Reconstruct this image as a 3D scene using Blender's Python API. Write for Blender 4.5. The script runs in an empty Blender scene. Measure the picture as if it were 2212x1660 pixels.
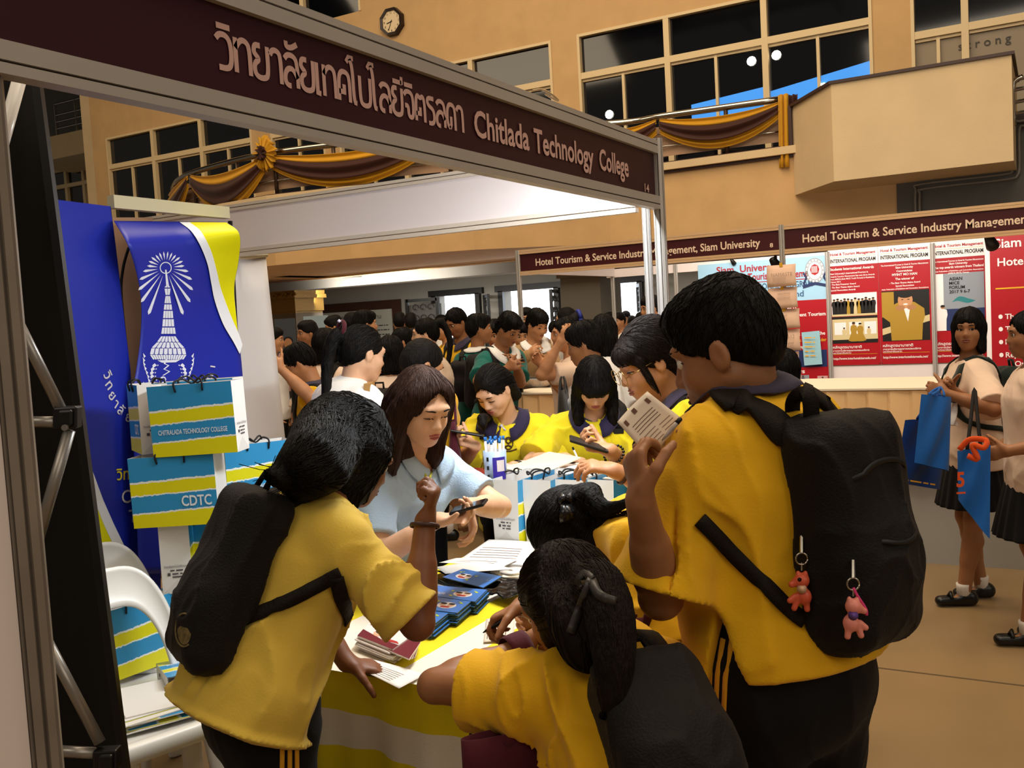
import bpy, bmesh, math, random
import numpy as np
from mathutils import Vector, Matrix
random.seed(7)
rng = np.random.default_rng(7)
SC = bpy.context.scene
COL = SC.collection
A = np.array
PI = math.pi

# ------------------------------------------------------------------ camera
FPX, PIT, ROL, YAW, CAMH = 2068.5, 0.06618, -0.0557, 0.51746, 1.62
CAM = A([0.0, 0.0, CAMH])
FW = A([-math.sin(YAW)*math.cos(PIT), math.cos(YAW)*math.cos(PIT), -math.sin(PIT)])
_r = A([math.cos(YAW), math.sin(YAW), 0.0]); _u = np.cross(_r, FW)
RT = _r*math.cos(ROL) + _u*math.sin(ROL)
UP = -_r*math.sin(ROL) + _u*math.cos(ROL)
FLAT_R = A([math.cos(YAW), math.sin(YAW), 0.0])      # level, to the right of the picture
FLAT_F = A([-math.sin(YAW), math.cos(YAW), 0.0])     # level, away from the camera
cd = bpy.data.cameras.new('camera'); cam = bpy.data.objects.new('camera', cd); COL.objects.link(cam)
cd.sensor_fit = 'HORIZONTAL'; cd.sensor_width = 36.0; cd.lens = FPX*36.0/2212.0
cd.clip_start = 0.05; cd.clip_end = 200
cam.matrix_world = Matrix(((RT[0], UP[0], -FW[0], CAM[0]), (RT[1], UP[1], -FW[1], CAM[1]), (RT[2], UP[2], -FW[2], CAM[2]), (0, 0, 0, 1)))
SC.camera = cam

def W(x, y, d):
    """world point seen at photo pixel x, y at distance d along the view axis"""
    return CAM + d*(FW + RT*(x-1106)/FPX - UP*(y-830)/FPX)
def AT(x, y, ax, val):
    """world point seen at photo pixel x, y on the plane axis ax = val"""
    d = FW + RT*(x-1106)/FPX - UP*(y-830)/FPX
    return CAM + d*((val-CAM[ax])/d[ax])

# ------------------------------------------------------------------ world, lights, exposure
SC.view_settings.view_transform = 'Standard'; SC.view_settings.look = 'None'
SC.view_settings.exposure = 0.0; SC.view_settings.gamma = 1.0; SC.view_settings.use_curve_mapping = False
wd = bpy.data.worlds.new('World'); SC.world = wd; wd.use_nodes = True
_bg = wd.node_tree.nodes['Background']; _bg.inputs[0].default_value = (1.0, 0.86, 0.70, 1); _bg.inputs[1].default_value = 0.10

def area(name, loc, target, sx, sy, power, color, spread=None):
    l = bpy.data.lights.new(name, 'AREA'); l.shape = 'RECTANGLE'; l.size = sx; l.size_y = sy
    l.energy = power; l.color = color
    if spread: l.spread = spread
    o = bpy.data.objects.new(name, l); COL.objects.link(o); o.location = loc
    v = Vector(target)-Vector(loc); o.rotation_euler = v.to_track_quat('-Z', 'Y').to_euler()
    return o
WARM = (1.0, 0.80, 0.56); COOL = (0.88, 0.95, 1.0); DAY = (0.80, 0.90, 1.0)
area('hall_light', (-5, 7, 10.5), (-5, 9, 0), 7, 7, 820, WARM)
area('hall_light', (3, 3, 10.5), (0, 3, 0), 6, 6, 290, WARM)
area('hall_light', (-14, 6, 10.5), (-14, 12, 3), 7, 7, 480, WARM)
area('booth_tube', (-1.345, 2.75, 2.13), (-2.0, 2.75, 1.0), 1.05, .04, 26, COOL)
area('lobby_light', (-9, 17.4, 2.45), (-9, 17.4, 0), 8, 1.6, 120, (1, .96, .9))
area('lobby_light', (-11.5, 14.6, 2.4), (-11, 19, 1.5), 3, .4, 100, (1, .96, .9))  # added light facing the back wall, to lift its dark tone
area('lobby_light', (-8, 14.4, 2.5), (-8, 13.2, 0), 8, .6, 50, (1, .95, .86))
area('door_light', (-9, 21, 2.2), (-8, 12, .8), 7, 2.2, 180, DAY)
area('hall_light', (-.5, 3.6, 7), (-1.5, 8.5, 1.2), 3, 2, 190, (1, .88, .70))  # added fill in mid-air, brightens the counters across the aisle
area('stand_lamp', (-1.6, 8.6, 2.4), (-1.3, 9.8, 1.3), 3.2, .3, 34, (1, .93, .85))
area('side_fill', (9, -2, 7), (-3, 7, 1.5), 8, 5, 300, (1, .88, .72))  # added fill from the right, out of view
area('hall_light', (-2, -4, 8), (-4, 9, 1.5), 6, 4, 200, (1, .86, .68))  # added frontal fill from behind the camera

# ------------------------------------------------------------------ materials
_M = {}
def lin(c):
    return tuple(x/12.92 if x <= .04045 else ((x+.055)/1.055)**2.4 for x in c)
def hexc(h):
    h = h.lstrip('#'); return lin(tuple(int(h[i:i+2], 16)/255 for i in (0, 2, 4)))
def mat(name, col, rough=.6, spec=.4, metal=0, noise=0, nscale=8, bump=0, bscale=60, stretch=(1, 1, 1), emit=0, alpha=1, trans=0, sheen=0, sss=0):
    if name in _M: return _M[name]
    m = bpy.data.materials.new(name); m.use_nodes = True; nt = m.node_tree; b = nt.nodes['Principled BSDF']
    c = hexc(col) if isinstance(col, str) else col
    b.inputs['Base Color'].default_value = (*c, 1); b.inputs['Roughness'].default_value = rough
    b.inputs['Specular IOR Level'].default_value = spec; b.inputs['Metallic'].default_value = metal
    if alpha < 1: b.inputs['Alpha'].default_value = alpha
    if trans: b.inputs['Transmission Weight'].default_value = trans
    if sheen: b.inputs['Sheen Weight'].default_value = sheen
    if sss:
        b.inputs['Subsurface Weight'].default_value = sss; b.inputs['Subsurface Radius'].default_value = (.012, .005, .003)
        b.inputs['Subsurface Scale'].default_value = 1
    if emit:
        b.inputs['Emission Color'].default_value = (*c, 1); b.inputs['Emission Strength'].default_value = emit
    if noise or bump:
        tc = nt.nodes.new('ShaderNodeTexCoord'); mp = nt.nodes.new('ShaderNodeMapping'); mp.inputs['Scale'].default_value = stretch
        nt.links.new(tc.outputs['Object'], mp.inputs[0])
        if noise:
            n = nt.nodes.new('ShaderNodeTexNoise'); n.inputs['Scale'].default_value = nscale; n.inputs['Detail'].default_value = 6
            nt.links.new(mp.outputs[0], n.inputs['Vector'])
            r = nt.nodes.new('ShaderNodeMapRange'); r.inputs[1].default_value = .3; r.inputs[2].default_value = .7; r.inputs[3].default_value = 1-noise; r.inputs[4].default_value = 1+noise
            nt.links.new(n.outputs[0], r.inputs[0])
            mx = nt.nodes.new('ShaderNodeMix'); mx.data_type = 'RGBA'; mx.blend_type = 'MULTIPLY'; mx.inputs[0].default_value = 1; mx.inputs[6].default_value = (*c, 1)
            nt.links.new(r.outputs[0], mx.inputs[7]); nt.links.new(mx.outputs[2], b.inputs['Base Color'])
        if bump:
            n = nt.nodes.new('ShaderNodeTexNoise'); n.inputs['Scale'].default_value = bscale; n.inputs['Detail'].default_value = 4
            nt.links.new(mp.outputs[0], n.inputs['Vector'])
            bp = nt.nodes.new('ShaderNodeBump'); bp.inputs['Strength'].default_value = bump; bp.inputs['Distance'].default_value = .01
            nt.links.new(n.outputs[0], bp.inputs['Height']); nt.links.new(bp.outputs[0], b.inputs['Normal'])
    _M[name] = m; return m

# ------------------------------------------------------------------ objects
ROOT = {}
def thing(name, label, cat, loc, group=None):
    o = bpy.data.objects.new(name, None); COL.objects.link(o); o.location = [float(v) for v in loc]
    o.empty_display_size = .1
    o['label'] = label; o['category'] = cat
    if group: o['group'] = group
    ROOT[o.name] = A([float(v) for v in loc]); return o
def tag(o, label, cat, group=None):
    o['label'] = label; o['category'] = cat
    if group: o['group'] = group
    return o
def ob(name, V, F, m, parent=None, smooth=False, label=None, mids=None, uv=None):
    """one mesh object from world-space vertices"""
    V = np.asarray(V, dtype=np.float64).reshape(-1, 3)
    if parent is not None:
        off = ROOT[parent.name]
    else:
        off = A([(V[:, 0].min()+V[:, 0].max())/2, (V[:, 1].min()+V[:, 1].max())/2, V[:, 2].min()])
    me = bpy.data.meshes.new(name)
    if isinstance(F, np.ndarray):
        n = F.shape[1]; me.vertices.add(len(V)); me.vertices.foreach_set('co', (V-off).astype(np.float32).ravel())
        me.loops.add(F.size); me.loops.foreach_set('vertex_index', F.astype(np.int32).ravel())
        me.polygons.add(len(F)); me.polygons.foreach_set('loop_start', np.arange(0, F.size, n, dtype=np.int32))
        me.update(calc_edges=True)
    else:
        me.from_pydata([tuple(v) for v in (V-off)], [], F)
    ms = m if isinstance(m, (list, tuple)) else [m]
    for x in ms: me.materials.append(x)
    if mids is not None: me.polygons.foreach_set('material_index', np.asarray(mids, dtype=np.int32))
    if uv is not None:
        l = me.uv_layers.new(name='UVMap'); l.data.foreach_set('uv', np.asarray(uv, dtype=np.float32).ravel())
    me.polygons.foreach_set('use_smooth', np.full(len(me.polygons), bool(smooth)))
    me.validate(); me.update()
    o = bpy.data.objects.new(name, me); COL.objects.link(o)
    if parent is None: o.location = off; ROOT[o.name] = off
    else:
        o.parent = parent; ROOT[o.name] = off
    if label: o['label'] = label
    return o
def struct(name, V, F, m, smooth=False, mids=None):
    o = ob(name, V, F, m, None, smooth, mids=mids); o['kind'] = 'structure'; return o

class MB:
    """collects vertices and faces"""
    def __init__(s): s.v = []; s.f = []; s.m = []
    def add(s, V, F, mi=0):
        b = len(s.v); s.v += [tuple(map(float, v)) for v in V]; s.f += [tuple(int(i)+b for i in f) for f in F]; s.m += [mi]*len(F); return s
    def box(s, lo, hi, mi=0):
        x0, y0, z0 = lo; x1, y1, z1 = hi
        return s.add([(x0, y0, z0), (x1, y0, z0), (x1, y1, z0), (x0, y1, z0), (x0, y0, z1), (x1, y0, z1), (x1, y1, z1), (x0, y1, z1)],
                     [(0, 3, 2, 1), (4, 5, 6, 7), (0, 1, 5, 4), (1, 2, 6, 5), (2, 3, 7, 6), (3, 0, 4, 7)], mi)
    def obox(s, c, ex, ey, ez, mi=0):
        """box with centre c and half-extent vectors"""
        c, ex, ey, ez = map(A, (c, ex, ey, ez))
        V = [c+a*ex+b*ey+g*ez for g in (-1, 1) for a, b in ((-1, -1), (1, -1), (1, 1), (-1, 1))]
        return s.add(V, [(0, 3, 2, 1), (4, 5, 6, 7), (0, 1, 5, 4), (1, 2, 6, 5), (2, 3, 7, 6), (3, 0, 4, 7)], mi)
    def quad(s, a, b, c, d, mi=0): return s.add([a, b, c, d], [(0, 1, 2, 3)], mi)
    def tube(s, pts, r, n=8, mi=0, cap=True, flat=None, nrm=None):
        """tube along pts; r a number or list; flat=(ratio) squashes along nrm"""
        P = [A(p, dtype=float) for p in pts]; k = len(P); rr = r if hasattr(r, '__len__') else [r]*k
        b = len(s.v); prev = None
        for i in range(k):
            t = P[min(i+1, k-1)]-P[max(i-1, 0)]; t = t/(np.linalg.norm(t)+1e-9)
            if nrm is not None:
                a = A(nrm, dtype=float); a = a-t*(a@t)
            elif prev is None:
                a = np.cross(t, (0, 0, 1.0)); a = a if np.linalg.norm(a) > 1e-3 else np.cross(t, (1.0, 0, 0))
            else: a = prev-t*(prev@t)
            a = a/(np.linalg.norm(a)+1e-9); prev = a; c = np.cross(t, a)
            for j in range(n):
                w = 2*PI*j/n+ (PI/n if n == 4 else 0); s.v.append(tuple(P[i]+rr[i]*(math.cos(w)*a*(flat or 1)+math.sin(w)*c)))
        for i in range(k-1):
            for j in range(n):
                s.f.append((b+i*n+j, b+i*n+(j+1) % n, b+(i+1)*n+(j+1) % n, b+(i+1)*n+j)); s.m.append(mi)
        if cap:
            s.f.append(tuple(b+j for j in reversed(range(n)))); s.f.append(tuple(b+(k-1)*n+j for j in range(n))); s.m += [mi, mi]
        return s
    def lathe(s, prof, c, n=24, mi=0, ax=(0, 0, 1)):
        """prof: list of (r, h) along ax from c"""
        ax = A(ax, dtype=float); ax /= np.linalg.norm(ax); a = np.cross(ax, (0, 1, .01)); a /= np.linalg.norm(a); bb = np.cross(ax, a); b = len(s.v); k = len(prof)
        for r, h in prof:
            for j in range(n):
                w = 2*PI*j/n; s.v.append(tuple(A(c)+ax*h+r*(math.cos(w)*a+math.sin(w)*bb)))
        for i in range(k-1):
            for j in range(n):
                s.f.append((b+i*n+j, b+i*n+(j+1) % n, b+(i+1)*n+(j+1) % n, b+(i+1)*n+j)); s.m.append(mi)
        if prof[0][0] > 1e-6: s.f.append(tuple(b+j for j in reversed(range(n)))); s.m.append(mi)
        if prof[-1][0] > 1e-6: s.f.append(tuple(b+(k-1)*n+j for j in range(n))); s.m.append(mi)
        return s
    def sheet(s, fn, nu, nv, th=0, mi=0):
        """grid surface fn(u,v)->point, optionally thickened by vector/number along fn normal"""
        b = len(s.v); G = np.array([[fn(i/nu, j/nv) for j in range(nv+1)] for i in range(nu+1)], dtype=float)
        s.v += [tuple(p) for p in G.reshape(-1, 3)]; w = nv+1
        q = lambda i, j, o: b+o+i*w+j
        for i in range(nu):
            for j in range(nv): s.f.append((q(i, j, 0), q(i+1, j, 0), q(i+1, j+1, 0), q(i, j+1, 0))); s.m.append(mi)
        if th:
            du = np.gradient(G, axis=0); dv = np.gradient(G, axis=1); N = np.cross(du, dv); N /= (np.linalg.norm(N, axis=2, keepdims=True)+1e-12)
            s.v += [tuple(p) for p in (G-N*th).reshape(-1, 3)]; o = (nu+1)*w
            for i in range(nu):
                for j in range(nv): s.f.append((q(i, j, o), q(i, j+1, o), q(i+1, j+1, o), q(i+1, j, o))); s.m.append(mi)
            for i in range(nu):
                for j, fl in ((0, 0), (nv, 1)):
                    f = (q(i, j, 0), q(i, j, o), q(i+1, j, o), q(i+1, j, 0)); s.f.append(f[::-1] if fl else f); s.m.append(mi)
            for j in range(nv):
                for i, fl in ((0, 1), (nu, 0)):
                    f = (q(i, j, 0), q(i, j, o), q(i, j+1, o), q(i, j+1, 0)); s.f.append(f[::-1] if fl else f); s.m.append(mi)
        return s
    def prism(s, poly, org, ex, ey, th=0.0, mi=0):
        """planar polygon (2-D points) at org in axes ex, ey; th along ex x ey"""
        ex = A(ex, dtype=float); ey = A(ey, dtype=float); n = np.cross(ex, ey); n /= np.linalg.norm(n)+1e-12
        P = [A(org)+ex*a+ey*b2 for a, b2 in poly]; k = len(P)
        if not th: return s.add(P, [tuple(range(k))], mi)
        return s.add(P+[p+n*th for p in P], [tuple(reversed(range(k))), tuple(range(k, 2*k))]+[(i, (i+1) % k, (i+1) % k+k, i+k) for i in range(k)], mi)
    def build(s, name, m, parent=None, smooth=False, label=None):
        return ob(name, s.v, s.f, m, parent, smooth, label, mids=s.m if isinstance(m, (list, tuple)) else None)

def bevel(o, w=.004, seg=2):
    md = o.modifiers.new('bevel', 'BEVEL'); md.width = w; md.segments = seg; md.limit_method = 'ANGLE'; return o

_TM = {}
def text_mesh(body, off=0.0, font_scale_x=1.0):
    k = (body, off, font_scale_x)
    if k in _TM: return _TM[k]
    c = bpy.data.curves.new('t', 'FONT'); c.body = body; c.size = 1; c.offset = off; c.resolution_u = 3
    o = bpy.data.objects.new('t', c); COL.objects.link(o)
    dg = bpy.context.evaluated_depsgraph_get(); me = bpy.data.meshes.new_from_object(o.evaluated_get(dg))
    V = np.zeros(len(me.vertices)*3); me.vertices.foreach_get('co', V); V = V.reshape(-1, 3); V[:, 0] *= font_scale_x
    F = [tuple(p.vertices) for p in me.polygons]
    bpy.data.objects.remove(o); bpy.data.curves.remove(c); bpy.data.meshes.remove(me)
    _TM[k] = (V, F); return V, F
def put_text(mb, body, org, ex, ey, size, width=None, off=0.0, align='l', lift=.0015, mi=0):
    """text into MB: baseline start org, unit axes ex, ey; width squeezes the line to that length"""
    V, F = text_mesh(body, off)
    if not len(V): return
    ex = A(ex, dtype=float); ey = A(ey, dtype=float); n = np.cross(ex, ey)
    w = V[:, 0].max()-V[:, 0].min(); sx = (width/w) if width else size
    x = (V[:, 0]-V[:, 0].min())*sx
    if align == 'c': x = x-w*sx/2
    if align == 'r': x = x-w*sx
    P = A(org)+np.outer(x, ex)+np.outer(V[:, 1]*size, ey)+n*lift
    mb.add(P, F, mi)

def put_line(mb, org, ex, ey, w, h, lift=.0015, seed=0, mi=0):
    """a line of print too small to read: short dashes"""
    ex, ey = A(ex, dtype=float), A(ey, dtype=float); n = np.cross(ex, ey); rg = np.random.default_rng(seed+int(w*1e4)); x = 0
    while x < w:
        l = min(w-x, h*rg.uniform(1.2, 4.5)); o = A(org)+ex*x+n*lift; mb.add([o, o+ex*l, o+ex*l+ey*h*.6, o+ey*h*.6], [(0, 1, 2, 3)], mi); x += l+h*.7
def put_scribble(mb, org, ex, ey, w, h, r=.0012, seed=0):
    rg = np.random.default_rng(seed); n = int(w/h*7)+6; ex, ey = A(ex, dtype=float), A(ey, dtype=float); mb.tube([A(org)+ex*w*i/n+ey*h*(.5+.5*math.sin(i*1.9+rg.uniform(-.7, .7))*rg.uniform(.4, 1)) for i in range(n+1)], r, 4)
# ------------------------------------------------------------------ implicit surfaces (bodies, clothes, hair, bags)
def nrm(v):
    v = A(v, dtype=float); return v/(np.linalg.norm(v)+1e-12)
_NT = rng.random((32, 32, 32)).astype(np.float32)
def vnoise(P):
    """value noise -1..1 of points (n,3)"""
    P = np.asarray(P); i = np.floor(P).astype(np.int64); f = P-i; f = f*f*(3-2*f); i &= 31; j = (i+1) & 31
    g = lambda a, b, c: _NT[a, b, c]
    x0, y0, z0 = i.T; x1, y1, z1 = j.T; fx, fy, fz = f.T
    a = g(x0, y0, z0)*(1-fx)+g(x1, y0, z0)*fx; b = g(x0, y1, z0)*(1-fx)+g(x1, y1, z0)*fx
    c = g(x0, y0, z1)*(1-fx)+g(x1, y0, z1)*fx; d = g(x0, y1, z1)*(1-fx)+g(x1, y1, z1)*fx
    a = a*(1-fy)+b*fy; c = c*(1-fy)+d*fy
    return (a*(1-fz)+c*fz)*2-1

class SDF:
    def __init__(s): s.ops = []; s.disp = None; s.amp = 0
    def _op(s, fn, lo, hi, k, mode): s.ops.append((fn, A(lo, dtype=float), A(hi, dtype=float), k, mode)); return s
    def cone(s, a, b, r0, r1=None, k=.02, mode='+', cut=None):
        a = A(a, dtype=float); b = A(b, dtype=float); r1 = r0 if r1 is None else r1; ba = b-a; L2 = ba@ba+1e-12
        def fn(P):
            q = P-a; t = np.clip(q@ba/L2, 0, 1); d = np.linalg.norm(q-t[:, None]*ba, axis=1)-(r0+(r1-r0)*t)
            if cut is not None: d = np.maximum(d, (P-A(cut[0]))@A(cut[1]))
            return d
        R = max(r0, r1); return s._op(fn, np.minimum(a, b)-R, np.maximum(a, b)+R, k, mode)
    def chain(s, pts, rs, k=.015, mode='+'):
        for i in range(len(pts)-1):
            s.cone(pts[i], pts[i+1], rs[i] if hasattr(rs, '__len__') else rs, rs[i+1] if hasattr(rs, '__len__') else rs, k if i == 0 else .004, mode)
        return s
    def ell(s, c, r, ax=None, k=.02, mode='+', cut=None):
        c = A(c, dtype=float); r = A(r, dtype=float); M = np.eye(3) if ax is None else A(ax, dtype=float)   # rows are axes
        def fn(P):
            q = (P-c)@M.T; k0 = np.linalg.norm(q/r, axis=1); k1 = np.linalg.norm(q/(r*r), axis=1)+1e-9; d = k0*(k0-1)/k1
            if cut is not None: d = np.maximum(d, (P-A(cut[0]))@A(cut[1]))
            return d
        e = np.sqrt((M**2).T@(r**2)); return s._op(fn, c-e, c+e, k, mode)
    def slab(s, a, b, l, w0, w1, d0, d1, k=.04, mode='+', cut=None):
        """segment a-b with elliptical section: half-width w along l, half-depth d across"""
        a = A(a, dtype=float); b = A(b, dtype=float); ba = b-a; L = np.linalg.norm(ba)+1e-9; z = ba/L; l = nrm(A(l)-z*(A(l)@z)); f = np.cross(z, l)
        def fn(P):
            q = P-a; h = q@z; t = np.clip(h/L, 0, 1); rw = w0+(w1-w0)*t; rd = d0+(d1-d0)*t; x = q@l; y = q@f; zz = h-t*L
            k0 = np.sqrt((x/rw)**2+(y/rd)**2+(zz/rd)**2); k1 = np.sqrt((x/rw**2)**2+(y/rd**2)**2+(zz/rd**2)**2)+1e-9
            d = k0*(k0-1)/k1
            if cut is not None:
                for c in (cut if isinstance(cut, list) else [cut]): d = np.maximum(d, (P-A(c[0]))@A(c[1]))
            return d
        R = max(w0, w1, d0, d1); return s._op(fn, np.minimum(a, b)-R, np.maximum(a, b)+R, k, mode)
    def rbox(s, c, h, ax=None, r=.02, k=.02, mode='+'):
        c = A(c, dtype=float); h = A(h, dtype=float); M = np.eye(3) if ax is None else A(ax, dtype=float)
        def fn(P):
            q = np.abs((P-c)@M.T)-(h-r); return np.linalg.norm(np.maximum(q, 0), axis=1)+np.minimum(q.max(1), 0)-r
        e = np.abs(M).T@h; return s._op(fn, c-e, c+e, k, mode)
    def plane(s, p, n, k=.004):
        """keep the side opposite to n"""
        p = A(p, dtype=float); n = nrm(n)
        return s._op(lambda P: (P-p)@n, [-99]*3, [99]*3, k, '&')
    def func(s, fn, lo, hi, k=.01, mode='+'): return s._op(fn, lo, hi, k, mode)
    def __call__(s, P, sel=None):
        P = np.asarray(P, dtype=float); D = np.full(len(P), 9.0)
        for oi, (fn, lo, hi, k, mode) in enumerate(s.ops):
            if sel is not None:
                m = sel[oi]
                if not m.any(): continue
                d = fn(P[m]); a = D[m]
            else: m = slice(None); d = fn(P); a = D
            if mode == '+': h = np.maximum(k-np.abs(a-d), 0)/max(k, 1e-6); D[m] = np.minimum(a, d)-h*h*k*.25
            else:
                if mode == '-': d = -d
                h = np.maximum(k-np.abs(a-d), 0)/max(k, 1e-6); D[m] = np.maximum(a, d)+h*h*k*.25
        if s.disp is not None:
            m = np.abs(D) < .06
            if m.any(): D[m] += s.disp(P[m])
        return D
    def mesh(s, h):
        B = 6; L = B*h
        lo = np.min([o[1] for o in s.ops if o[4] == '+'], 0)-.03-L; hi = np.max([o[2] for o in s.ops if o[4] == '+'], 0)+.03
        n = np.ceil((hi-lo)/L).astype(int)+1
        bi = np.stack(np.meshgrid(*[np.arange(x) for x in n], indexing='ij'), -1).reshape(-1, 3)
        cen = lo+(bi+.5)*L
        sel = s._sel(cen, cen, L*.5)
        d = s(cen, sel); bi = bi[np.abs(d) < L*1.15+.02+s.amp]; 
        if not len(bi): return np.zeros((0, 3)), np.zeros((0, 4), int)
        g = np.stack(np.meshgrid(*[np.arange(B+1)]*3, indexing='ij'), -1).reshape(-1, 3)
        N = n*B+2
        CV = []; CI = []; SG = []
        off = A([[x, y, z] for x in (0, 1) for y in (0, 1) for z in (0, 1)])
        ED = [(a, b) for a in range(8) for b in range(a+1, 8) if np.abs(off[a]-off[b]).sum() == 1]
        for c0 in range(0, len(bi), 600):
            bb = bi[c0:c0+600]; ijk = bb[:, None, :]*B+g[None]; P = lo+ijk.reshape(-1, 3)*h
            ce = lo+(bb+.5)*L; sl = s._sel(ce, ce, L*.5); sl = [np.repeat(x, len(g)) for x in sl]
            D = s(P, sl).reshape(len(bb), B+1, B+1, B+1)
            C = np.stack([D[:, o[0]:B+o[0], o[1]:B+o[1], o[2]:B+o[2]] for o in off], -1)
            neg = C < 0; act = neg.any(-1) & ~neg.all(-1); w = np.argwhere(act)
            if not len(w): continue
            c = C[act]; p = np.zeros((len(w), 3)); cnt = np.zeros(len(w))
            for a, b in ED:
                va, vb = c[:, a], c[:, b]; x = (va < 0) != (vb < 0); t = np.where(x, va/(np.where(x, va-vb, 1)), 0)
                p += np.where(x[:, None], off[a]+(off[b]-off[a])*t[:, None], 0); cnt += x
            gi = bb[w[:, 0]]*B+w[:, 1:]; CV.append(lo+(gi+p/cnt[:, None])*h); CI.append(gi); SG.append(c[:, [0, 4, 2, 1]] < 0)
        V = np.concatenate(CV); G = np.concatenate(CI); SG = np.concatenate(SG)
        G = G+1; N = N+2
        lid = (G[:, 0]*N[1]+G[:, 1])*N[2]+G[:, 2]; o = np.argsort(lid); lid = lid[o]; V = V[o]; G = G[o]; SG = SG[o]
        st = A([N[1]*N[2], N[2], 1]); Fs = []
        for ax in range(3):
            u, v = (ax+1) % 3, (ax+2) % 3
            m = SG[:, 0] != SG[:, 1+ax]; i0 = np.nonzero(m)[0]; ids = [lid[i0], lid[i0]-st[u], lid[i0]-st[u]-st[v], lid[i0]-st[v]]
            ix = [np.searchsorted(lid, x).clip(0, len(lid)-1) for x in ids]; ok = np.all([lid[a] == b for a, b in zip(ix, ids)], 0)
            q = np.stack(ix, 1)[ok]; fl = SG[i0[ok], 0]; q[~fl] = q[~fl][:, ::-1]; Fs.append(q)
        return V, np.concatenate(Fs)
    def _sel(s, lo, hi, e):
        out = []
        for fn, a, b, k, mode in s.ops:
            r = e*1.75+max(k, .01)+.03
            out.append(np.all((lo > a-r) & (hi < b+r), 1) if mode == '+' or mode == '-' else np.ones(len(lo), bool))
        return out
    def grad(s, P, e=.002):
        I = np.eye(3)*e; return np.stack([s(P+I[i])-s(P-I[i]) for i in range(3)], 1)/(2*e)
    def build(s, name, m, parent, h, smooth=True, label=None):
        V, F = s.mesh(h); return ob(name, V, F, m, parent, smooth, label)
    def cast(s, o, d, far=.3, n=48):
        """first surface point along rays o + t d (vectorised)"""
        t = np.zeros(len(o)); 
        for _ in range(n):
            t += np.clip(s(o+d*t[:, None])*.8, -.02, .05)
        return o+d*t[:, None]
# ------------------------------------------------------------------ people
def frame(yaw):
    f = A([math.cos(yaw), math.sin(yaw), 0.0]); return f, A([-f[1], f[0], 0.0]), A([0, 0, 1.0])
def rot(v, ax, a):
    ax = nrm(ax); v = A(v, dtype=float); return v*math.cos(a)+np.cross(ax, v)*math.sin(a)+ax*(ax@v)*(1-math.cos(a))
def ik(a, b, l1, l2, hint):
    d = b-a; D = np.linalg.norm(d); mx = (l1+l2)*.985
    if D > mx: b = a+d/D*mx; D = mx; d = b-a
    D = max(D, abs(l1-l2)+.02); x = (l1*l1-l2*l2+D*D)/(2*D); hgt = math.sqrt(max(l1*l1-x*x, 0)); u = d/(np.linalg.norm(d)+1e-9)
    p = A(hint)-u*(A(hint)@u); return a+u*x+nrm(p)*hgt, b

def pose(feet=None, yaw=0, ht=1.62, lean=0, side=0, twist=0, head=(0, 0, 0), pel=None, L=None, Rr=None, knees=0, headc=None, wide=1.0, look=None, legs=None, neckfwd=.015):
    """joints of a standing figure; yaw = heading; lean forward, side = lean to its left, in degrees; L / Rr = wrist targets:
    ('w', point[, elbow hint]) in the world or ('b', (f, l, u)[, hint]) in metres from the shoulder in the body frame"""
    s = ht/1.66; f, l, u = frame(yaw); J = dict(s=s)
    if pel is None:
        z = (.93-knees)*s; pel = A([feet[0], feet[1], z])
    pel = A(pel, dtype=float)
    t = rot(rot(u, l, math.radians(lean)), f, -math.radians(side)); fb = nrm(np.cross(l, t)) if True else f
    fb = nrm(f-t*(f@t)); lb = np.cross(t, fb)
    ft, lt = rot(fb, t, math.radians(twist)), rot(lb, t, math.radians(twist))
    N = pel+t*.475*s; J.update(f=f, l=l, u=u, t=t, fb=fb, lb=lb, ft=ft, lt=lt, pel=pel, neck=N, mid=pel+t*.25*s-fb*.01*s)
    if look is not None:
        hf = nrm(look); hu = nrm(u-hf*(u@hf)); hl = np.cross(hu, hf)
        if head[2]: hu = rot(hu, hf, math.radians(head[2])); hl = np.cross(hu, hf)
    else:
        ya, pi_, ro = [math.radians(a) for a in head]; hf = rot(f, u, ya); hl = rot(l, u, ya)
        hf = rot(hf, hl, pi_); hu = np.cross(hf, hl); hu = rot(hu, hf, ro); hl = np.cross(hu, hf)
    nd = nrm(t*.6+hu*.6+hf*.1)
    hc = N+nd*.18*s+hf*neckfwd*s if headc is None else A(headc, dtype=float)
    J.update(hf=hf, hl=hl, hu=hu, head=hc)
    w = .165*s*wide
    J['sh'] = {1: N-t*.082*s+lt*w, -1: N-t*.082*s-lt*w}
    J['el'] = {}; J['wr'] = {}
    for sg, spec in ((1, L), (-1, Rr)):
        S = J['sh'][sg]
        if spec is None: spec = ('b', (.03, sg*.07, -.5))
        hint = -fb*.6+lb*sg*.5-u*.5
        if len(spec) > 2: hint = spec[2]
        if spec[0] == 'w': tg = A(spec[1], dtype=float)
        else: a = spec[1]; tg = S+(f*a[0]+l*a[1]+u*a[2])*s
        J['el'][sg], J['wr'][sg] = ik(S, tg, .285*s, .25*s, hint)
    J['hip'] = {sg: pel-u*.02*s+l*sg*.085*s*wide for sg in (1, -1)}
    J['an'] = {}; J['kn'] = {}
    for sg in (1, -1):
        if legs: tg = A(legs[0 if sg == 1 else 1], dtype=float)
        else:
            ft_ = feet if feet is not None else pel; tg = A([ft_[0], ft_[1], 0.0])+l*sg*.10*s*wide+u*.075*s
        J['kn'][sg], J['an'][sg] = ik(J['hip'][sg], tg, .42*s, .42*s, f+u*.0)
    return J

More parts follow.
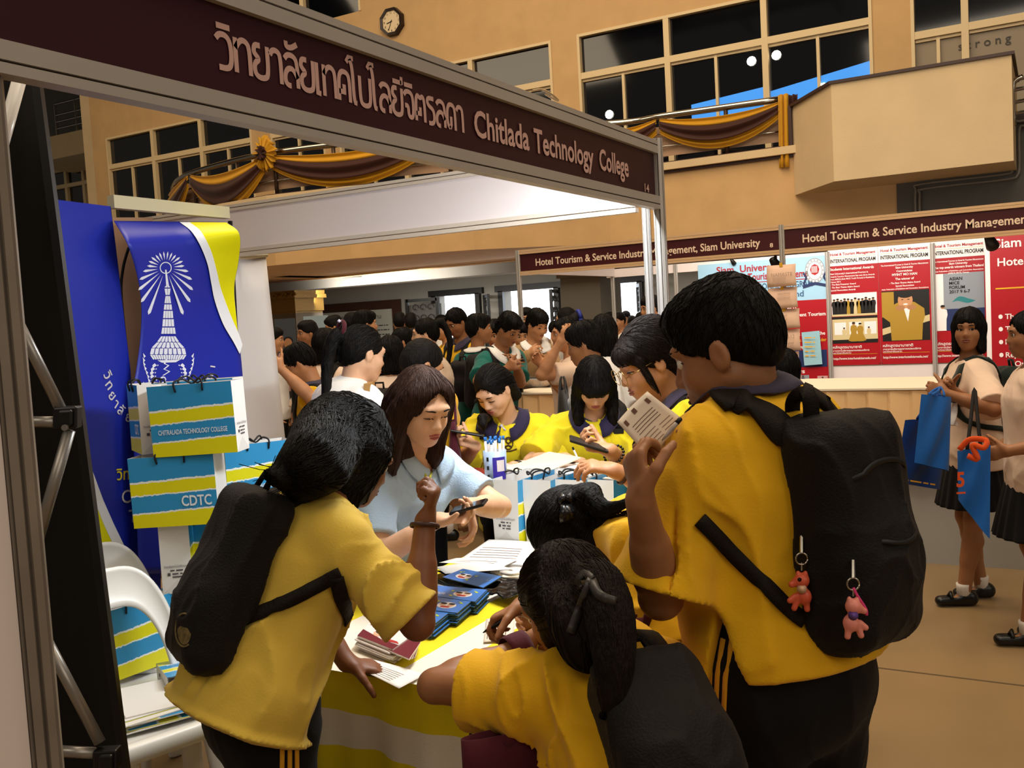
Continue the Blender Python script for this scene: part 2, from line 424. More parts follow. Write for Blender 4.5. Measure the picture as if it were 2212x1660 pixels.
def shift(J, d):
    d = A(d, dtype=float)
    for k in ('pel', 'neck', 'mid', 'head'): J[k] = J[k]+d
    for k in ('sh', 'el', 'wr', 'hip', 'kn', 'an'):
        J[k] = {a: b+d for a, b in J[k].items()}
    return J

SKIN = {n: mat('skin_'+n, c, rough=.5, spec=.35, noise=.05, nscale=30, sss=.08) for n, c in
        dict(fair='#d6a684', mid='#b9835c', tan='#986643', dark='#784b31').items()}
LIP = {n: mat('lips_'+n, c, rough=.42, spec=.4) for n, c in dict(fair='#a4504a', mid='#8d4a40', tan='#74382f', dark='#5c2f28').items()}
HAIRM = dict(black=mat('hair_black', '#0e0b0a', rough=.6, spec=.13, bump=.5, bscale=160, stretch=(1, 1, .12)),
             brown=mat('hair_brown', '#33211a', rough=.6, spec=.13, bump=.5, bscale=160, stretch=(1, 1, .12)),
             dark=mat('hair_dark', '#1a120f', rough=.6, spec=.13, bump=.5, bscale=160, stretch=(1, 1, .12)))
EYEW = mat('eye_white', '#d8d0c6', rough=.25); IRIS = mat('iris', '#1c100b', rough=.15); LASH = mat('lash', '#120c0a', rough=.6)
def cloth(name, col, bump=.12, **k): return mat(name, col, rough=k.pop('rough', .82), spec=.2, noise=.05, nscale=5, bump=bump, bscale=220, sheen=k.pop('sheen', .12), **k)
YEL = cloth('yellow_cotton', '#e0aa14'); YELG = cloth('lemon_cotton', '#dcc81e'); NAVY = cloth('navy_collar', '#2a2440'); PLUM = cloth('plum_collar', '#3a3346')
BLK = cloth('black_trouser', '#0a090c', sheen=.02); BLKBAG = cloth('black_nylon', '#120e0c', bump=.3, rough=.7, sheen=.03); WHT = cloth('white_cotton', '#e6e2de'); PINKW = cloth('cream_cotton', '#dcbfa8')
SKY = cloth('sky_blue_pique', '#a9c0d6', bump=.3); TEAL = cloth('teal_cotton', '#0d5c54'); BEI = cloth('beige_wool', '#9a7850'); SHOE = mat('black_leather', '#0a0908', rough=.35)
SOCK = cloth('white_sock', '#ddd5cc'); MAROON = cloth('maroon_cloth', '#4a1420'); STRIPE = cloth('stripe_yellow', '#d89a20'); PINKC = cloth('pink_trim', '#d0566c')
DARKSK = cloth('black_skirt', '#0d0b0d', sheen=.02); GREYBAG = cloth('grey_canvas', '#6a625c'); ORANGE = cloth('orange_ribbon', '#d8501c')

def head_sdf(S, J, hs, face):
    c, f, l, u = J['head'], J['hf'], J['hl'], J['hu']; X = lambda a, b, d: c+(f*a+l*b+u*d)*hs; ax = A([f, l, u]); E = lambda p, r, **k: S.ell(X(*p), A(r)*hs, ax, **k)
    E((-.012, 0, .03), (.094, .074, .085), k=.04); E((.03, 0, -.035), (.061, .057, .074), k=.035); E((.066, 0, -.094), (.02, .02, .017), k=.03)
    for g in (1, -1):
        S.cone(X(.0, g*.052, -.05), X(.06, g*.018, -.092), .018*hs, .016*hs, k=.03)
        if face: E((.055, g*.036, -.03), (.027, .024, .026), k=.03)
        S.ell(X(-.006, g*.077, -.008), A([.019, .009, .031])*hs, ax, k=.008); S.ell(X(-.002, g*.087, -.006), A([.009, .006, .017])*hs, ax, k=.006, mode='-')
    if face:
        S.cone(X(.080, -.036, .029), X(.080, .036, .029), .011*hs, k=.025)
        for g in (1, -1): E((.096, g*.031, .007), (.015, .019, .010), k=.014, mode='-')
        S.cone(X(.084, 0, .012), X(.104, 0, -.026), .0075*hs, .0115*hs, k=.014)
        for g in (1, -1): E((.094, g*.0125, -.031), (.011, .008, .008), k=.008)
        E((.083, 0, -.062), (.016, .026, .017), k=.02)
    return X, ax

def face_parts(root, J, hs, skin, lid, gaze, S, h, ext=''):
    c, f, l, u = J['head'], J['hf'], J['hl'], J['hu']; X = lambda a, b, d: c+(f*a+l*b+u*d)*hs
    mb = MB()
    # lips laid on the face surface
    def lipline(z, half, rise, n=9): return [X(.13, half*(2*i/(n-1)-1), z+rise*(1-abs(2*i/(n-1)-1))) for i in range(n)]
    m2 = MB(); 
    for z, half, rise, r in ((-.058, .022, .003, .0042), (-.066, .018, -.002, .0052)):
        P = np.array(lipline(z, half, rise)); P = S.cast(P, np.tile(-f, (len(P), 1))); n = len(P)
        m2.tube(P, [r*hs*(.35+.65*math.sin(PI*(i+.6)/(n+.2))) for i in range(n)], 6)
    m2.build('lips', LIP[skin], root, True)
    for g in (1, -1):
        e = X(.0755, g*.031, .006); R = .0125*hs
        gz = nrm(f*gaze[0]+l*gaze[1]+u*gaze[2]); a = nrm(np.cross(gz, u+f*.01)); b = np.cross(a, gz); V = []; Fq = []; mi = []
        for i in range(9):
            th = PI*i/8
            for j in range(14): w = 2*PI*j/14; V.append(e+R*(gz*math.cos(th*.6)+(a*math.cos(w)+b*math.sin(w))*math.sin(th*.6)))
        for i in range(8):
            for j in range(14): Fq.append((i*14+j, i*14+(j+1) % 14, (i+1)*14+(j+1) % 14, (i+1)*14+j)); mi.append(1 if i < 3 else 0)
        ob('eye', V, Fq, [EYEW, IRIS], root, True, mids=mi)
        # lash line and brow
        zl = .006+.0065-.013*lid; P = np.array([X(.11, g*.031+w*.0165, zl-.0025*(w*w)*(1-lid)*2-.002*w*w+ (.002 if w*g > 0 else 0)) for w in np.linspace(-1, 1, 7)]); P = S.cast(P, np.tile(-f, (len(P), 1)))
        k = MB(); k.tube(P+f*.001, [.0011*hs, .0017*hs, .002*hs, .0021*hs, .002*hs, .0017*hs, .0011*hs], 5); k.build('eyelash', LASH, root, True)
        P = np.array([X(.12, g*(.016+.033*w), .028+.006*math.sin(w*2.2)-.003*w) for w in np.linspace(0, 1, 7)]); P = S.cast(P, np.tile(-f, (len(P), 1)))
        k = MB(); k.tube(P, [.0022*hs, .003*hs, .0032*hs, .003*hs, .0026*hs, .002*hs, .001*hs], 6, flat=.6, nrm=f); k.build('eyebrow', HAIRM['dark'], root, True)

def lids(S, J, hs, lid):
    c, f, l, u = J['head'], J['hf'], J['hl'], J['hu']; X = lambda a, b, d: c+(f*a+l*b+u*d)*hs; ax = A([f, l, u])
    for g in (1, -1):
        e = X(.0755, g*.031, .006); S.ell(e, A([.0145, .0165, .0135])*hs, ax, k=.004, cut=(e+u*(.0065-.013*lid)*hs, -u)); S.ell(e, A([.014, .0165, .0130])*hs, ax, k=.004, cut=(e-u*.006*hs, u))

def hand_sdf(S, J, sg, hs, spec):
    """five-fingered hand; spec: dir, palm (way the palm faces), curl, spread, pinch"""
    w = J['wr'][sg]; fa = nrm(w-J['el'][sg]); sp = spec or {}; d = nrm(sp.get('dir', fa)); pn = A(sp.get('palm', J['l']*(-sg)+J['f']*.2), dtype=float); pn = nrm(pn-d*(pn@d)); th = np.cross(d, pn)*(-sg) if sp.get('thumb') is None else nrm(sp['thumb']-d*(A(sp['thumb'])@d))
    curl = sp.get('curl', .45); spr = sp.get('spread', .10); s = hs
    pc = w+d*.045*s; S.slab(w+d*.012*s, w+d*.078*s, th, .027*s, .038*s, .0155*s, .0125*s, k=.02); tips = []
    for i, (o, L, dd) in enumerate(((.029, .069, 0), (.0098, .078, .004), (-.0098, .073, .001), (-.028, .058, -.008))):
        r = w+d*(.082+dd)*s+th*o*s; c = curl*(1+.12*i) if not isinstance(curl, (list, tuple)) else curl[i]; fd = nrm(d+th*spr*(1.5-i)*.9)
        pts = [r-fd*.02*s, r]; p = r; a = 0
        for k2, q in enumerate((.46, .30, .24)):
            a += c*(1.0, 1.15, .8)[k2]; p = p+(fd*math.cos(a)+pn*math.sin(a))*L*q*s; pts.append(p)
        S.chain(pts, [x*s for x in (.0095, .0093, .0085, .0078, .0068)], k=.007); tips.append(p)
    tc = sp.get('tcurl', .35); td = nrm(d*.62+th*.75+pn*.35); r = w+d*.022*s+th*.026*s; p1 = r+td*.042*s; td2 = nrm(td+d*.5*tc+pn*.7*tc-th*.3*tc); p2 = p1+td2*.032*s; p3 = p2+nrm(td2+pn*.4*tc)*.024*s
    S.chain([r, p1, p2, p3], [.0150*s, .0115*s, .0098*s, .0082*s], k=.014)
    J.setdefault('palm', {})[sg] = w+d*.075*s+pn*.02*s; J.setdefault('tips', {})[sg] = tips; J.setdefault('thumb', {})[sg] = p3
    J.setdefault('hdir', {})[sg] = (d, pn, th)

TPROF = [(-.16, .163, .112, -.012), (.0, .160, .112, -.010), (.22, .138, .098, .004), (.45, .140, .102, .008), (.66, .150, .108, .006), (.80, .130, .085, -.004)]
def torso(S, J, add=0.0, bulk=1.0, belly=0.0, bust=0.0, top=1.0, cut=None, wide=1.0, t0=-.16, flare=0.0, tmin=-9):
    s = J['s']; a, m, n = J['pel'], J['mid'], J['neck']; pts = []
    Q = lambda t: a+(n-a)*t+(m-(a+n)/2)*4*max(t, 0)*(1-t) if t >= 0 else a-J['t']*(-t)*.475*s*1.0
    prof = list(TPROF)
    if t0 < -.16: prof = [(t0, .166+flare, .116+flare, -.012)]+prof
    for t, w, d, o in prof:
        if t > top or t < tmin: continue
        bl = belly*math.exp(-((t-.18)/.22)**2); bs = bust*math.exp(-((t-.60)/.14)**2); fl = flare*max(0, -t)*2
        x = max(0, min(1, t)); lt = nrm(J['lb']*(1-x)+J['lt']*x); ff = nrm(J['fb']*(1-x)+J['ft']*x)
        pts.append((Q(t)+ff*(o*s+(bl+bs)*.5), lt, (w*s*bulk*wide+add+bl*.25+fl), (d*s*bulk+add+(bl+bs)*.5+fl)))
    for p, q in zip(pts[:-1], pts[1:]):
        S.slab(p[0], q[0], p[1], p[2], q[2], p[3], q[3], k=.05, cut=cut)
    sh = J['sh']; S.cone(sh[1]*.92+sh[-1]*.08, sh[-1]*.92+sh[1]*.08, .046*s*bulk**.5+add*.55, k=.05, cut=cut)
    S.cone(n-J['t']*.02*s, sh[1]*.85+n*.15, .040*s*bulk**.5+add*.35, .046*s*bulk**.5+add*.55, k=.04, cut=cut); S.cone(n-J['t']*.02*s, sh[-1]*.85+n*.15, .040*s*bulk**.5+add*.35, .046*s*bulk**.5+add*.55, k=.04, cut=cut)

def folds(J, amp, fr=(7, 7, 3.5), seed=0, arms=True):
    f, l, t = J['fb'], J['lb'], J['t']; c = J['pel']; M = A([f*fr[0], l*fr[1], t*fr[2]])
    def fn(P):
        q = (P-c)@M.T+seed*3.7; w = q+1.1*np.stack([vnoise(q*.7+9), vnoise(q*.7+21), vnoise(q*.7+33)], 1)
        r = np.clip(1-np.abs(vnoise(w))*2.6, 0, 1); r2 = np.clip(1-np.abs(vnoise(w*1.8+5))*2.6, 0, 1)
        return -amp*(r*r*1.5+r2*r2*.7+vnoise(q*.5+3)*.8-.4)
    return fn

def collar(root, J, m, s=1.0, rad=.066, w=.045, open_=.5, name='collar', lift=.03, par=None, back=1.0, SH=None):
    """turn-down collar round the neck, open at the throat"""
    n = J['neck']; t = nrm(J['t']*.8+J['hu']*.2-J['ft']*.0); f = nrm(J['ft']-t*(J['ft']@t)); l = np.cross(t, f); mb = MB(); c = n+t*lift*s*.4
    def P(a, v):
        th = PI*(1-open_*.12)*(2*a-1)            # from the throat round the back
        ca, sa = -math.cos(th), math.sin(th); dip = -.045*max(0, -(-ca))*0
        fr = max(0, ca)
        r0 = rad*s*(1+.08*fr); z0 = (.022*(1-fr)-.034*fr*fr)*s
        if v < .5: k = v*2; r = r0*(1-.02*k); z = z0-.014*s+.022*s*k
        else:
            k = (v-.5)*2; r = r0*.98+(.012+.030*k+.016*fr*k)*s*k**.5; z = z0+.008*s-(w*s*(1+.35*fr))*k*back
        return c+f*(ca*r*1.0+.006)+l*sa*r+t*z
    mb.sheet(P, 28, 6, th=.003*s)
    if SH is not None:
        V = np.array(mb.v); n_ = len(V)//2; row = np.tile(np.arange(7), 58)[:len(V)] >= 3; R_ = V-c; R_ = R_-np.outer(R_@t, t); R_ /= np.linalg.norm(R_, axis=1, keepdims=True)+1e-9; wf = np.clip(R_@f, 0, 1)[:, None]; R_ = R_*(.22+.65*wf)+t*(.9-.6*wf)
        lim = np.where(np.arange(len(V)) < n_, .011, .008)
        for _ in range(34):
            d_ = SH(V); V = V+R_*(np.where((d_ < lim) & row, .003, 0))[:, None]
        mb.v = [tuple(v) for v in V]
    return mb.build(name, m, par or root, True)

def hair_sdf(J, hs, style, t=.014):
    S = SDF(); c, f, l, u = J['head'], J['hf'], J['hl'], J['hu']; X = lambda a, b, d: c+(f*a+l*b+u*d)*hs; ax = A([f, l, u]); E = lambda p, r, **k: S.ell(X(*p), A(r)*hs, ax, **k)
    T = dict(short=.016, bob=.018, long=.014, pony=.009, bun=.009, bangs=.016, thick=.026).get(style, t)
    sd = T*.9 if style not in ('short', 'thick') else .007
    E((-.014, 0, .034), (.094+T*(.8 if sd == .007 else 1), .074+sd, .086+T), k=.01)
    if style in ('short', 'thick'):
        E((.035, 0, .088), (.06, .06, .034), k=.03); E((-.02, 0, .10), (.07, .062, .032), k=.03); E((-.06, 0, .0), (.05, .066, .07), k=.03)
        S.plane(X(0, 0, -.018), -(u-f*.62) if style == 'short' else -(u-f*.55), k=.012)
        E((.115, 0, -.03), (.07, .075, .088), k=.012, mode='-')
    elif style in ('pony', 'bun'):
        E((-.06, 0, -.01), (.05, .066, .06), k=.03); S.plane(X(0, 0, -.028), -(u-f*.75), k=.012)
        E((.11, 0, -.022), (.072, .066, .108), k=.012, mode='-')
    elif style == 'bob':
        for g in (1, -1): S.slab(X(-.02, g*.062, .02), X(.0, g*.070, -.125), f, .065*hs, .055*hs, .03*hs, .022*hs, k=.02)
        S.slab(X(-.07, 0, .0), X(-.06, 0, -.125), l, .075*hs, .075*hs, .045*hs, .038*hs, k=.03)
        E((.115, 0, -.045), (.07, .062, .1), k=.012, mode='-')
    elif style == 'bangs':
        for g in (1, -1): S.slab(X(-.015, g*.066, .02), X(.01, g*.066, -.15), f, .062*hs, .05*hs, .026*hs, .018*hs, k=.02)
        S.slab(X(-.07, 0, .0), X(-.075, 0, -.14), l, .075*hs, .07*hs, .042*hs, .035*hs, k=.03)
        E((.07, 0, .05), (.045, .07, .042), k=.02); E((.12, 0, -.075), (.075, .056, .095), k=.008, mode='-')
    elif style == 'long':
        for g in (1, -1): S.slab(X(-.02, g*.066, .03), X(-.03, g*.074, -.12), f, .06*hs, .055*hs, .028*hs, .03*hs, k=.02)
        S.slab(X(-.07, 0, .0), X(-.08, 0, -.14), l, .075*hs, .085*hs, .045*hs, .045*hs, k=.03)
        E((.11, 0, -.018), (.082, .062, .118), k=.012, mode='-')
    return S, X

def hairnoise(S, J, amp=.0025, fr=(150, 150, 14), X=None):
    M = A([J['hf']*fr[0], J['hl']*fr[1], J['hu']*fr[2]]); c = J['head']
    def fn(P):
        q = (P-c)@M.T; return amp*(vnoise(q)+.6*vnoise(q*.37+7))
    S.disp = fn; S.amp = amp*2

def strands(S, starts, flow, steps, dl, r, lift=.001, jit=.3):
    """thin locks that follow the hair surface; flow(P, i) gives the wanted direction"""
    P = np.asarray(starts, dtype=float); n = len(P); paths = [P.copy()]; J_ = rng.normal(0, jit, (n, 3))
    for i in range(steps):
        d = flow(P, i)+J_*.35; g = S.grad(P, .004); g /= np.linalg.norm(g, axis=1, keepdims=True)+1e-9
        d = d-g*(d*g).sum(1, keepdims=True); d /= np.linalg.norm(d, axis=1, keepdims=True)+1e-9
        P = P+d*dl; dist = S(P); P = P-g*np.clip(dist-lift, -.012, .012)[:, None]; paths.append(P.copy())
    Q = np.stack(paths, 1); mb = MB(); V = []; Fq = []; K = steps+1; b = 0
    for i in range(n):
        T = np.gradient(Q[i], axis=0); T /= np.linalg.norm(T, axis=1, keepdims=True)+1e-9; a = np.cross(T, A([.3, .2, .93])); a /= np.linalg.norm(a, axis=1, keepdims=True)+1e-9; c = np.cross(T, a)
        rr = r*np.minimum(1, np.minimum(np.arange(K)+.4, (K-np.arange(K))*.35))[:, None]
        V += [Q[i]+a*rr, Q[i]-a*rr*.5+c*rr*.87, Q[i]-a*rr*.5-c*rr*.87]
        k = np.arange(K-1)
        for x, y in ((0, 1), (1, 2), (2, 0)): Fq.append(np.stack([b+x*K+k, b+y*K+k, b+y*K+k+1, b+x*K+k+1], 1))
        b += 3*K
    return np.concatenate(V), np.concatenate(Fq)

def hair_locks(J, n, dirs, r=.0016, steps=26, dl=.012, seed=1, zmin=-.02, m=None, jit=.25, src=None):
    """strands that start round the crown and run down the hair"""
    S = J['hairS']; X = J['X']; rg = np.random.default_rng(seed); P = []
    for i in range(n):
        a = rg.uniform(0, 2*PI); z = rg.uniform(zmin, 1); rr = math.sqrt(max(0, 1-z*z)); P.append(X(-.014+.11*rr*math.cos(a)*1.0, .09*rr*math.sin(a), .034+.10*z))
    P = np.array(P); d = S(P); g = S.grad(P, .004); g /= np.linalg.norm(g, axis=1, keepdims=True)+1e-9; P = P-g*d[:, None]
    # leave the face free
    q = P-J['head']; keep = ~(((q@J['hf']) > .055*J['hs']) & ((q@J['hu']) < .05*J['hs'])); P = P[keep]
    V, F = strands(S, P, dirs, steps, dl, r, lift=.0006, jit=jit); o = ob('hair_strands', V, F, m or J['hairO'].data.materials[0], J['hairO'], True); return o

def path_locks(J, path, n, spread, r=.0016, steps=18, dl=.011, seed=3, jit=.2, name='hair_strands'):
    """strands that follow a lock of hair along path"""
    path = spline(path, 60); T = np.gradient(path, axis=0); T /= np.linalg.norm(T, axis=1, keepdims=True)+1e-9; rg = np.random.default_rng(seed); S = J['hairS']
    i = rg.integers(0, 50, n); P = path[i]+rg.normal(0, spread, (n, 3))
    for _ in range(4): g = S.grad(P, .004); g /= np.linalg.norm(g, axis=1, keepdims=True)+1e-9; P = P-g*np.clip(S(P)-.001, -.03, .03)[:, None]
    def flow(Q, k): return T[np.argmin(((Q[:, None, :]-path[None])**2).sum(2), 1)]
    V, F = strands(S, P, flow, steps, dl, r, lift=.0008, jit=jit); return ob(name, V, F, J['hairO'].data.materials[0], J['hairO'], True)
def down(Jx, k=.0): return lambda P, i: -Jx['hu']*.7-Zv*.5+(P-Jx['head']-Jx['hu']*.08)*2.0

def shoes(root, J, m, h, sock=None):
    s = J['s']
    for g in (1, -1):
        a = J['an'][g]; f = J['f']; l = J['l']; g0 = A([a[0], a[1], 0.0])
        S = SDF(); S.slab(g0-f*.04*s+A([0, 0, .035]), g0+f*.13*s+A([0, 0, .028]), l, .034*s, .04*s, .038*s, .028*s, k=.02); S.cone(g0-f*.03*s+A([0, 0, .05]), g0+A([0, 0, .055*s]), .036*s, k=.02); S.plane((0, 0, .002), (0, 0, -1), k=.003)
        if sock: S.ell(g0+f*.055*s+A([0, 0, .075]), (.05*s, .03*s, .035), A([f, l, (0, 0, 1)]), k=.008, mode='-')
        o = S.build('shoe', m, root, h)
        if sock:
            q = MB(); q.tube([g0+A([0, 0, .04]), a+A([0, 0, .035*s]), a+A([0, 0, .055*s])], [.036*s, .039*s, .041*s], 16); q.build('sock', sock, root, True)
            q = MB(); q.tube([g0+f*.075*s+l*.036*s+A([0, 0, .045]), g0+f*.072*s+A([0, 0, .072]), g0+f*.075*s-l*.036*s+A([0, 0, .045])], .009, 6); q.build('strap', m, o, True)

def trousers(root, J, m, h, bulk=1.0, loose=.02, stripes=None, skirt=None, fold=.004, hipadd=0):
    s = J['s']; S = SDF(); J_ = J
    S.slab(J['pel']+J['t']*.03*s+J['fb']*hipadd, J['pel']-J['u']*.09*s, J['l'], .160*s*bulk+.006+hipadd, .165*s*bulk+.004+hipadd, .114*s*bulk+.008+hipadd, .120*s*bulk+.006+hipadd, k=.04)
    if skirt:
        zk = skirt; bot = A([J['pel'][0], J['pel'][1], zk]); top = J['pel']+J['u']*.05*s; n = 22; l = J['l']; f = J['f']
        def fn(P):
            q = P-top; hgt = -(q[:, 2]); T = np.clip(hgt/(top[2]-zk), 0, 1); an = np.arctan2(q@f, q@l)
            pl = .006*np.cos(an*n+ .6*np.sin(an*3))*T; w = (.135+.095*T**.8)*s*bulk; d = (.10+.10*T**.8)*s*bulk
            k0 = np.sqrt(((q@l)/w)**2+((q@f)/d)**2); dd = (k0-1)*np.minimum(w, d)+pl
            return np.maximum(dd, np.maximum(hgt-(top[2]-zk), -hgt-.02))
        S.ops = []; S.func(fn, bot-A([.26, .26, 0]), top+A([.2, .2, .03])); 
        return S.build('skirt', m, root, h)
    for g in (1, -1):
        S.cone(J['hip'][g]-J['u']*.02*s, J['kn'][g], .098*s*bulk, .07*s*bulk+loose*.5, k=.04); S.cone(J['kn'][g], J['an'][g]+J['u']*.0, .068*s*bulk+loose*.5, .056*s+loose, k=.03, cut=(J['an'][g]-J['u']*.03*s, -J['u']))
    S.disp = folds(J, fold, (6, 6, 3), 5); S.amp = fold*2
    o = S.build('trousers', m, root, h)
    if stripes:
        g = stripes; l = J['l']*g; f = J['f']
        for k in (-1, 0, 1):
            P = []; 
            for t in np.linspace(0, 1, 14):
                c = (J['hip'][g]+J['u']*.06*s)*(1-t*2)+J['kn'][g]*(t*2) if t < .5 else J['kn'][g]*(2-2*t)+J['an'][g]*(2*t-1)
                P.append(c+l*.3*s+f*(k*.019*s+.0))
            P = np.array(P); Q = S.cast(P, np.tile(-l, (len(P), 1)), n=60); q = MB(); q.tube(Q, .0065*s, 6, flat=.35, nrm=l); q.build('stripe', STRIPE, o, True)
    return o

def person(label, J, h=.012, skin='mid', face=0, lid=.3, gaze=(1, 0, 0), hair='short', hairm='black', shirt=YEL, sleeve=.8, hem=.12, collar_m=None, bottom='trousers', bottom_m=None, bulk=1.0,
           belly=0, bust=0, hands=(None, None), fold=.005, stripes=None, skirtz=.5, shoe=True, sock=None, group=None, loose=.02, hairx=None, hs=1.0, legs=True, wide=1.0, flare=0.0, strand=0, hfn=None, shirt_name='shirt', sleeve_r=1.0, hpre=None, hair_h=None, cfx=None, collar_w=.045):
    s = J['s']; hs = hs*s*1.0; root = thing('person', label, 'person', (J['pel'][0], J['pel'][1], 0), group)
    S = SDF(); torso(S, J, -.006, bulk, belly*.9, bust, wide=wide, tmin=-.01)
    S.cone(J['neck']-J['t']*.02*s, J['head']-J['hu']*.06*hs-J['hf']*.022*hs, .056*s*bulk**.6, .052*s*bulk**.6, k=.035)
    X, ax = head_sdf(S, J, hs, face)
    if face >= 2: lids(S, J, hs, lid)
    for i, g in enumerate((1, -1)):
        S.cone(J['sh'][g], J['el'][g], .050*s*bulk**.7, .039*s*bulk**.6, k=.03); S.cone(J['el'][g], J['wr'][g], .040*s*bulk**.6, .026*s*bulk**.4, k=.012); S.cone(J['wr'][g]+(J['el'][g]-J['wr'][g])*.75, J['wr'][g]+(J['el'][g]-J['wr'][g])*.45, .041*s*bulk**.6, .033*s*bulk**.5, k=.02)
        hand_sdf(S, J, g, s*1.0, hands[i])
    for g in (1, -1):
        if not legs: continue
        S.cone(J['hip'][g], J['kn'][g], .085*s*bulk**.8, .055*s*bulk**.7, k=.03); S.cone(J['kn'][g], J['an'][g], .052*s*bulk**.7, .036*s, k=.02); S.cone(J['kn'][g]*.72+J['an'][g]*.28-J['f']*.012, J['kn'][g]*.45+J['an'][g]*.55, .056*s*bulk**.7, .042*s, k=.02)
        S.slab(J['an'][g]-J['u']*.04*s, J['an'][g]-J['u']*.05*s+J['f']*.11*s, J['l'], .03*s, .036*s, .026*s, .018*s, k=.02)
    S.build('body', SKIN[skin], root, h)
    if face: face_parts(root, J, hs, skin, lid if face >= 2 else .4, gaze, S, h)
    # shirt
    C = SDF(); ad = .010+loose; t0 = -hem/.475-.03
    cutp = (J['pel']-J['t']*hem*s, -J['t'])
    torso(C, J, ad, bulk, belly, bust, cut=cutp, wide=wide, t0=min(-.16, t0), flare=flare)
    for g in (1, -1):
        d = nrm(J['el'][g]-J['sh'][g]); L = np.linalg.norm(J['el'][g]-J['sh'][g]); e = J['sh'][g]+d*L*min(sleeve, .98); r0 = (.050*bulk**.7)*s+ad*.5; r1 = (.050*bulk**.6)*s*sleeve_r+ad*1.0
        C.cone(J['sh'][g]-d*.01, e+d*.08, r0, r1*1.04, k=.045, cut=(e, d) if sleeve < 1 else None)
        if sleeve >= 1: C.cone(J['el'][g], J['wr'][g], .052*s+ad*.5, .036*s+ad*.4, k=.02)
    C.cone(J['neck']-J['t']*.035*s+J['ft']*.035*s, J['neck']+J['t']*.10*s+J['ft']*.02*s, .048*s*bulk**.5, .07*s*bulk**.5, k=.012, mode='-')
    if cfx: cfx(C, J)
    _fd = folds(J, fold, seed=(len(ROOT) % 17)); _cuts = [(cutp[0], cutp[1])]+[(J['sh'][g]+nrm(J['el'][g]-J['sh'][g])*np.linalg.norm(J['el'][g]-J['sh'][g])*min(sleeve, .98), nrm(J['el'][g]-J['sh'][g])) for g in (1, -1)]
    def _dd(P):
        k = np.ones(len(P))
        for i_, (a_, b_) in enumerate(_cuts):
            R_ = .60 if i_ == 0 else .30; w_ = np.clip((R_-np.linalg.norm(P-a_, axis=1))/(.45*R_), 0, 1); e_ = np.clip(-((P-a_)@b_)/.05, .12, 1); k = np.minimum(k, 1-(1-e_)*w_)
        return _fd(P)*k
    C.disp = _dd; C.amp = fold*2
    so = C.build(shirt_name, shirt, root, h)
    if collar_m: collar(root, J, collar_m, s*bulk**.5, par=so, SH=C, w=collar_w)
    if bottom == 'trousers': trousers(root, J, bottom_m or BLK, h, bulk, stripes=stripes, hipadd=belly*.25)
    elif bottom == 'skirt': trousers(root, J, bottom_m or DARKSK, h, bulk, skirt=skirtz)
    if legs and shoe: shoes(root, J, SHOE, h, sock)
    # hair
    if hair:
        HS, HX = hair_sdf(J, hs, hair)
        if hairx: hairx(HS, HX, J, hs)
        hairnoise(HS, J, .002 if h < .008 else .0035)
        ho = HS.build('hair', HAIRM[hairm], root, hair_h or h)
        J['hairS'] = HS; J['hairO'] = ho
    J['S'] = S; J['C'] = C; J['root'] = root; J['shirtO'] = so; J['hs'] = hs; J['X'] = X
    return J

def strip(name, S, P, w, th, m, parent, nrmv=None, smooth=True, lift=.004):
    """a strap laid along points P, pressed onto surface S when given"""
    P = np.array(P, dtype=float); n = len(P)
    if S is not None:
        for _ in range(3):
            g = S.grad(P, .004); g /= np.linalg.norm(g, axis=1, keepdims=True)+1e-9; P = P-g*(S(P)-lift)[:, None]
        P = (np.vstack([P[:1], P[:-1]])+2*P+np.vstack([P[1:], P[-1:]]))/4
        g = S.grad(P, .006); g /= np.linalg.norm(g, axis=1, keepdims=True)+1e-9
    else: g = np.tile(nrm(nrmv), (n, 1))
    T = np.gradient(P, axis=0); T /= np.linalg.norm(T, axis=1, keepdims=True)+1e-9; a = np.cross(g, T); a /= np.linalg.norm(a, axis=1, keepdims=True)+1e-9
    mb = MB(); w = w if hasattr(w, '__len__') else [w]*n; V = []
    for i in range(n): V += [P[i]+a[i]*w[i]/2, P[i]+a[i]*w[i]/2+g[i]*th, P[i]-a[i]*w[i]/2+g[i]*th, P[i]-a[i]*w[i]/2]
    F = [(i*4+j, i*4+(j+1) % 4, (i+1)*4+(j+1) % 4, (i+1)*4+j) for i in range(n-1) for j in range(4)]+[(3, 2, 1, 0), tuple((n-1)*4+j for j in range(4))]
    mb.add(V, F); return mb.build(name, m, parent, smooth)

def spline(pts, n=24):
    P = [A(p, dtype=float) for p in pts]; P = [2*P[0]-P[1]]+P+[2*P[-1]-P[-2]]; k = len(P)-3; out = []
    for i in range(n+1):
        x = min(i/n*k, k-1e-6); j = int(x); t = x-j; a, b, c, d = P[j:j+4]
        out.append(.5*((2*b)+(c-a)*t+(2*a-5*b+4*c-d)*t*t+(3*b-a-3*c+d)*t**3))
    return np.array(out)
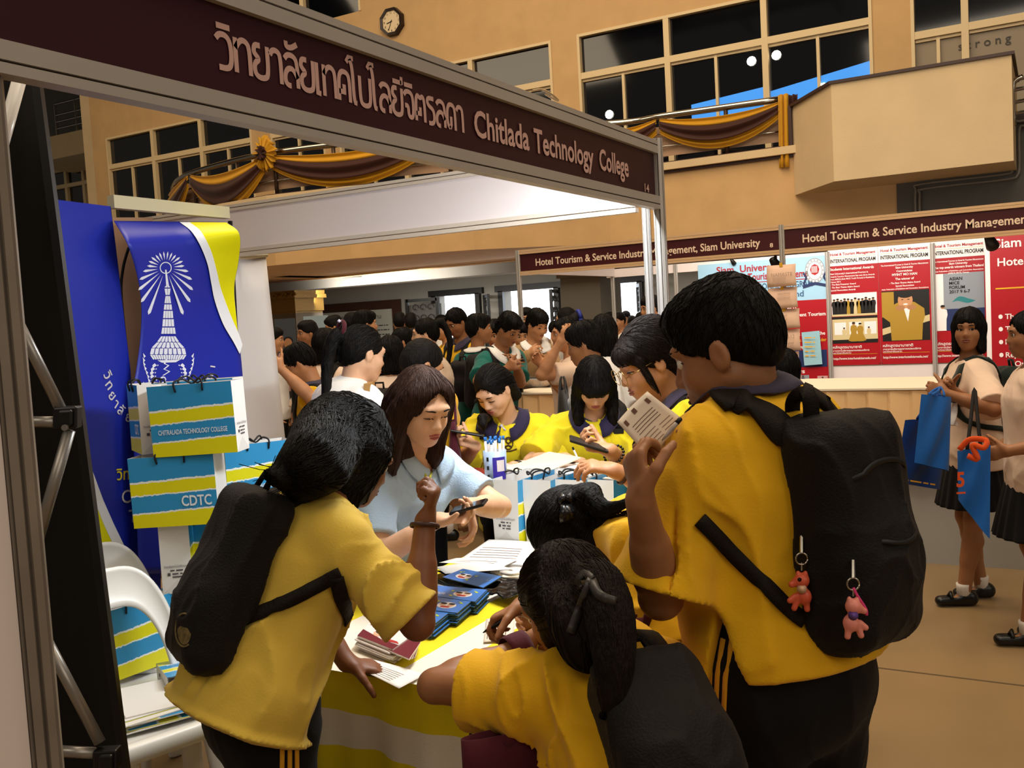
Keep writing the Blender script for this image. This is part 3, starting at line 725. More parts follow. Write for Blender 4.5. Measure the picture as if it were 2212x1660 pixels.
# ------------------------------------------------------------------ the hall
TAN = mat('tan_stucco', '#c8a270', rough=.85, noise=.06, nscale=2.5, bump=.15, bscale=40); TANL = mat('pale_stucco', '#cdb48c', rough=.85, noise=.05, nscale=2, bump=.15, bscale=40)
GREYW = mat('grey_plaster', '#8f8a80', rough=.85, noise=.05, nscale=2); FLOORM = mat('terrazzo_floor', '#8d7350', rough=.32, spec=.5, noise=.10, nscale=1.3)
DARKW = mat('dark_plaster', '#55524c', rough=.85, noise=.05); CREAMF = mat('cream_frame', '#dcc396', rough=.5); GLASSB = mat('black_glass', '#05060a', rough=.06, spec=.8); SKYG = mat('sky_reflection_glow', '#3f86d8', emit=.85, rough=.1)
CHROME = mat('polished_steel', '#b9b4aa', rough=.18, metal=1); DKCAP = mat('dark_coping', '#3a2420', rough=.5); ALU = mat('aluminium_profile', '#b4aea8', rough=.42, metal=.25, noise=.05, nscale=3); ALUD = mat('profile_groove', '#4a423a', rough=.6)
WHITEP = mat('white_panel', '#e2d6d4', rough=.45); MARP = mat('maroon_fascia', '#34101a', rough=.4); LETT = mat('sign_lettering', '#c9a49c', rough=.5); LETW = mat('pale_lettering', '#e8cdb2', rough=.5); BRFR = mat('cream_profile', '#c9a57c', rough=.4)
DAYM = mat('bright_daylight', '#f2f6ff', emit=3.2); TUBE = mat('tube_light', '#f4f8ff', emit=14); LAMPGLOW = mat('downlight_and_glint', '#fff6e0', emit=6); IRON = mat('dark_ironwork', '#1a1815', rough=.5); BRWOOD = mat('brown_wood', '#3a2016', rough=.5, noise=.1, nscale=6, stretch=(1, 8, 8)); GOLD = mat('gilded_plaster', '#8a6a2c', rough=.45, metal=.4, bump=.5, bscale=50)
DRB = cloth('brown_drape', '#3a1a10', rough=.6); DRY = cloth('gold_drape', '#c08a12', rough=.5)

m = MB(); m.box((-26, -4, -.1), (12, 24, 0)); struct('floor', m.v, m.f, FLOORM)
m = MB()
for y in (4.35, 8.6): m.box((-26, y, 0), (12, y+.012, .0015))
for x in (-6.3, -1.9, 2.5): m.box((x, -4, 0), (x+.012, 24, .0015))
struct('trim_1', m.v, m.f, mat('floor_joint', '#5b4a33', rough=.6))
# upper wall with openings cut out of it: built from strips round the windows
YB = 14.5
WIN = [(-6.68, -2.15, 3.73, 6.19, [-5.16, -3.65], 5.52), (-11.7, -7.15, 3.73, 6.19, [-10.2, -8.73], 5.52), (-18.28, -13.92, 3.73, 6.16, [-16.8, -15.35], 5.52), (-13.42, -12.05, 3.73, 6.16, [], 5.52), (-13.9, -11.0, 7.46, 9.2, [-12.4], 9.3), (-1.65, .6, 3.73, 6.6, [-.98], 5.2), (-14.9, -10.9, 9.9, 9.95, [], 9.95)]
def wall_with_holes(x0, x1, z0, z1, holes, y, th):
    m = MB(); xs = sorted({x0, x1, *[min(max(a, x0), x1) for h in holes for a in h[:2]]}); zs = sorted({z0, z1, *[min(max(a, z0), z1) for h in holes for a in h[2:4]]})
    for i in range(len(xs)-1):
        for j in range(len(zs)-1):
            cx, cz = (xs[i]+xs[i+1])/2, (zs[j]+zs[j+1])/2
            if not any(h[0] < cx < h[1] and h[2] < cz < h[3] for h in holes): m.box((xs[i], y, zs[j]), (xs[i+1], y+th, zs[j+1]))
    return m
m = wall_with_holes(-18.75, 6, 2.65, 10.5, WIN[:6], YB, .3); struct('wall_back', m.v, m.f, TAN)
for wi, (x0, x1, z0, z1, mul, tr) in enumerate(WIN[:6]):
    root = bpy.data.objects.new('window_%d' % (wi+1), None); COL.objects.link(root); root.location = (x0, YB+.1, z0); root['kind'] = 'structure'; ROOT[root.name] = A([x0, YB+.1, z0])
    f = MB(); w = .045; y0, y1 = YB+.0, YB+.12
    for x in (x0, x1-w): f.box((x, y0-.02, z0), (x+w, y1, z1))
    f.box((x0+w, y0-.018, z1-w), (x1-w, y1, z1))
    if tr < z1: f.box((x0+w, y0-.012, tr-.05), (x1-w, y1-.002, tr+.05))
    for x in mul: f.box((x-.045, y0-.016, z0), (x+.045, y1-.001, z1-w))
    ed = [x0]+mul+[x1]
    for a, b in zip(ed[:-1], ed[1:]):
        c = (a+b)/2
        if tr < z1: f.box((c-.022, y0+.02, z0), (c+.022, y1, tr)); f.box((a+.05, y0+.03, tr-.09), (b-.05, y1-.01, tr-.04))
    f.build('window_frame', CREAMF, root)
    for a, b in zip(ed[:-1], ed[1:]):
        c = (a+b)/2
        if wi == 5:
            g = MB(); g.quad((a, y0+.07, tr), (b, y0+.07, tr), (b, y0+.07, z1), (a, y0+.07, z1)); g.build('pane', GLASSB, root)
            g = MB(); g.quad((a, y0+.07, z0), (b, y0+.07, z0), (b, y0+.07, tr), (a, y0+.07, tr)); g.build('frosted_pane', mat('frosted_glass', '#8a7a62', rough=.45), root); continue
        g = MB(); g.quad((a, y0+.07, z0), (b, y0+.07, z0), (b, y0+.07, z1), (a, y0+.07, z1)); 
        gp = g.build('pane', GLASSB, root)
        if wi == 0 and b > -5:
            zt0, zt1 = 4.79+(a+4.83)/2.61*.2, 4.79+(b+4.83)/2.61*.2; g = MB(); xa = max(a, -4.83); g.quad((xa, y0+.066, z0+.55), (b, y0+.066, z0+.55), (b, y0+.066, zt1), (xa, y0+.066, 4.79)); g.build('sky_reflection', SKYG, root)  # sky reflection painted on the panes as a glowing blue quad
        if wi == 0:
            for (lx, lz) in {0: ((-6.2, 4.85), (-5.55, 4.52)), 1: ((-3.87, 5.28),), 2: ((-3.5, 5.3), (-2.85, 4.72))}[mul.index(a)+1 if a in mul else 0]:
                g = MB(); g.lathe([(.0, -.004), (.07, 0), (.0, .004)], (lx, y0+.05, lz), 10, ax=(0, 1, 0)); g.build('lamp_glint', LAMPGLOW, root)  # lamp reflections painted on the panes as glowing discs
m = MB(); put_text(m, 's t r o n g', (-1.07, YB+.06, 4.92), (1, 0, 0), (0, 0, 1), .16, off=.004)
tag(m.build('window_lettering', mat('dark_lettering', '#3a3632')), 'thin grey lettering reading strong on the frosted upper window', 'lettering')
m = MB(); put_text(m, 'S', (-1.09, YB+.055, 4.92), (1, 0, 0), (0, 0, 1), .17, off=.01)
# building end at the left, recessed wing
m = MB(); m.box((-19.05, YB+.002, 0), (-18.752, 20, 10.5)); struct('wall_left', m.v, m.f, TANL)
m = MB(); m.box((-34, 21, 0), (-19, 21.3, 12)); struct('wall_rear', m.v, m.f, DARKW)
root = bpy.data.objects.new('window_8', None); COL.objects.link(root); root['kind'] = 'structure'; ROOT[root.name] = A([0., 0, 0])
a = AT(110, 372, 1, 20.9); b = AT(212, 345, 1, 20.9); zb = AT(215, 440, 1, 20.9)[2]
f = MB(); 
for x in np.linspace(a[0]-1, b[0]+1, 6): f.box((x-.06, 20.85, zb-1), (x+.06, 20.99, a[2]))
for z in (a[2], (a[2]+zb)/2+.1, (a[2]+zb)/2-.9): f.box((a[0]-1, 20.84, z-.06), (b[0]+1, 20.99, z+.06))
f.build('window_frame', CREAMF, root); f = MB(); f.quad((a[0]-1, 20.95, zb-1), (b[0]+1, 20.95, zb-1), (b[0]+1, 20.95, a[2]), (a[0]-1, 20.95, a[2])); f.build('pane', GLASSB, root)
# small upper balcony of the wing with its steel rail
YS = 19.0; p0 = AT(90, 300, 1, YS); p1 = AT(196, 268, 1, YS); p2 = AT(196, 320, 1, YS)
m = MB(); m.box((p0[0]-1.2, YS, p2[2]-.1), (p1[0]+.2, 21, p1[2]-.1)); struct('trim_2', m.v, m.f, TANL)
t = thing('balcony_railing', 'pale steel railing on the small high balcony at far left', 'railing', (p0[0], YS, p1[2]-.1)); zt = p1[2]-.1
f = MB(); x0, x1 = AT(113, 236, 1, YS)[0], p1[0]+.2
for z in (.22, .42, .62, .95): f.tube([(x0, YS+.1, zt+z*1.0), (x1, YS+.1, zt+z)], .03)
f.build('rail', CHROME, t); 
for x in (x0, (x0+x1)/2): f = MB(); f.tube([(x, YS+.1, zt), (x, YS+.1, zt+.95)], .035); f.build('post', CHROME, t)
m = MB(); m.tube([(AT(163, 250, 1, YS)[0], YS+.6, zt), (AT(163, 250, 1, YS)[0], YS+.6, zt+3)], .16, 14); struct('trim_3', m.v, m.f, GREYW)
# roof over everything: dark, with trusses
m = MB(); m.box((-34, -6, 12), (14, 24, 12.2)); struct('ceiling', m.v, m.f, mat('dark_roof', '#1c1a18', rough=.8))
m = MB()
for x in np.arange(-30, 12, 3.0):
    m.tube([(x, -5, 11.2), (x, 23, 11.2)], .05, 6)
    for y in np.arange(-5, 22, 2.0): m.tube([(x, y, 11.2), (x, y+1, 11.9), (x, y+2, 11.2)], .035, 5)
struct('trim_4', m.v, m.f, mat('truss_steel', '#4a4844', rough=.5))
# balcony: slab with curved left end, front face down to the lobby beam
zr, zl = 4.357, 3.725
edge = [(-.36, 13.5), (-2.95, 13.0), (-4.7, 13.0), (-5.6, 12.95), (-7.2, 11.75), (-9.0, 11.2), (-10.3, 11.0), (-11.4, 11.1), (-12.6, 11.45), (-13.8, 12.2), (-14.7, 13.2), (-15.0, 14.5)]
def poly_extr(mb, pl, z0, z1, mi=0):
    k = len(pl); mb.add([(x, y, z0) for x, y in pl]+[(x, y, z1) for x, y in pl], [tuple(reversed(range(k))), tuple(range(k, 2*k))]+[(i, (i+1) % k, (i+1) % k+k, i+k) for i in range(k)], mi)
m = MB(); poly_extr(m, [(6, 14.5), (6, 13.0)]+edge[1:], zl-.16, zl); struct('trim_5', m.v, m.f, DKCAP)
m = MB(); poly_extr(m, [(6, 14.4), (6, 13.02)]+[(x, y+.04) for x, y in edge[1:]], 2.66, zl-.03); struct('wall_front', m.v, m.f, TAN)
m = MB(); poly_extr(m, [(-2.0, 13.3), (-2.0, 12.9)]+[(x, y-.06) for x, y in edge[1:10]]+[(-13.7, 13.2)], zl-.12, zl-.02); struct('trim_6', m.v, m.f, TANL)
# solid parapet box at the right
m = MB(); poly_extr(m, [(-.36, 13.6), (-2.95, 13.6), (-2.95, 13.0), (-2.26, 12.0), (-.36, 12.0)], 3.06, 4.2); struct('wall_right', m.v, m.f, TANL)
m = MB(); poly_extr(m, [(-.33, 13.6), (-2.98, 13.6), (-2.98, 12.97), (-2.28, 11.97), (-.33, 11.97)], 4.2, 4.235); m.box((-2.99, 12.95, zl-.1), (-2.95, 13.05, 4.22)); struct('trim_7', m.v, m.f, DKCAP)
# recess under it with a conduit run
x_r = AT(1937, 420, 1, 13.0)[0]
m = MB(); m.box((x_r, 12.99, 2.2), (6, 13.02, 3.6)); struct('wall_recess', m.v, m.f, DARKW)
c = thing('conduit', 'pair of grey metal conduits bending along the dark wall under the parapet', 'pipe', (-.3, 12.9, 2.6))
for o in (0, .06):
    P = [AT(q[0], q[1], 1, 12.93)+A([o*.8, 0, -o]) for q in ((1978, 470), (1978, 412), (1990, 398), (2160, 378), (2188, 368), (2192, 340), (2192, 270), (2204, 262), (2240, 258))]
    f = MB(); f.tube(spline(P, 40), .017, 7); f.build('pipe', mat('conduit_grey', '#6b665c', rough=.5), c, True)
t = thing('handrail', 'short polished steel guard rail standing right of the solid parapet', 'railing', (-.25, 12.6, 3.7))
f = MB()
for q in (165, 188, 215, 240): f.tube([AT(2192 if q > 165 else 2198, q+6, 1, 12.6), AT(2260, q-8, 1, 12.6)], .022)
f.build('rail', CHROME, t); f = MB(); f.tube(spline([AT(2190, 272, 1, 12.6), AT(2188, 200, 1, 12.6), AT(2192, 176, 1, 12.6), AT(2210, 165, 1, 12.6)], 14), .03); f.build('post', CHROME, t, True)
# polished railing along the curved edge, gold and brown swags
RP = [(-3.1, 13.13), (-4.67, 13.0), (-5.42, 12.94), (-7.2, 11.85), (-9.16, 11.3), (-10.3, 11.12), (-11.25, 11.2), (-12.7, 11.59), (-13.8, 12.3), (-14.56, 13.0)]
RPs = spline([(x, y, zr) for x, y in RP], 60)
t = thing('balcony_handrail', 'long polished steel railing curving along the upper balcony', 'railing', (-8, 11.6, zl))
f = MB(); f.tube(RPs, .045, 10); f.build('top_rail', CHROME, t, True)
for dz in (.24, .42): f = MB(); f.tube(RPs-A([0, 0, dz]), .014, 6); f.build('lower_rail', CHROME, t, True)
for k in range(3, 60, 6):
    f = MB(); p = RPs[k]; f.tube([p, (p[0], p[1], zl)], .03, 8); f.build('post', mat('bronze_post', '#4a3a30', rough=.35, metal=.6), t, True)
f = MB()
for k in range(60):
    a, b = RPs[k], RPs[k+1]; o = A([0, .05, 0]); f.add([a+o-A([0, 0, .13]), b+o-A([0, 0, .13]), b+o-A([0, 0, .55]), a+o-A([0, 0, .55])], [(0, 1, 2, 3)])
f.build('infill_panel', mat('cream_infill', '#a58468', rough=.6), t)
def rail_at(x):
    o_ = np.argsort(RPs[:, 0]); return A([x, np.interp(x, RPs[o_, 0], RPs[o_, 1]), zr])
def swag(x0, x1, label, sag=.42, top=-.03, rev=False, n=30):
    a, b = rail_at(x0), rail_at(x1); root = thing('swag_drape', label, 'drapery', (a+b)/2, 'gold and brown swags on the balcony rail')
    def P(u, v, lo, hi, off, ph):
        base = rail_at(x0+(x1-x0)*u); s = 4*u*(1-u); w = lo+(hi-lo)*v
        z = zr+top-s*sag*w-(.03+.05*w)*(1-s)*2*w; pl = .016*math.sin(v*10+ph)*(.4+s)
        return (base[0], base[1]-.09-off-pl-.05*s*math.sin(w*3), z)
    for nm, lo, hi, off, mm in (('gold_band', .25, .62, .0, DRY), ('brown_band', .5, 1.0, .03, DRB), ('gold_lining', .92, 1.22, .0, DRY)):
        f = MB(); f.sheet(lambda u, v: P(u, v, lo, hi, off, lo*9), n, 14, th=.006); f.build(nm, mm, root, True)
    return root
swag(-3.12, -4.75, 'brown and gold swag between the steel rail post and the solid parapet')
swag(-4.8, -6.6, 'brown and gold swag partly hidden behind the large maroon sign')
swag(-7.7, -10.25, 'long brown and gold swag right of the gold rosette on the curved rail', .5)
swag(-10.35, -12.35, 'brown and gold swag left of the gold rosette', .62)
swag(-12.45, -14.3, 'end swag of gold and brown at the far left of the curved rail', .55)
p = rail_at(-10.3); t = thing('drape_rosette', 'ruffled gold and brown rosette where two swags meet', 'drapery', p)
f = MB(); f.sheet(lambda u, v: (p[0]+(.05+.16*u)*math.cos(2*PI*v)*(1+.15*math.sin(11*2*PI*v)), p[1]-.2-.05*math.sin(17*2*PI*v)*u+.06*u, p[2]-.03+(.05+.20*u)*math.sin(2*PI*v)*(1+.15*math.cos(13*2*PI*v))), 6, 72, th=.008); f.build('outer_ruffle', DRY, t, True)
f = MB(); f.sheet(lambda u, v: (p[0]+.09*u*math.cos(2*PI*v), p[1]-.24+.04*math.sin(9*2*PI*v)*u, p[2]-.03+.11*u*math.sin(2*PI*v)), 4, 40, th=.008); f.build('centre', DRB, t, True)
f = MB(); f.sheet(lambda u, v: (-3.12+.11*v+.03*math.sin(9*v)-.02*u, 13.0+.04*math.sin(v*14), zr+.03-.95*u), 10, 12, th=.008); o = f.build('drape_tail', DRY, None, True); tag(o, 'hanging gold drape tail at the parapet end of the rail', 'drapery')
f = MB(); f.sheet(lambda u, v: (-3.02+.13*v-.02*u, 13.06+.04*math.sin(v*14+2), zr+.02-.62*u), 10, 10, th=.008); o = f.build('drape_tail', DRB, None, True); tag(o, 'hanging brown drape tail against the parapet edge', 'drapery')
# wall clock
cc = AT(846, 47, 1, YB-.06); ex = A([1, 0, 0]); ez = A([0, 0, 1.]); t = thing('wall_clock', 'octagonal dark wood wall clock with cream face', 'clock', cc)
R = .26; oc = lambda r, o=PI/8: [(r*math.cos(o+k*PI/4), r*math.sin(o+k*PI/4)) for k in range(8)]
f = MB(); P0 = oc(R); P1 = oc(R*.78)
V = [cc+ex*a+ez*b+A([0, .05, 0]) for a, b in P0]+[cc+ex*a*.97+ez*b*.97-A([0, .04, 0]) for a, b in P0]+[cc+ex*a+ez*b-A([0, .03, 0]) for a, b in P1]+[cc+ex*a+ez*b-A([0, .0, 0]) for a, b in P1]
f.add(V, [(8*r+i, 8*r+(i+1) % 8, 8*(r+1)+(i+1) % 8, 8*(r+1)+i) for r in range(3) for i in range(8)]); f.build('case', mat('clock_case', '#24130e', rough=.35), t)
f = MB(); f.prism([(R*.8*math.cos(k*PI/16), R*.8*math.sin(k*PI/16)) for k in range(32)], cc-A([0, .012, 0]), ex, ez); f.build('dial', mat('clock_dial', '#e0c8a0', rough=.5), t)
f = MB()
for k in range(1, 13):
    w = PI/2-k*PI/6; put_text(f, str(k), cc+ex*R*.60*math.cos(w)+ez*(R*.60*math.sin(w)-.018)-A([0, .014, 0]), ex, ez, .055, align='c')
f.build('numerals', mat('ink_black', '#151210'), t)
for nm, ang, ln, wd_ in (('hour_hand', PI/2-2*PI*8.58/12, .10, .007), ('minute_hand', PI/2-2*PI*34/60, .16, .005)):
    f = MB(); d = ex*math.cos(ang)+ez*math.sin(ang); q = np.cross(d, A([0, 1., 0])); f.obox(cc-A([0, .02, 0])+d*ln*.4, d*ln*.6, A([0, .002, 0]), q*wd_); f.build(nm, mat('ink_black', '#151210'), t)
# lobby under the balcony
m = MB(); m.box((-24, 13.12, 2.78), (6, 20, 2.9)); struct('ceiling_lobby', m.v, m.f, GREYW)
m = MB(); m.box((-24, 15.4, 2.5), (6, 15.9, 2.78)); m.box((-12.5, 13.3, 2.66), (-12.1, 19, 2.78)); struct('trim_8', m.v, m.f, GREYW)
DO = [(AT(945, 640, 1, 19)[0], AT(1030, 640, 1, 19)[0]), (AT(1090, 640, 1, 19)[0], AT(1200, 640, 1, 19)[0]), (AT(1290, 640, 1, 19)[0], AT(1380, 640, 1, 19)[0])]
m = wall_with_holes(-24, 6, 0, 2.8, [(a, b, -.1, 2.3) for a, b in DO], 19, .3); struct('wall_lobby', m.v, m.f, GREYW)
m = MB(); m.quad((-24, 23, -1), (6, 23, -1), (6, 23, 6), (-24, 23, 6)); o = struct('exterior_daylight', m.v, m.f, DAYM)
m = MB(); m.box((-24, 19.3, -.1), (6, 23, 0)); struct('ground_outside', m.v, m.f, mat('pale_paving', '#b8b4ac', rough=.8))
def grille(name, x0, x1, y0, y1, label):
    """iron door leaf, from (x0,y0) to (x1,y1), with scroll work"""
    a = A([x0, y0, 0.0]); e = A([x1-x0, y1-y0, 0.0]); w = np.linalg.norm(e); e /= w; n = A([-e[1], e[0], 0]); root = thing(name, label, 'door', a); f = MB(); z = A([0, 0, 1.])
    for s_ in (0, w): f.obox(a+e*s_+z*1.12, e*.04, n*.03, z*1.12)
    for h_ in (.06, .9, 1.62, 2.2): f.obox(a+e*w/2+z*h_, e*w/2, n*.03, z*.035)
    f.build('frame', IRON, root); f = MB()
    for k in range(1, 7): f.tube([a+e*w*k/7+z*.9, a+e*w*k/7+z*1.5], .012, 5); f.tube([a+e*w*k/7+z*.1, a+e*w*k/7+z*.9], .012, 5)
    for r_ in (.22, .32): f.tube([a+e*(w/2+r_*math.cos(q))+z*(1.35+r_*math.sin(q)) for q in np.linspace(0, PI, 12)], .014, 5)
    for cx in (.25, .5, .75):
        for cz in (1.78, 2.02):
            f.tube([a+e*w*cx+e*(.11-.012*k)*math.cos(k*.7)+z*(cz+(.11-.012*k)*math.sin(k*.7)) for k in range(9)], .013, 5)
    f.build('scrollwork', IRON, root); f = MB(); f.obox(a+e*w/2+z*.5, e*w/2, n*.01, z*.42); f.build('panel', IRON, root)
X19 = lambda x: AT(x, 650, 1, 19)[0]; X18 = lambda x: AT(x, 660, 1, 18)[0]
f = MB(); a = X18(874), X18(940); f.box((a[0], 18.2, .1), (a[1], 18.25, 2.1)); o = struct('door_5', f.v, f.f, mat('door_back', '#4a4640', rough=.7))
grille('iron_door', X18(874), X18(940), 18.1, 18.1, 'ornate dark iron door leaf folded flat against grey lobby wall')
grille('iron_door', X19(1046), X19(1084), 19.0, 18.4, 'ornate iron door leaf open between the two bright doorways')
grille('iron_door', X19(1204), X19(1222), 19.0, 18.3, 'narrow iron door leaf open beside the square column')
grille('iron_door', X19(1378), X19(1408), 19.0, 18.4, 'iron door leaf open at the bright doorway behind the booth post')
m = MB()
for a, b in DO: m.box((a-.2, 18.9, 2.28), (b+.2, 19.0, 2.42)); m.box((a-.12, 18.9, 0), (a, 19.02, 2.3)); m.box((b, 18.9, 0), (b+.12, 19.02, 2.3))
struct('trim_9', m.v, m.f, IRON)
a = AT(1215, 700, 1, 15.0)[0], AT(1300, 700, 1, 15.0)[0]; m = MB(); m.box((a[0], 15, 0), (a[1], 15.9, 2.78)); m.box((a[0]-.05, 14.95, 2.3), (a[1]+.05, 15.9, 2.36)); struct('column_1', m.v, m.f, mat('column_paint', '#6b6252', rough=.7))
a = AT(585, 700, 1, 14.2)[0], AT(640, 700, 1, 14.2)[0]; m = MB(); m.box((a[0]-.8, 14.2, 0), (a[1], 15, 2.0)); struct('column_2', m.v, m.f, mat('column_paint', '#6b6252', rough=.7))
f = MB(); zc = AT(620, 640, 1, 14.2)[2]
for k, (o, z0, z1) in enumerate(((.0, -.34, -.3), (.04, -.3, -.05), (.12, -.05, .02), (.08, .02, .1))): f.box((a[0]-.8-o, 14.2-o, zc+z0), (a[1]+o, 15, zc+z1))
for k in range(3): f.tube([(a[1]+.1-.12*k*2+.06*math.cos(q)*(1-q/9), 14.06, zc+.0+.06*math.sin(q)*(1-q/9)) for q in np.linspace(0, 8, 16)], .02, 5)
o = ob('column_capital', f.v, f.f, GOLD); o['kind'] = 'structure'
for k, x in enumerate((905, 1060, 1180)):
    p = AT(x, 0, 1, (17.2, 17.6, 14.6)[k]); p[2] = 2.778; f = MB(); f.lathe([(.12, .003), (.12, -.02), (.09, -.02)], p, 16); t = f.build('downlight', LAMPGLOW); tag(t, 'round recessed downlight in lobby ceiling, %s' % ('nearest the gilded column', 'above the teal shirted students', 'beside the booth post')[k], 'lamp')
# notice board and stained glass on the lobby wall
a, b = AT(672, 662, 1, 18.9), AT(862, 655, 1, 18.9); t = thing('notice_board', 'large pale notice board in brown frame on the lobby wall', 'notice board', (a+b)/2)
f = MB(); f.box((a[0], 18.93, .8), (b[0], 18.99, a[2]+.02)); f.build('frame', BRWOOD, t); f = MB(); f.box((a[0]+.2, 18.9, 1.0), (b[0]-.25, 18.95, a[2]-.2)); f.build('sheet', mat('board_sheet', '#a8a698', rough=.6), t)
f = MB(); cx = (a[0]+b[0])/2; put_text(f, 'ศูนย์กีฬา  มหาวิทยาลัยสยาม', (cx, 18.895, a[2]-.42), (1, 0, 0), (0, 0, 1), .15, align='c')
for k in range(7):
    for q in (-1.0, -.2, .55): put_line(f, (cx+q, 18.895, a[2]-.6-.11*k), (1, 0, 0), (0, 0, 1), .5, .035, seed=k)
f.build('lettering', mat('ink_black', '#151210'), t)
c = AT(657, 668, 1, 16.0); t = bpy.data.objects.new('window_9', None); COL.objects.link(t); t.location = tuple(c-A([0, 0, .8])); t['kind'] = 'structure'; ROOT[t.name] = c-A([0, 0, .8]); f = MB(); V = []; mi = 0
gm = [mat('glass_violet', '#7a4ad8', emit=1.6), mat('glass_white', '#e8e4ff', emit=2.2)]
for r_ in range(5):
    for k in range(14):
        q0, q1 = PI*k/14, PI*(k+.8)/14; r0, r1 = .02+.05*r_, .06+.05*r_
        f.add([c+A([r*math.cos(q), 0, r*math.sin(q)*1.5]) for r, q in ((r0, q0), (r1, q0), (r1, q1), (r0, q1))], [(0, 1, 2, 3)], (k+r_) % 2)
for k in range(5):
    for j in range(6): x, z = -.22+.09*k, -.12-.12*j; f.add([c+A(v) for v in ((x, 0, z), (x+.075, 0, z), (x+.075, 0, z+.1), (x, 0, z+.1))], [(0, 1, 2, 3)], (k+j) % 2)
f.build('glass', gm, t); f = MB(); f.obox(c+A([0, .03, -.3]), (.3, 0, 0), (0, .02, 0), (0, 0, .75)); f.build('lead_frame', IRON, t)
# ------------------------------------------------------------------ near exhibition stand: fascias and posts
XS, YC, ZT = -1.27, 3.41, 2.25
GL = {  # strokes of the loop-less Thai letters, unit height
 'wo': (.62, [[(.02, .82), (.14, .97), (.38, .97), (.52, .76), (.52, .22), (.40, .03), (.08, .03)]]),
 'tho': (.66, [[(.06, .0), (.06, 1)], [(.06, .70), (.24, .97), (.44, .97), (.56, .80), (.56, .0)]]),
 'yo': (.66, [[(.30, .97), (.12, .97), (.06, .86), (.06, .72), (.26, .56), (.06, .42), (.06, .16), (.18, .03), (.42, .03), (.56, .16), (.56, 1)]]),
 'aa': (.50, [[(.0, .80), (.10, .97), (.30, .97), (.40, .82), (.40, .0)]]),
 'lo': (.66, [[(.06, .82), (.18, .97), (.42, .97), (.56, .80), (.56, .0)], [(.56, .30), (.40, .56), (.20, .56), (.06, .38), (.06, .12), (.16, .03), (.28, .03)]]),
 'e': (.30, [[(.06, 1), (.06, .05), (.20, .03)]]),
 'kho': (.66, [[(.06, 0), (.06, .72), (.18, .97), (.44, .97), (.56, .80), (.56, 0)], [(.06, .30), (.30, .30), (.30, .55)]]),
 'o': (.34, [[(-.20, 1.32), (-.08, 1.50), (.14, 1.50)], [(-.04, 1.46), (.08, 1.2), (.08, .05), (.22, .03)]]),
 'no': (.66, [[(.06, 1), (.06, .16), (.18, .03), (.42, .03), (.56, .16), (.56, 1)]]),
 'cho': (.62, [[(.02, .82), (.14, .97), (.38, .97), (.52, .80), (.52, .16), (.40, .03), (.24, .10), (.24, .45), (.06, .45)]]),
 'to': (.66, [[(.06, 0), (.06, .76), (.16, .97), (.31, .84), (.46, .97), (.56, .76), (.56, 0)], [(.06, .28), (.30, .28), (.30, .52)]]),
 'ro': (.56, [[(.46, .97), (.14, .97), (.06, .84), (.14, .68), (.38, .58), (.46, .44), (.46, .14), (.34, .03), (.12, .03)]]),
 'do': (.66, [[(.22, .03), (.06, .20), (.06, .72), (.18, .97), (.44, .97), (.56, .80), (.56, 0)], [(.22, .03), (.30, .2), (.30, .5)]])}
UPV = {'i': [[(-.56, 1.20), (-.10, 1.20)]], 'ii': [[(-.56, 1.20), (-.08, 1.20)], [(-.08, 1.14), (-.08, 1.42)]], 'a': [[(-.50, 1.38), (-.50, 1.20), (-.30, 1.20), (-.06, 1.36)]]}
def ribbon(mb, pts, w, org, ex, ey, th, mi=0):
    P = [A(p) for p in pts]; k = len(P); L, Rr = [], []
    for i in range(k):
        d0 = nrm(P[i]-P[i-1]) if i else nrm(P[1]-P[0]); d1 = nrm(P[i+1]-P[i]) if i < k-1 else d0; n0 = A([-d0[1], d0[0]]); n1 = A([-d1[1], d1[0]]); n = nrm(n0+n1); q = w/2/max(.5, n@n0); L.append(P[i]+n*q); Rr.append(P[i]-n*q)
    nz = np.cross(ex, ey); T = lambda p, z: org+ex*p[0]+ey*p[1]+nz*z; b = [T(p, th) for p in L]+[T(p, th) for p in Rr]
    mb.add(b, [(k+i, k+i+1, i+1, i) for i in range(k-1)], mi)
def chaikin(P):
    P = [A(p, dtype=float) for p in P]
    if len(P) < 4: return P
    for _ in range(2):
        Q = [P[0]]
        for a, b in zip(P[:-1], P[1:]): Q += [a*.75+b*.25, a*.25+b*.75]
        P = Q+[P[-1]]
    return P
def thai_sign(mb, seq, org, ex, ey, h, length, th=.002):
    tot = sum(GL[g][0] for g in seq if g in GL); sx = length/tot; x = 0
    for g in seq:
        S_, adv = (GL[g][1], GL[g][0]) if g in GL else (UPV[g], 0)
        for st in S_: ribbon(mb, [((x+a)*sx/h, b) for a, b in chaikin(st)], .17, org, ex*h, ey*h, th)
        x += adv
Yv, Zv, Xv = A([0, 1., 0]), A([0, 0, 1.]), A([1., 0, 0])
t = thing('fascia_sign', 'large maroon fascia sign in grey frame overhead with Thai and English lettering', 'sign', (XS, 2.0, 2.0))
f = MB(); f.box((XS-.012, -.6, 2.045), (XS-.002, YC-.03, 2.205)); f.build('sign_panel', MARP, t)
for z0, z1 in ((2.203, 2.25), (2.0, 2.047)):
    f = MB(); zm = (z0+z1)/2+.006*(1 if z0 > 2.1 else -1)
    f.box((XS-.02, -.6, z0), (XS+.012, YC-.02, zm-.002)); f.box((XS-.02, -.6, zm+.002), (XS+.012, YC-.02, z1)); f.box((XS-.018, -.6, zm-.003), (XS+.006, YC-.02, zm+.003), 1)
    f.build('frame_rail', [ALU, ALUD], t)
f = MB(); thai_sign(f, 'wo i tho yo aa lo a yo e tho kho o no o lo yo ii cho i to ro lo do aa'.split(), A([XS, 1.25, 2.092]), Yv, Zv, .062, .815)
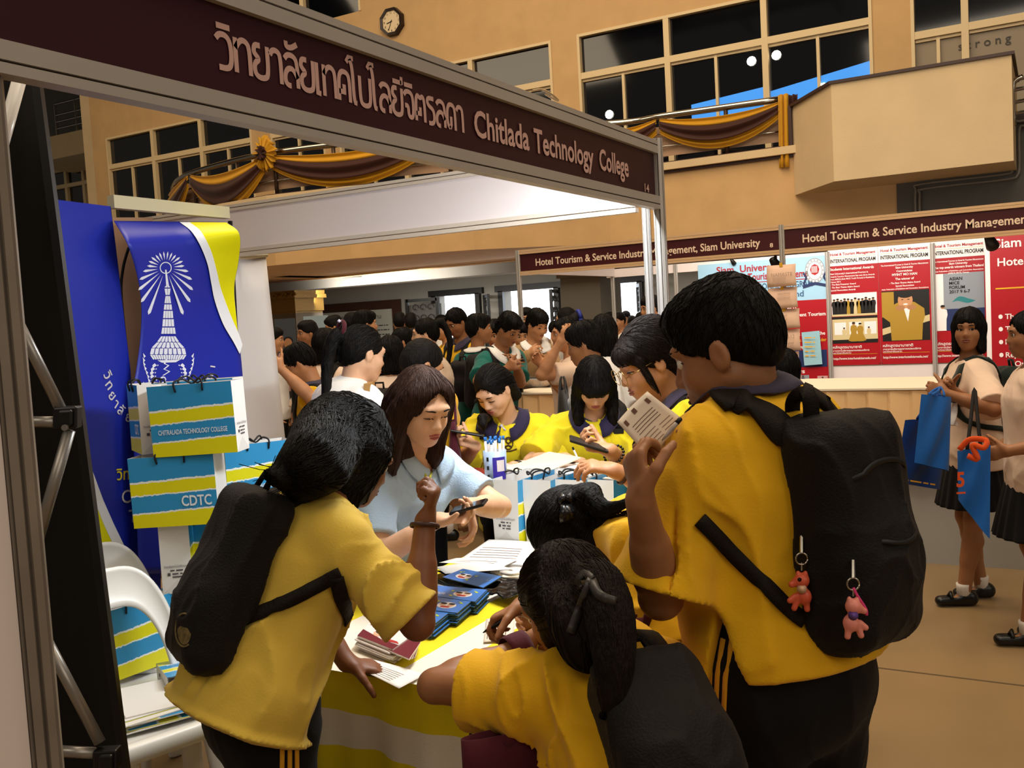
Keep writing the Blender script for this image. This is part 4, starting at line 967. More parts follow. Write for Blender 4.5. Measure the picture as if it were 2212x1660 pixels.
put_text(f, 'Chitlada', (XS, 2.110, 2.092), Yv, Zv, .094, .292, off=.022); put_text(f, 'Technology', (XS, 2.432, 2.092), Yv, Zv, .094, .402, off=.022); put_text(f, 'College', (XS, 2.880, 2.092), Yv, Zv, .094, .243, off=.022); put_text(f, '14', (XS, 3.268, 2.055), Yv, Zv, .040, .042, off=.02)
f.build('lettering', LETT, t)
def octo_post(name, label, x, y, z0, z1, group=None, r=.022, m=None):
    t = thing(name, label, 'post', (x, y, z0), group); f = MB()
    for k in range(8):
        w = PI*k/4; d = A([math.cos(w), math.sin(w), 0]); n = A([-d[1], d[0], 0]); c = A([x, y, (z0+z1)/2]); f.obox(c+d*r*.86, d*r*.14, n*r*.26, A([0, 0, (z1-z0)/2]))
    f.build('profile', m or ALU, t); f = MB(); f.tube([(x, y, z0), (x, y, z1-.004)], r*.80, 12); f.build('groove', ALUD, t); return t
octo_post('stand_post', 'grey aluminium post carrying the right end of the large maroon sign', XS, YC, 0, 2.26)
octo_post('stand_post', 'slim inner aluminium post just behind the sign post', XS-.065, YC+.03, 0, 2.02, r=.016)
_pp = AT(76, 1400, 0, XS-.02)
octo_post('stand_post', 'striped aluminium post close by at the left edge', XS-.02, _pp[1], 0, 2.0, r=.0235, m=mat('post_worn', '#8d8378', rough=.5, metal=.3, noise=.15, nscale=6))
f = MB(); f.box((XS-.03, .2, 0), (XS-.015, _pp[1]-.025, 2.0)); tag(f.build('stand_wall_panel', WHITEP), 'blank white stand wall panel at the extreme left edge', 'panel')
t = thing('fascia_sign', 'blank white rear fascia with aluminium frame behind the large sign', 'sign', (-2.4, YC, 2.0)); f = MB(); f.box((-4.3, YC+.0, 2.035), (XS-.09, YC+.008, 2.22)); f.build('sign_panel', WHITEP, t)
for z0, z1 in ((2.22, 2.25), (2.0, 2.037)):
    f = MB(); f.box((-4.3, YC-.012, z0), (XS-.09, YC+.02, (z0+z1)/2-.002)); f.box((-4.3, YC-.012, (z0+z1)/2+.002), (XS-.09, YC+.02, z1)); f.build('frame_rail', mat('white_profile', '#cdbfae', rough=.4), t)
t = thing('fluorescent_lamp', 'white fluorescent batten fixed behind the large sign near its right post', 'lamp', (XS-.06, 2.75, 2.17)); f = MB(); f.box((XS-.07, 2.2, 2.17), (XS-.022, 3.3, 2.2)); f.build('batten', WHITEP, t); f = MB(); f.tube([(XS-.06, 2.22, 2.15), (XS-.06, 3.28, 2.15)], .013, 10); f.build('tube', TUBE, t)
f = MB(); f.tube(spline([AT(x, y, 0, XS-.01)+A([0, 0, .0]) for x, y in ((1150, 196), (1168, 193), (1190, 203), (1206, 217), (1196, 214), (1178, 203))], 20), .0035, 5); o = f.build('cable_tie', mat('clear_cable', '#b8a078', rough=.3)); tag(o, 'loose cable loop lying on top of the large maroon sign', 'cable')

# ------------------------------------------------------------------ black pop-up frame at the left, with scissor tubes
BLACKP = mat('black_fabric_panel', '#14110f', rough=.8, spec=.15); HUB = mat('black_plastic', '#0c0b0b', rough=.4); TUBEM = mat('scissor_tube', '#8f8a84', rough=.35, metal=.6)
d0 = 2.05; tl = AT(75, 165, 1, 0)[0]
pb = W(262, 1650, d0+.02); pt = W(72, 168, d0); e = FLAT_R*.2+FLAT_F*.98
t = thing('popup_display', 'black display stand seen from behind with aluminium scissor tubes and black hubs', 'display stand', (pb[0], pb[1], 0))
px0 = A([pt[0], pt[1], 0]); px1 = A([pb[0], pb[1], 0]); Lz = nrm(pt-pb)
f = MB(); bot = pb-Lz*(pb[2]/Lz[2]); top = pt+Lz*.12
side = -FLAT_R*.55
def pan(u, v): return bot+(top-bot)*v+side*u+FLAT_F*(.05*math.sin(u*PI))
f.sheet(pan, 10, 8, th=.01); f.build('fabric_panel', BLACKP, t, True)
f = MB(); f.tube([bot+FLAT_R*.006, top+FLAT_R*.006], .013, 4, nrm=FLAT_F); f.build('edge_strip', HUB, t)
tubes = [((-14, 590), (134, 890)), ((35, 912), (128, 912)), ((150, 930), (72, 1200)), ((72, 1330), (216, 1605)), ((100, 1622), (205, 1628)), ((42, 172), (-26, 420)), ((232, 1668), (226, 1720)), ((72, 1200), (66, 1340))]
for a, b in tubes:
    f = MB(); f.tube([W(a[0], a[1], 1.90), W(b[0], b[1], 1.90)], .0115 if a[0] != 42 else .013, 10); f.build('scissor_tube', TUBEM if a[0] != 42 else mat('lit_tube', '#e6e0da', rough=.25), t, True)  # top tube gets a paler copy, the light on it put into its colour
for a in ((146, 902), (232, 1640)):
    c = W(a[0], a[1], 1.90); f = MB(); f.obox(c, FLAT_R*.024, FLAT_F*.014, UP*.022); f.obox(c+FLAT_R*.004-FLAT_F*.016, FLAT_R*.014, FLAT_F*.006, UP*.016); h_ = bevel(f.build('hub', HUB, t), .004)
    f = MB(); f.lathe([(.006, -.004), (.006, .004)], c+FLAT_R*.006-UP*.018-FLAT_F*.024, 10, ax=FLAT_F); f.build('bolt', TUBEM, t)

# ------------------------------------------------------------------ blue display wall with crest, second panel curling off
BLU = mat('royal_blue_vinyl', '#1526a0', rough=.42, spec=.45); YLV = mat('bright_yellow_vinyl', '#e4e000', rough=.42); WHV = mat('white_vinyl', '#e8ecf4', rough=.45); YLT = mat('yellow_print', '#d8c81e', rough=.5); NAVYV = mat('deep_blue_vinyl', '#131a5c', rough=.45)
a0, a1 = AT(40, 425, 2, 2.16), AT(240, 447, 2, 2.16); a2 = AT(490, 470, 2, 2.16)
t = thing('display_wall', 'royal blue display wall panel with arched Thai lettering and yellow swoosh', 'banner', (a0[0], a0[1], 0)); ROOT_BL = t
def BP(x, y):  # photo pixel on the flat panel
    n = nrm(np.cross(a1-a0, Zv)); d = FW+RT*(x-1106)/FPX-UP*(y-830)/FPX; return CAM+d*(((a0-CAM)@n)/(d@n))
bn = nrm(np.cross(a1-a0, Zv)); bn = bn if bn@(CAM-a0) > 0 else -bn
def bpoly(mb, pts, lift): mb.add([BP(x, y)+bn*lift for x, y in pts], [tuple(range(len(pts)))])
f = MB(); pl = [(20, 421), (110, 430), (238, 446), (246, 500), (262, 640), (282, 800), (288, 900), (300, 1000), (345, 1110), (350, 1420), (60, 1420)]
P = [BP(*q) for q in pl]; k = len(P); f.add([p for p in P]+[p-bn*.012 for p in P], [tuple(range(k)), tuple(reversed(range(k, 2*k)))]+[(i, (i+1) % k, (i+1) % k+k, i+k) for i in range(k)]); f.build('printed_panel', BLU, t)
f = MB(); bpoly(f, [(160, 912), (176, 960), (200, 1020), (222, 1080), (244, 1130), (268, 1180), (300, 1240), (330, 1300), (318, 1330), (285, 1262), (252, 1195), (222, 1130), (196, 1062), (172, 990), (155, 950)], .002); f.build('white_swoosh', WHV, t)
f = MB(); bpoly(f, [(155, 950), (172, 990), (196, 1062), (222, 1130), (252, 1195), (285, 1262), (318, 1330), (322, 1400), (100, 1400)], .0015); f.build('yellow_swoosh', YLV, t)
f = MB(); ctr = (362, 690)
for ch, x, y, an in (('วิ', 224, 815, 66), ('ท', 229, 838, 60), ('ย', 236, 862, 52), ('า', 245, 880, 45), ('ลั', 257, 896, 36), ('ย', 274, 911, 25), ('เ', 289, 919, 16), ('ท', 302, 921, 8)):
    q = BP(x, y); ex = nrm(BP(x+math.cos(math.radians(an))*10, y+math.sin(math.radians(an))*10)-q); ey = np.cross(bn, ex); put_text(f, ch, q+bn*.003, ex, ey, .056, off=.014, align='c', lift=0)
bx = nrm(BP(300, 1100)-BP(200, 1105)); bx = nrm(BP(300, 1072)-BP(240, 1078)); by = np.cross(bn, bx)
for s_, x, y, sz in (('CHITRALADA', 262, 1088, .075), ('TECHNOLOGY', 277, 1130, .075), ('COLLEGE', 304, 1170, .075)): put_text(f, s_, BP(x, y)+bn*.003, bx, by, sz, lift=0, off=.006)
f.build('lettering', mat('white_print', '#c9c6cc', rough=.5), t); f = MB(); put_text(f, 'วิทยาลัย', BP(250, 1038)+bn*.003, bx, by, .062, lift=0, off=.015); f.build('yellow_lettering', YLT, t)
f = MB(); f.tube([BP(238, 446)-bn*.01, BP(262, 640)-bn*.01, BP(288, 900)-bn*.01], .010, 6); f.build('edge', NAVYV, t)
# curled panel
t = thing('hanging_banner', 'curling royal blue banner with white crest and yellow corner, hanging from a cream rail', 'banner', (a2[0], a2[1], 0))
lefte = spline([(246, 478), (276, 530), (297, 600), (305, 660), (303, 730), (294, 800), (286, 860), (290, 1000), (300, 1240)], 40); righte = spline([(488, 480), (517, 505), (516, 560), (506, 620), (511, 690), (520, 770), (526, 850), (530, 1000), (536, 1240)], 40)
dl, dr = float((a1-CAM)@FW)+.02, float((a2-CAM)@FW)+.0
def CV(u, v, lift=0.0):
    k = v*40; i = min(int(k), 39); t_ = k-i; L = lefte[i]*(1-t_)+lefte[i+1]*t_; Rr = righte[i]*(1-t_)+righte[i+1]*t_; x = L[0]*(1-u)+Rr[0]*u; y = L[1]*(1-u)+Rr[1]*u
    dep = dl*(1-u)+dr*u-.05*math.sin(v*9)*math.exp(-v*1.5)-.14*math.exp(-((v-.10)/.10)**2)*(.3+.7*abs(u-.5))+.05*math.sin(u*PI)*0; return W(x, y, dep-lift)
f = MB(); f.sheet(lambda u, v: CV(u, v), 24, 120, th=.0015); f.build('vinyl_sheet', BLU, t, True)
def cpix(x, y):
    v = (y-478)/762
    for _ in range(6):
        k = min(max(v, 0), .999)*40; i = int(k); t_ = k-i; L = lefte[i]*(1-t_)+lefte[i+1]*t_; Rr = righte[i]*(1-t_)+righte[i+1]*t_; u = (x-L[0])/(Rr[0]-L[0]); yy = L[1]*(1-u)+Rr[1]*u; v += (y-yy)/762
    return u, v
def cpoly(mb, pts, lift=.004, sub=1):
    out = []
    for i in range(len(pts)):
        a, b = A(pts[i]), A(pts[(i+1) % len(pts)])
        for k in range(sub): out.append(a+(b-a)*k/sub)
    mb.add([CV(*cpix(x, y), lift) for x, y in out], [tuple(range(len(out)))])
f = MB(); WB = spline([(388, 480), (412, 500), (432, 530), (448, 570), (456, 610), (464, 650), (482, 700), (505, 740), (518, 765)], 24); WA = spline([(410, 480), (434, 502), (455, 540), (468, 585), (476, 620), (488, 655), (502, 690), (516, 722), (524, 745)], 24)
WB7, WA7 = spline([WB[i] for i in range(0, 25, 3)], 72), spline([WA[i] for i in range(0, 25, 3)], 72); f.sheet(lambda u, v: CV(*cpix(*(WB7[int(round(v*72))]*(1-u)+WA7[int(round(v*72))]*u)), .013), 4, 72); f.build('white_swoosh', WHV, t, True)
f = MB()
WA = spline([WA[i] for i in range(0, 25, 3)], 72)
def yel(u, v):
    a = WA[int(round(v*72))]; L, yv = cpix(*a); return CV(min(1, L+(1-L)*u) if L < 1 else 1, yv, .012)
f.sheet(yel, 12, 72); f.build('yellow_corner', YLV, t, True)
# crest
f = MB(); sx, sy = 358, 579
for k in range(24):
    an = math.radians(-90+(k-11.5)*15.2); dn = abs(k-11.5)/11.5; r0 = 17; r1 = 30+ (6 if dn < .3 else 6+10*dn+112*max(0, dn-.48)**1.25*1.6)
    if dn > .97: continue
    cx, cy = math.cos(an), math.sin(an); nx, ny = -cy, cx; w = 1.6+2.2*dn
    q = [(sx+cx*r0, sy+cy*r0), (sx+cx*(r1-6)+nx*w, sy+cy*(r1-6)+ny*w), (sx+cx*r1, sy+cy*r1), (sx+cx*(r1-6)-nx*w, sy+cy*(r1-6)-ny*w)]; cpoly(f, q)
for k in range(20): a_, b_ = 2*PI*k/20, 2*PI*(k+1)/20; cpoly(f, [(sx+r*math.cos(q), sy+r*math.sin(q)) for r, q in ((11, a_), (13, a_), (13, b_), (11, b_))])
def tier(y0, y1, w0, w1, c0, c1): cpoly(f, [(c0-w0, y0), (c0+w0, y0), (c1+w1, y1), (c1-w1, y1)], sub=3)
tier(583, 618, 1.5, 3.0, 358, 362)
ys = [618, 624, 640, 658, 672, 690, 708, 724]; ws = [4, 7, 5, 8, 10, 12, 14, 17]
for i in range(7):
    c0 = 362+i*.4; n = 2+i//2
    for j in range(n):
        u0, u1 = -1+2*j/n, -1+2*(j+.86)/n; cpoly(f, [(c0+u0*ws[i], ys[i]), (c0+u1*ws[i], ys[i]), (c0+u1*ws[i+1]*.95, ys[i+1]-2.5), (c0+u0*ws[i+1]*.95, ys[i+1]-2.5)], sub=2)
for r_, (y0, y1, w0, w1, n) in enumerate(((727, 738, 16, 24, 6), (740, 751, 25, 36, 7), (753, 765, 37, 40, 8), (767, 776, 40, 34, 14))):
    for j in range(n):
        u0, u1 = -1+2*j/n, -1+2*(j+.8)/n; um = (u0+u1)/2; cc_ = 364
        cpoly(f, [(cc_+u0*w0, y0), (cc_+u1*w0, y0), (cc_+u1*w1, y1), (cc_+um*w1, y1+1.5), (cc_+u0*w1, y1)], sub=2)
cpoly(f, [(340, 779), (390, 777), (380, 783), (350, 784)])
for g in (-1, 1):
    for k in range(9):
        y = 790+k*8; x = 364+g*(30+4*math.sin(k*.8)+k*.8); w = 5-.2*k; cpoly(f, [(x-w, y), (x, y-5), (x+w, y), (x+g*3, y+5)]); cpoly(f, [(x-g*9, y-1), (x-g*6, y-2), (x-g*6, y+2)])
    for k in range(7):
        x = 364+g*(44+6*math.sin(k*.55+1)); y = 770+k*9; cpoly(f, [(x, y), (x+g*6, y-7), (x+g*4, y+4)])
    for k in range(6): x = 364+g*(54+4*math.sin(k)); y = 832+k*7; cpoly(f, [(x-3, y), (x, y-6), (x+4, y), (x, y+4)])
for k in range(14):
    q0, q1 = 1.2+k*.5, 1.2+(k+1)*.5; r0, r1 = 14-k*.85, 14-(k+1)*.85; cpoly(f, [(354+r*math.cos(q)*.9, 822+r*math.sin(q)) for r, q in ((r0, q0), (r0*.62, q0), (r1*.62, q1), (r1, q1))])
zz = [(360, 776), (355, 786), (364, 790), (354, 798), (366, 803), (352, 812)]
for a_, b_ in zip(zz[:-1], zz[1:]): cpoly(f, [(a_[0]-1.5, a_[1]), (a_[0]+2, a_[1]), (b_[0]+2.2, b_[1]), (b_[0]-1.5, b_[1])])
f.build('crest', mat('white_print_bright', '#dfe4f2', rough=.5), t)
f = MB()
for ch, x, y, an in (('า', 464, 796, -80), ('ด', 459, 816, -72), ('ส', 452, 838, -62)):
    q = CV(*cpix(x, y), .018); ex = nrm(CV(*cpix(x+math.cos(math.radians(an))*6, y+math.sin(math.radians(an))*6), .018)-q); n_ = nrm(CAM-q); ey = nrm(np.cross(n_, ex)); put_text(f, ch, q, ex, ey, .056, off=.014, align='c', lift=0)
f.build('lettering', mat('white_print', '#c9c6cc', rough=.5), t)
f = MB(); f.obox((a1+a2)/2+A([0, 0, .02]), (a2-a1)/2, nrm(np.cross(a2-a1, Zv))*.02, Zv*.026); f.build('top_rail', mat('cream_rail', '#bfb89a', rough=.5), t)
pz = BP(262, 560)-bn*.12; f = MB(); f.tube(spline([W(278, 535, dl+.06), W(266, 580, dl+.06), W(262, 640, dl+.06), W(276, 780, dl+.06)], 16), .006, 6); f.build('support_rod', HUB, t, True)
q0, q1 = W(236, 470, dl+.16), W(300, 1250, dl+.16); f = MB(); f.add([W(232, 470, dl+.16), W(330, 470, dl+.2), W(360, 1250, dl+.2), W(280, 1250, dl+.16)], [(0, 1, 2, 3)]); f.build('backing_sheet', mat('tan_backing', '#b08a6c', rough=.6), t)
f = MB(); f.tube([W(497, 478, dr+.03), W(536, 1240, dr+.03)], .011, 6); f.build('side_pole', HUB, t)
# plain white banner behind
t = thing('rollup_banner', 'plain white pull-up banner standing behind the curling blue banner', 'banner', W(560, 1100, dr+.3)); f = MB(); q = [W(470, 562, dr+.16), W(574, 556, dr+.40), W(640, 1180, dr+.40), W(520, 1180, dr+.16)]
f.sheet(lambda u, v: (q[0]*(1-u)+q[1]*u)*(1-v)+(q[3]*(1-u)+q[2]*u)*v+FLAT_F*.02*math.sin(u*PI), 8, 8, th=.002); f.build('white_sheet', mat('white_banner', '#d8d4d4', rough=.6), t, True)
f = MB(); f.tube([W(468, 557, dr+.16), W(576, 551, dr+.40)], .012, 6); f.build('clamp_rail', mat('cream_rail', '#bfb89a', rough=.5), t)

# ------------------------------------------------------------------ paper carrier bags
def bagmat():
    m = bpy.data.materials.new('torn_stripe_paper'); m.use_nodes = True; nt = m.node_tree; b = nt.nodes['Principled BSDF']; b.inputs['Roughness'].default_value = .35
    uv = nt.nodes.new('ShaderNodeUVMap'); uv.uv_map = 'UVMap'; sp = nt.nodes.new('ShaderNodeSeparateXYZ'); nt.links.new(uv.outputs[0], sp.inputs[0])
    n = nt.nodes.new('ShaderNodeTexNoise'); n.inputs['Scale'].default_value = 14; n.inputs['Detail'].default_value = 8; n.inputs['Roughness'].default_value = .75; mp = nt.nodes.new('ShaderNodeMapping'); mp.inputs['Scale'].default_value = (1.2, .25, 1); nt.links.new(uv.outputs[0], mp.inputs[0]); nt.links.new(mp.outputs[0], n.inputs['Vector'])
    ma = nt.nodes.new('ShaderNodeMath'); ma.operation = 'MULTIPLY_ADD'; ma.inputs[1].default_value = .07; nt.links.new(n.outputs[0], ma.inputs[0]); nt.links.new(sp.outputs[1], ma.inputs[2])
    sk = nt.nodes.new('ShaderNodeMath'); sk.operation = 'MULTIPLY_ADD'; sk.inputs[1].default_value = -.05; nt.links.new(sp.outputs[0], sk.inputs[0]); nt.links.new(ma.outputs[0], sk.inputs[2])
    r = nt.nodes.new('ShaderNodeValToRGB'); r.color_ramp.interpolation = 'CONSTANT'; e = r.color_ramp.elements; Yc_, Wc, Bc = (*hexc('#e3dc12'), 1), (*hexc('#eef2f2'), 1), (*hexc('#2f92cc'), 1)
    st = [(0, Yc_), (.215, Wc), (.24, Bc), (.475, Wc), (.495, Yc_), (.66, Wc), (.685, Bc)]
    e[0].position, e[0].color = st[0]; e[1].position, e[1].color = st[1]
    for p_, c_ in st[2:]: x = e.new(p_); x.color = c_
    nt.links.new(sk.outputs[0], r.inputs[0]); nt.links.new(r.outputs[0], b.inputs['Base Color']); return m
BAGP = bagmat(); BAGW = mat('white_bag_paper', '#e2dfdc', rough=.5); CORD = mat('black_cord', '#0b0b12', rough=.6); BAGT = mat('print_white', '#e8eef4', rough=.45); BAGK = mat('print_grey', '#4a464c', rough=.6)
def paper_bag(label, base, yaw, tilt=0, w=.31, h=.25, d=.105, flip=False, roll=0, group='college carrier bags', open_=0.0):
    """yaw: direction the printed face looks"""
    n, l, u = frame(yaw); n, u = rot(n, l, math.radians(tilt)), rot(u, l, math.radians(tilt)); l, u = rot(l, n, math.radians(roll)), rot(u, n, math.radians(roll))
    base = A(base, dtype=float); t = thing('carrier_bag', label, 'paper bag', base, group); X = lambda a, b, c: base+l*a+n*b+u*c; W_, D_ = w/2, d/2; Dt = D_*(1+open_)
    V = []; F = []; M_ = []; UV = []
    def q(pts, mi, uv=((0, 0), (1, 0), (1, 1), (0, 1))): b = len(V); V.extend(X(*p) for p in pts); F.append((b, b+1, b+2, b+3)); M_.append(mi); UV.extend(uv)
    for s_, mi in ((1, 0), (-1, 0)): q([(-W_*s_, D_*s_, 0), (W_*s_, D_*s_, 0), (W_*s_, Dt*s_, h), (-W_*s_, Dt*s_, h)], mi)
    for s_ in (1, -1):
        k = W_*s_; q([(k, D_*s_, 0), (k, -D_*s_, 0), (k, -Dt*s_, h), (k, Dt*s_, h)], 1)
    q([(-W_, -D_, 0), (W_, -D_, 0), (W_, D_, 0), (-W_, D_, 0)][::-1], 1)
    i_ = .003
    for s_ in (1, -1): q([(W_*s_-i_*s_, (D_-i_)*s_, 0.002), (-W_*s_+i_*s_, (D_-i_)*s_, 0.002), (-W_*s_+i_*s_, (Dt-i_)*s_, h), (W_*s_-i_*s_, (Dt-i_)*s_, h)], 1); k = (W_-i_)*s_; q([(k, -(D_-i_)*s_, .002), (k, (D_-i_)*s_, .002), (k, (Dt-i_)*s_, h), (k, -(Dt-i_)*s_, h)], 1)
    q([(-W_, -D_, .003), (W_, -D_, .003), (W_, D_, .003), (-W_, D_, .003)], 1)
    ob('bag_body', V, F, [BAGP, BAGW], t, mids=M_, uv=UV)
    f = MB(); g = MB()
    for s_, tx in ((1, 'CDTC'), (-1, 'CHITRALADA TECHNOLOGY COLLEGE')):
        if flip: tx = 'CDTC' if s_ < 0 else 'CHITRALADA TECHNOLOGY COLLEGE'
        nn = n*s_; ll = -l*s_ if s_ > 0 else l
        ll = l*s_; cz = h*.30
        if tx == 'CDTC': put_text(f, tx, X(0, 0, 0)+nn*(D_+.002)+ll*W_*.88+u*h*.285, ll, u, .052, w*.35, off=.02, align='r', lift=.001)
        else: put_text(f, tx, X(0, 0, 0)+nn*(D_+.002)+ll*0+u*h*.31, ll, u, .024, w*.82, off=.015, align='c', lift=.001)
        e = l*s_; ee = -n*s_ if True else n; ee = np.cross(u, e); o = X(0, 0, 0)+e*(W_+.001)
        put_text(g, 'วิทยาลัยเทคโนโลยีจิตรลดา', o+u*h*.38, ee, u, .012, d*.8, align='c'); put_line(g, o+u*h*.33-ee*d*.2, ee, u, d*.42, .008, seed=1); put_line(g, o+u*h*.28-ee*d*.14, ee, u, d*.34, .008, seed=2); put_line(g, o+u*h*.235-ee*d*.14, ee, u, d*.34, .008, seed=3)
        k = o+u*h*.285-ee*d*.25; g.obox(k, ee*.005, e*.0008, u*.005)
    f.build('print', BAGT, t); g.build('small_print', BAGK, t); f = MB()
    f = MB(); f.add([X(W_*s_*1.002, -D_, .004) if False else X(W_*s_*1.003, D_*y_, z_) for s_ in (1, -1) for y_, z_ in ((-1, .001), (1, .001), (0, h*.2))], [(0, 1, 2), (3, 5, 4)]); f.build('gusset_fold', mat('fold_paper', '#d6d2cf', rough=.5), t)
    for s_ in (1, -1):
        P = spline([X(-w*.16, Dt*s_*1.03, h*.90), X(-w*.165, Dt*s_*1.1, h*1.03), X(-w*.10, Dt*s_*.6, h*1.07), X(0, Dt*s_*.4, h*1.0), X(w*.10, Dt*s_*.6, h*1.07), X(w*.165, Dt*s_*1.1, h*1.03), X(w*.16, Dt*s_*1.03, h*.90)], 26); f = MB(); f.tube(P, .0035, 6); f.build('cord_handle', CORD, t, True)
    return t
def bag_px(label, x, y, dep, yaw, **k): return paper_bag(label, W(x, y, dep), yaw, **k)
YAWC = math.atan2(-FLAT_F[1], -FLAT_F[0])     # facing the camera
D2 = math.radians
def stack_bag(label, x, tier, dep, yaw, **k):
    p = W(x, 1100, dep); return paper_bag(label, (p[0], p[1], .456+.252*tier), yaw, **k)
stack_bag('striped bag on top of the stack with its college name turned to the front', 446, 3, 3.42, YAWC-.12, roll=1.5, flip=True)
stack_bag('bag at top left of the stack turned to show its narrow white side', 338, 3, 3.57, YAWC-1.02, flip=False, w=.2)
stack_bag('striped bag half hidden behind the topmost bag of the stack', 452, 3, 3.66, YAWC-.1, roll=1, flip=True)
stack_bag('bag in the second tier with a large four letter print', 392, 2, 3.44, YAWC-.06, roll=1)
stack_bag('bag in the second tier behind, its striped face turned right', 560, 2, 3.70, YAWC+.50, flip=True, w=.25)
stack_bag('bag between the two second tier bags, white side forward', 488, 2, 3.72, YAWC-1.45, w=.2)
stack_bag('bag in the third tier showing its white side with small print', 386, 1, 3.55, YAWC-1.42, w=.25)
stack_bag('striped bag right of the third tier bag, partly behind the black backpack', 508, 1, 3.56, YAWC-.1, flip=True)
stack_bag('lowest bag of the stack with the college name cut off by the black backpack', 436, 0, 3.56, YAWC-.05, flip=True)
q = W(440, 1390, 3.6); t = thing('stool', 'white stool under the stack of carrier bags', 'stool', (q[0], q[1], 0)); f = MB(); PLA_ = mat('white_plastic', '#e4e4e2', rough=.28, spec=.5)
f.obox((q[0], q[1], .445), FLAT_R*.21, FLAT_F*.19, Zv*.01); bevel(f.build('seat', PLA_, t), .006)
for a in (-1, 1):
    for b in (-1, 1): f = MB(); f.tube([A([q[0], q[1], 0])+FLAT_R*a*.19+FLAT_F*b*.17, A([q[0], q[1], .436])+FLAT_R*a*.16+FLAT_F*b*.15], .018, 8); f.build('leg', PLA_, t, True)
paper_bag('open bag on the rear white chair, print turned to the right', AT(285, 1448, 2, .462), YAWC+.95, w=.28, open_=.25)
paper_bag('bag lying flat on its side beside the stool behind the black backpack', AT(410, 1440, 2, .462)+FLAT_R*.03-FLAT_F*.05, YAWC+.5, tilt=84, w=.24)
# row of bags at the far end of the table
for i, (x, lb) in enumerate(((1098, 'first white bag of the row at the far end of the striped table'), (1168, 'second white bag of the row at the far end of the table'), (1238, 'third bag of the row, just behind the bowed girl with the hair clip'), (1302, 'last bag of the row beside the raised hand'))):
    p = AT(x, 1177+i*1, 2, .757); paper_bag(lb, p+A([0, .145, 0]), -.06, w=.28, h=.25, d=.112, open_=.15, group='college carrier bags in a row')

# ------------------------------------------------------------------ tables
TZ = .75; TX0, TX1, TY0, TY1 = -1.93, -1.215, 1.84, 3.45
CL_W = mat('white_cloth', '#e4dccd', rough=.75, bump=.1, bscale=200); CL_Y = mat('yellow_cloth', '#e2cf08', rough=.75, bump=.1, bscale=200)
t = thing('table', 'folding table under the yellow and white striped cloth', 'table', ((TX0+TX1)/2, 2.6, 0)); f = MB(); f.box((TX0+.02, TY0+.02, .715), (TX1-.02, TY1-.02, .742)); f.build('tabletop', WHITEP, t)
for x in (TX0+.08, TX1-.08):
    for y in (TY0+.1, TY1-.1): f = MB(); f.tube([(x, y, 0), (x, y, .72)], .014, 8); f.build('leg', ALU, t)
# one cloth: stripes run along the length on top and turn to level bands on the drops
f = MB(); bands = []
def stripe(x): return 1 if ((x+1.215) % -.3) > -.2 and ((x+1.215) % -.3) < -.115 else 0
nx = 60; xs = np.linspace(TX0, TX1, nx+1)
SB = [(-2.0, -1.80, 1), (-1.80, -1.70, 0), (-1.70, -1.62, 0), (-1.62, -1.50, 0), (-1.50, -1.405, 1), (-1.405, -1.345, 0), (-1.345, -1.285, 1), (-1.285, -1.20, 0)]
SB = [(TX0, -1.84, 1), (-1.84, -1.535, 0), (-1.535, -1.455, 1), (-1.455, -1.335, 0), (-1.335, -1.27, 1), (-1.27, TX1, 0)]
for a, b, c in SB: f.sheet(lambda u, v, a=a, b=b: (a+(b-a)*u, TY0+(TY1-TY0)*v, .752), 3, 12, 0, c)
def drop(p0, p1, nrmv, lab):
    zs = [(.752, .645, 1), (.645, .55, 0), (.55, .40, 1), (.40, .27, 0), (.27, .13, 1), (.13, .012, 0)]
    for z0, z1, c in zs:
        def fn(u, v, z0=z0, z1=z1):
            z = z0+(z1-z0)*v; h = (.752-z); p = A(p0)*(1-u)+A(p1)*u; k = .018*math.sin(u*17+1)*min(1, h*3)+.012*math.sin(u*39)*min(1, h*3); return p+A(nrmv)*(k+.03*h)+A([0, 0, z+.010*math.sin(u*6+z*9)*min(1, h*8)*min(1, z*4)])
        f.sheet(fn, 36, 5, 0, c)
drop((TX0, TY0, 0), (TX1, TY0, 0), (0, -1, 0), ''); drop((TX1, TY0, 0), (TX1, TY1, 0), (1, 0, 0), ''); drop((TX0, TY1, 0), (TX0, TY0, 0), (-1, 0, 0), '')
o = f.build('tablecloth', [CL_W, CL_Y], None, True); tag(o, 'yellow and white striped cloth hanging over the near table', 'tablecloth')
CZ = .98; P0, P1 = AT(960, 1046, 2, CZ), AT(1480, 1012, 2, CZ); t = thing('counter', 'promotion counter with white top and royal blue front behind the bags', 'counter', ((P0+P1)/2*A([1, 1, 0])))
CY0, CY1 = 3.52, 3.80; CX0 = P0[0]-.02; CX1 = CX0+1.35
f = MB(); pl = [(CX0, CY0+.05)]+[(CX0+.05+.0, CY0)]+[(CX1-.05, CY0), (CX1, CY0+.05), (CX1, CY1), (CX0, CY1)]; poly_extr(f, pl, CZ-.035, CZ); bevel(f.build('countertop', WHITEP, t), .008)
f = MB(); poly_extr(f, [(CX0+.03, CY0+.07), (CX0+.07, CY0+.03), (CX1-.07, CY0+.03), (CX1-.03, CY0+.07), (CX1-.03, CY1-.03), (CX0+.03, CY1-.03)], 0.02, CZ-.035); f.build('printed_front', BLU, t)
f = MB(); f.tube([(CX0+.06, CY0+.02, .02), (CX0+.06, CY0+.02, CZ-.04)], .012, 6); f.build('corner_strip', ALU, t)

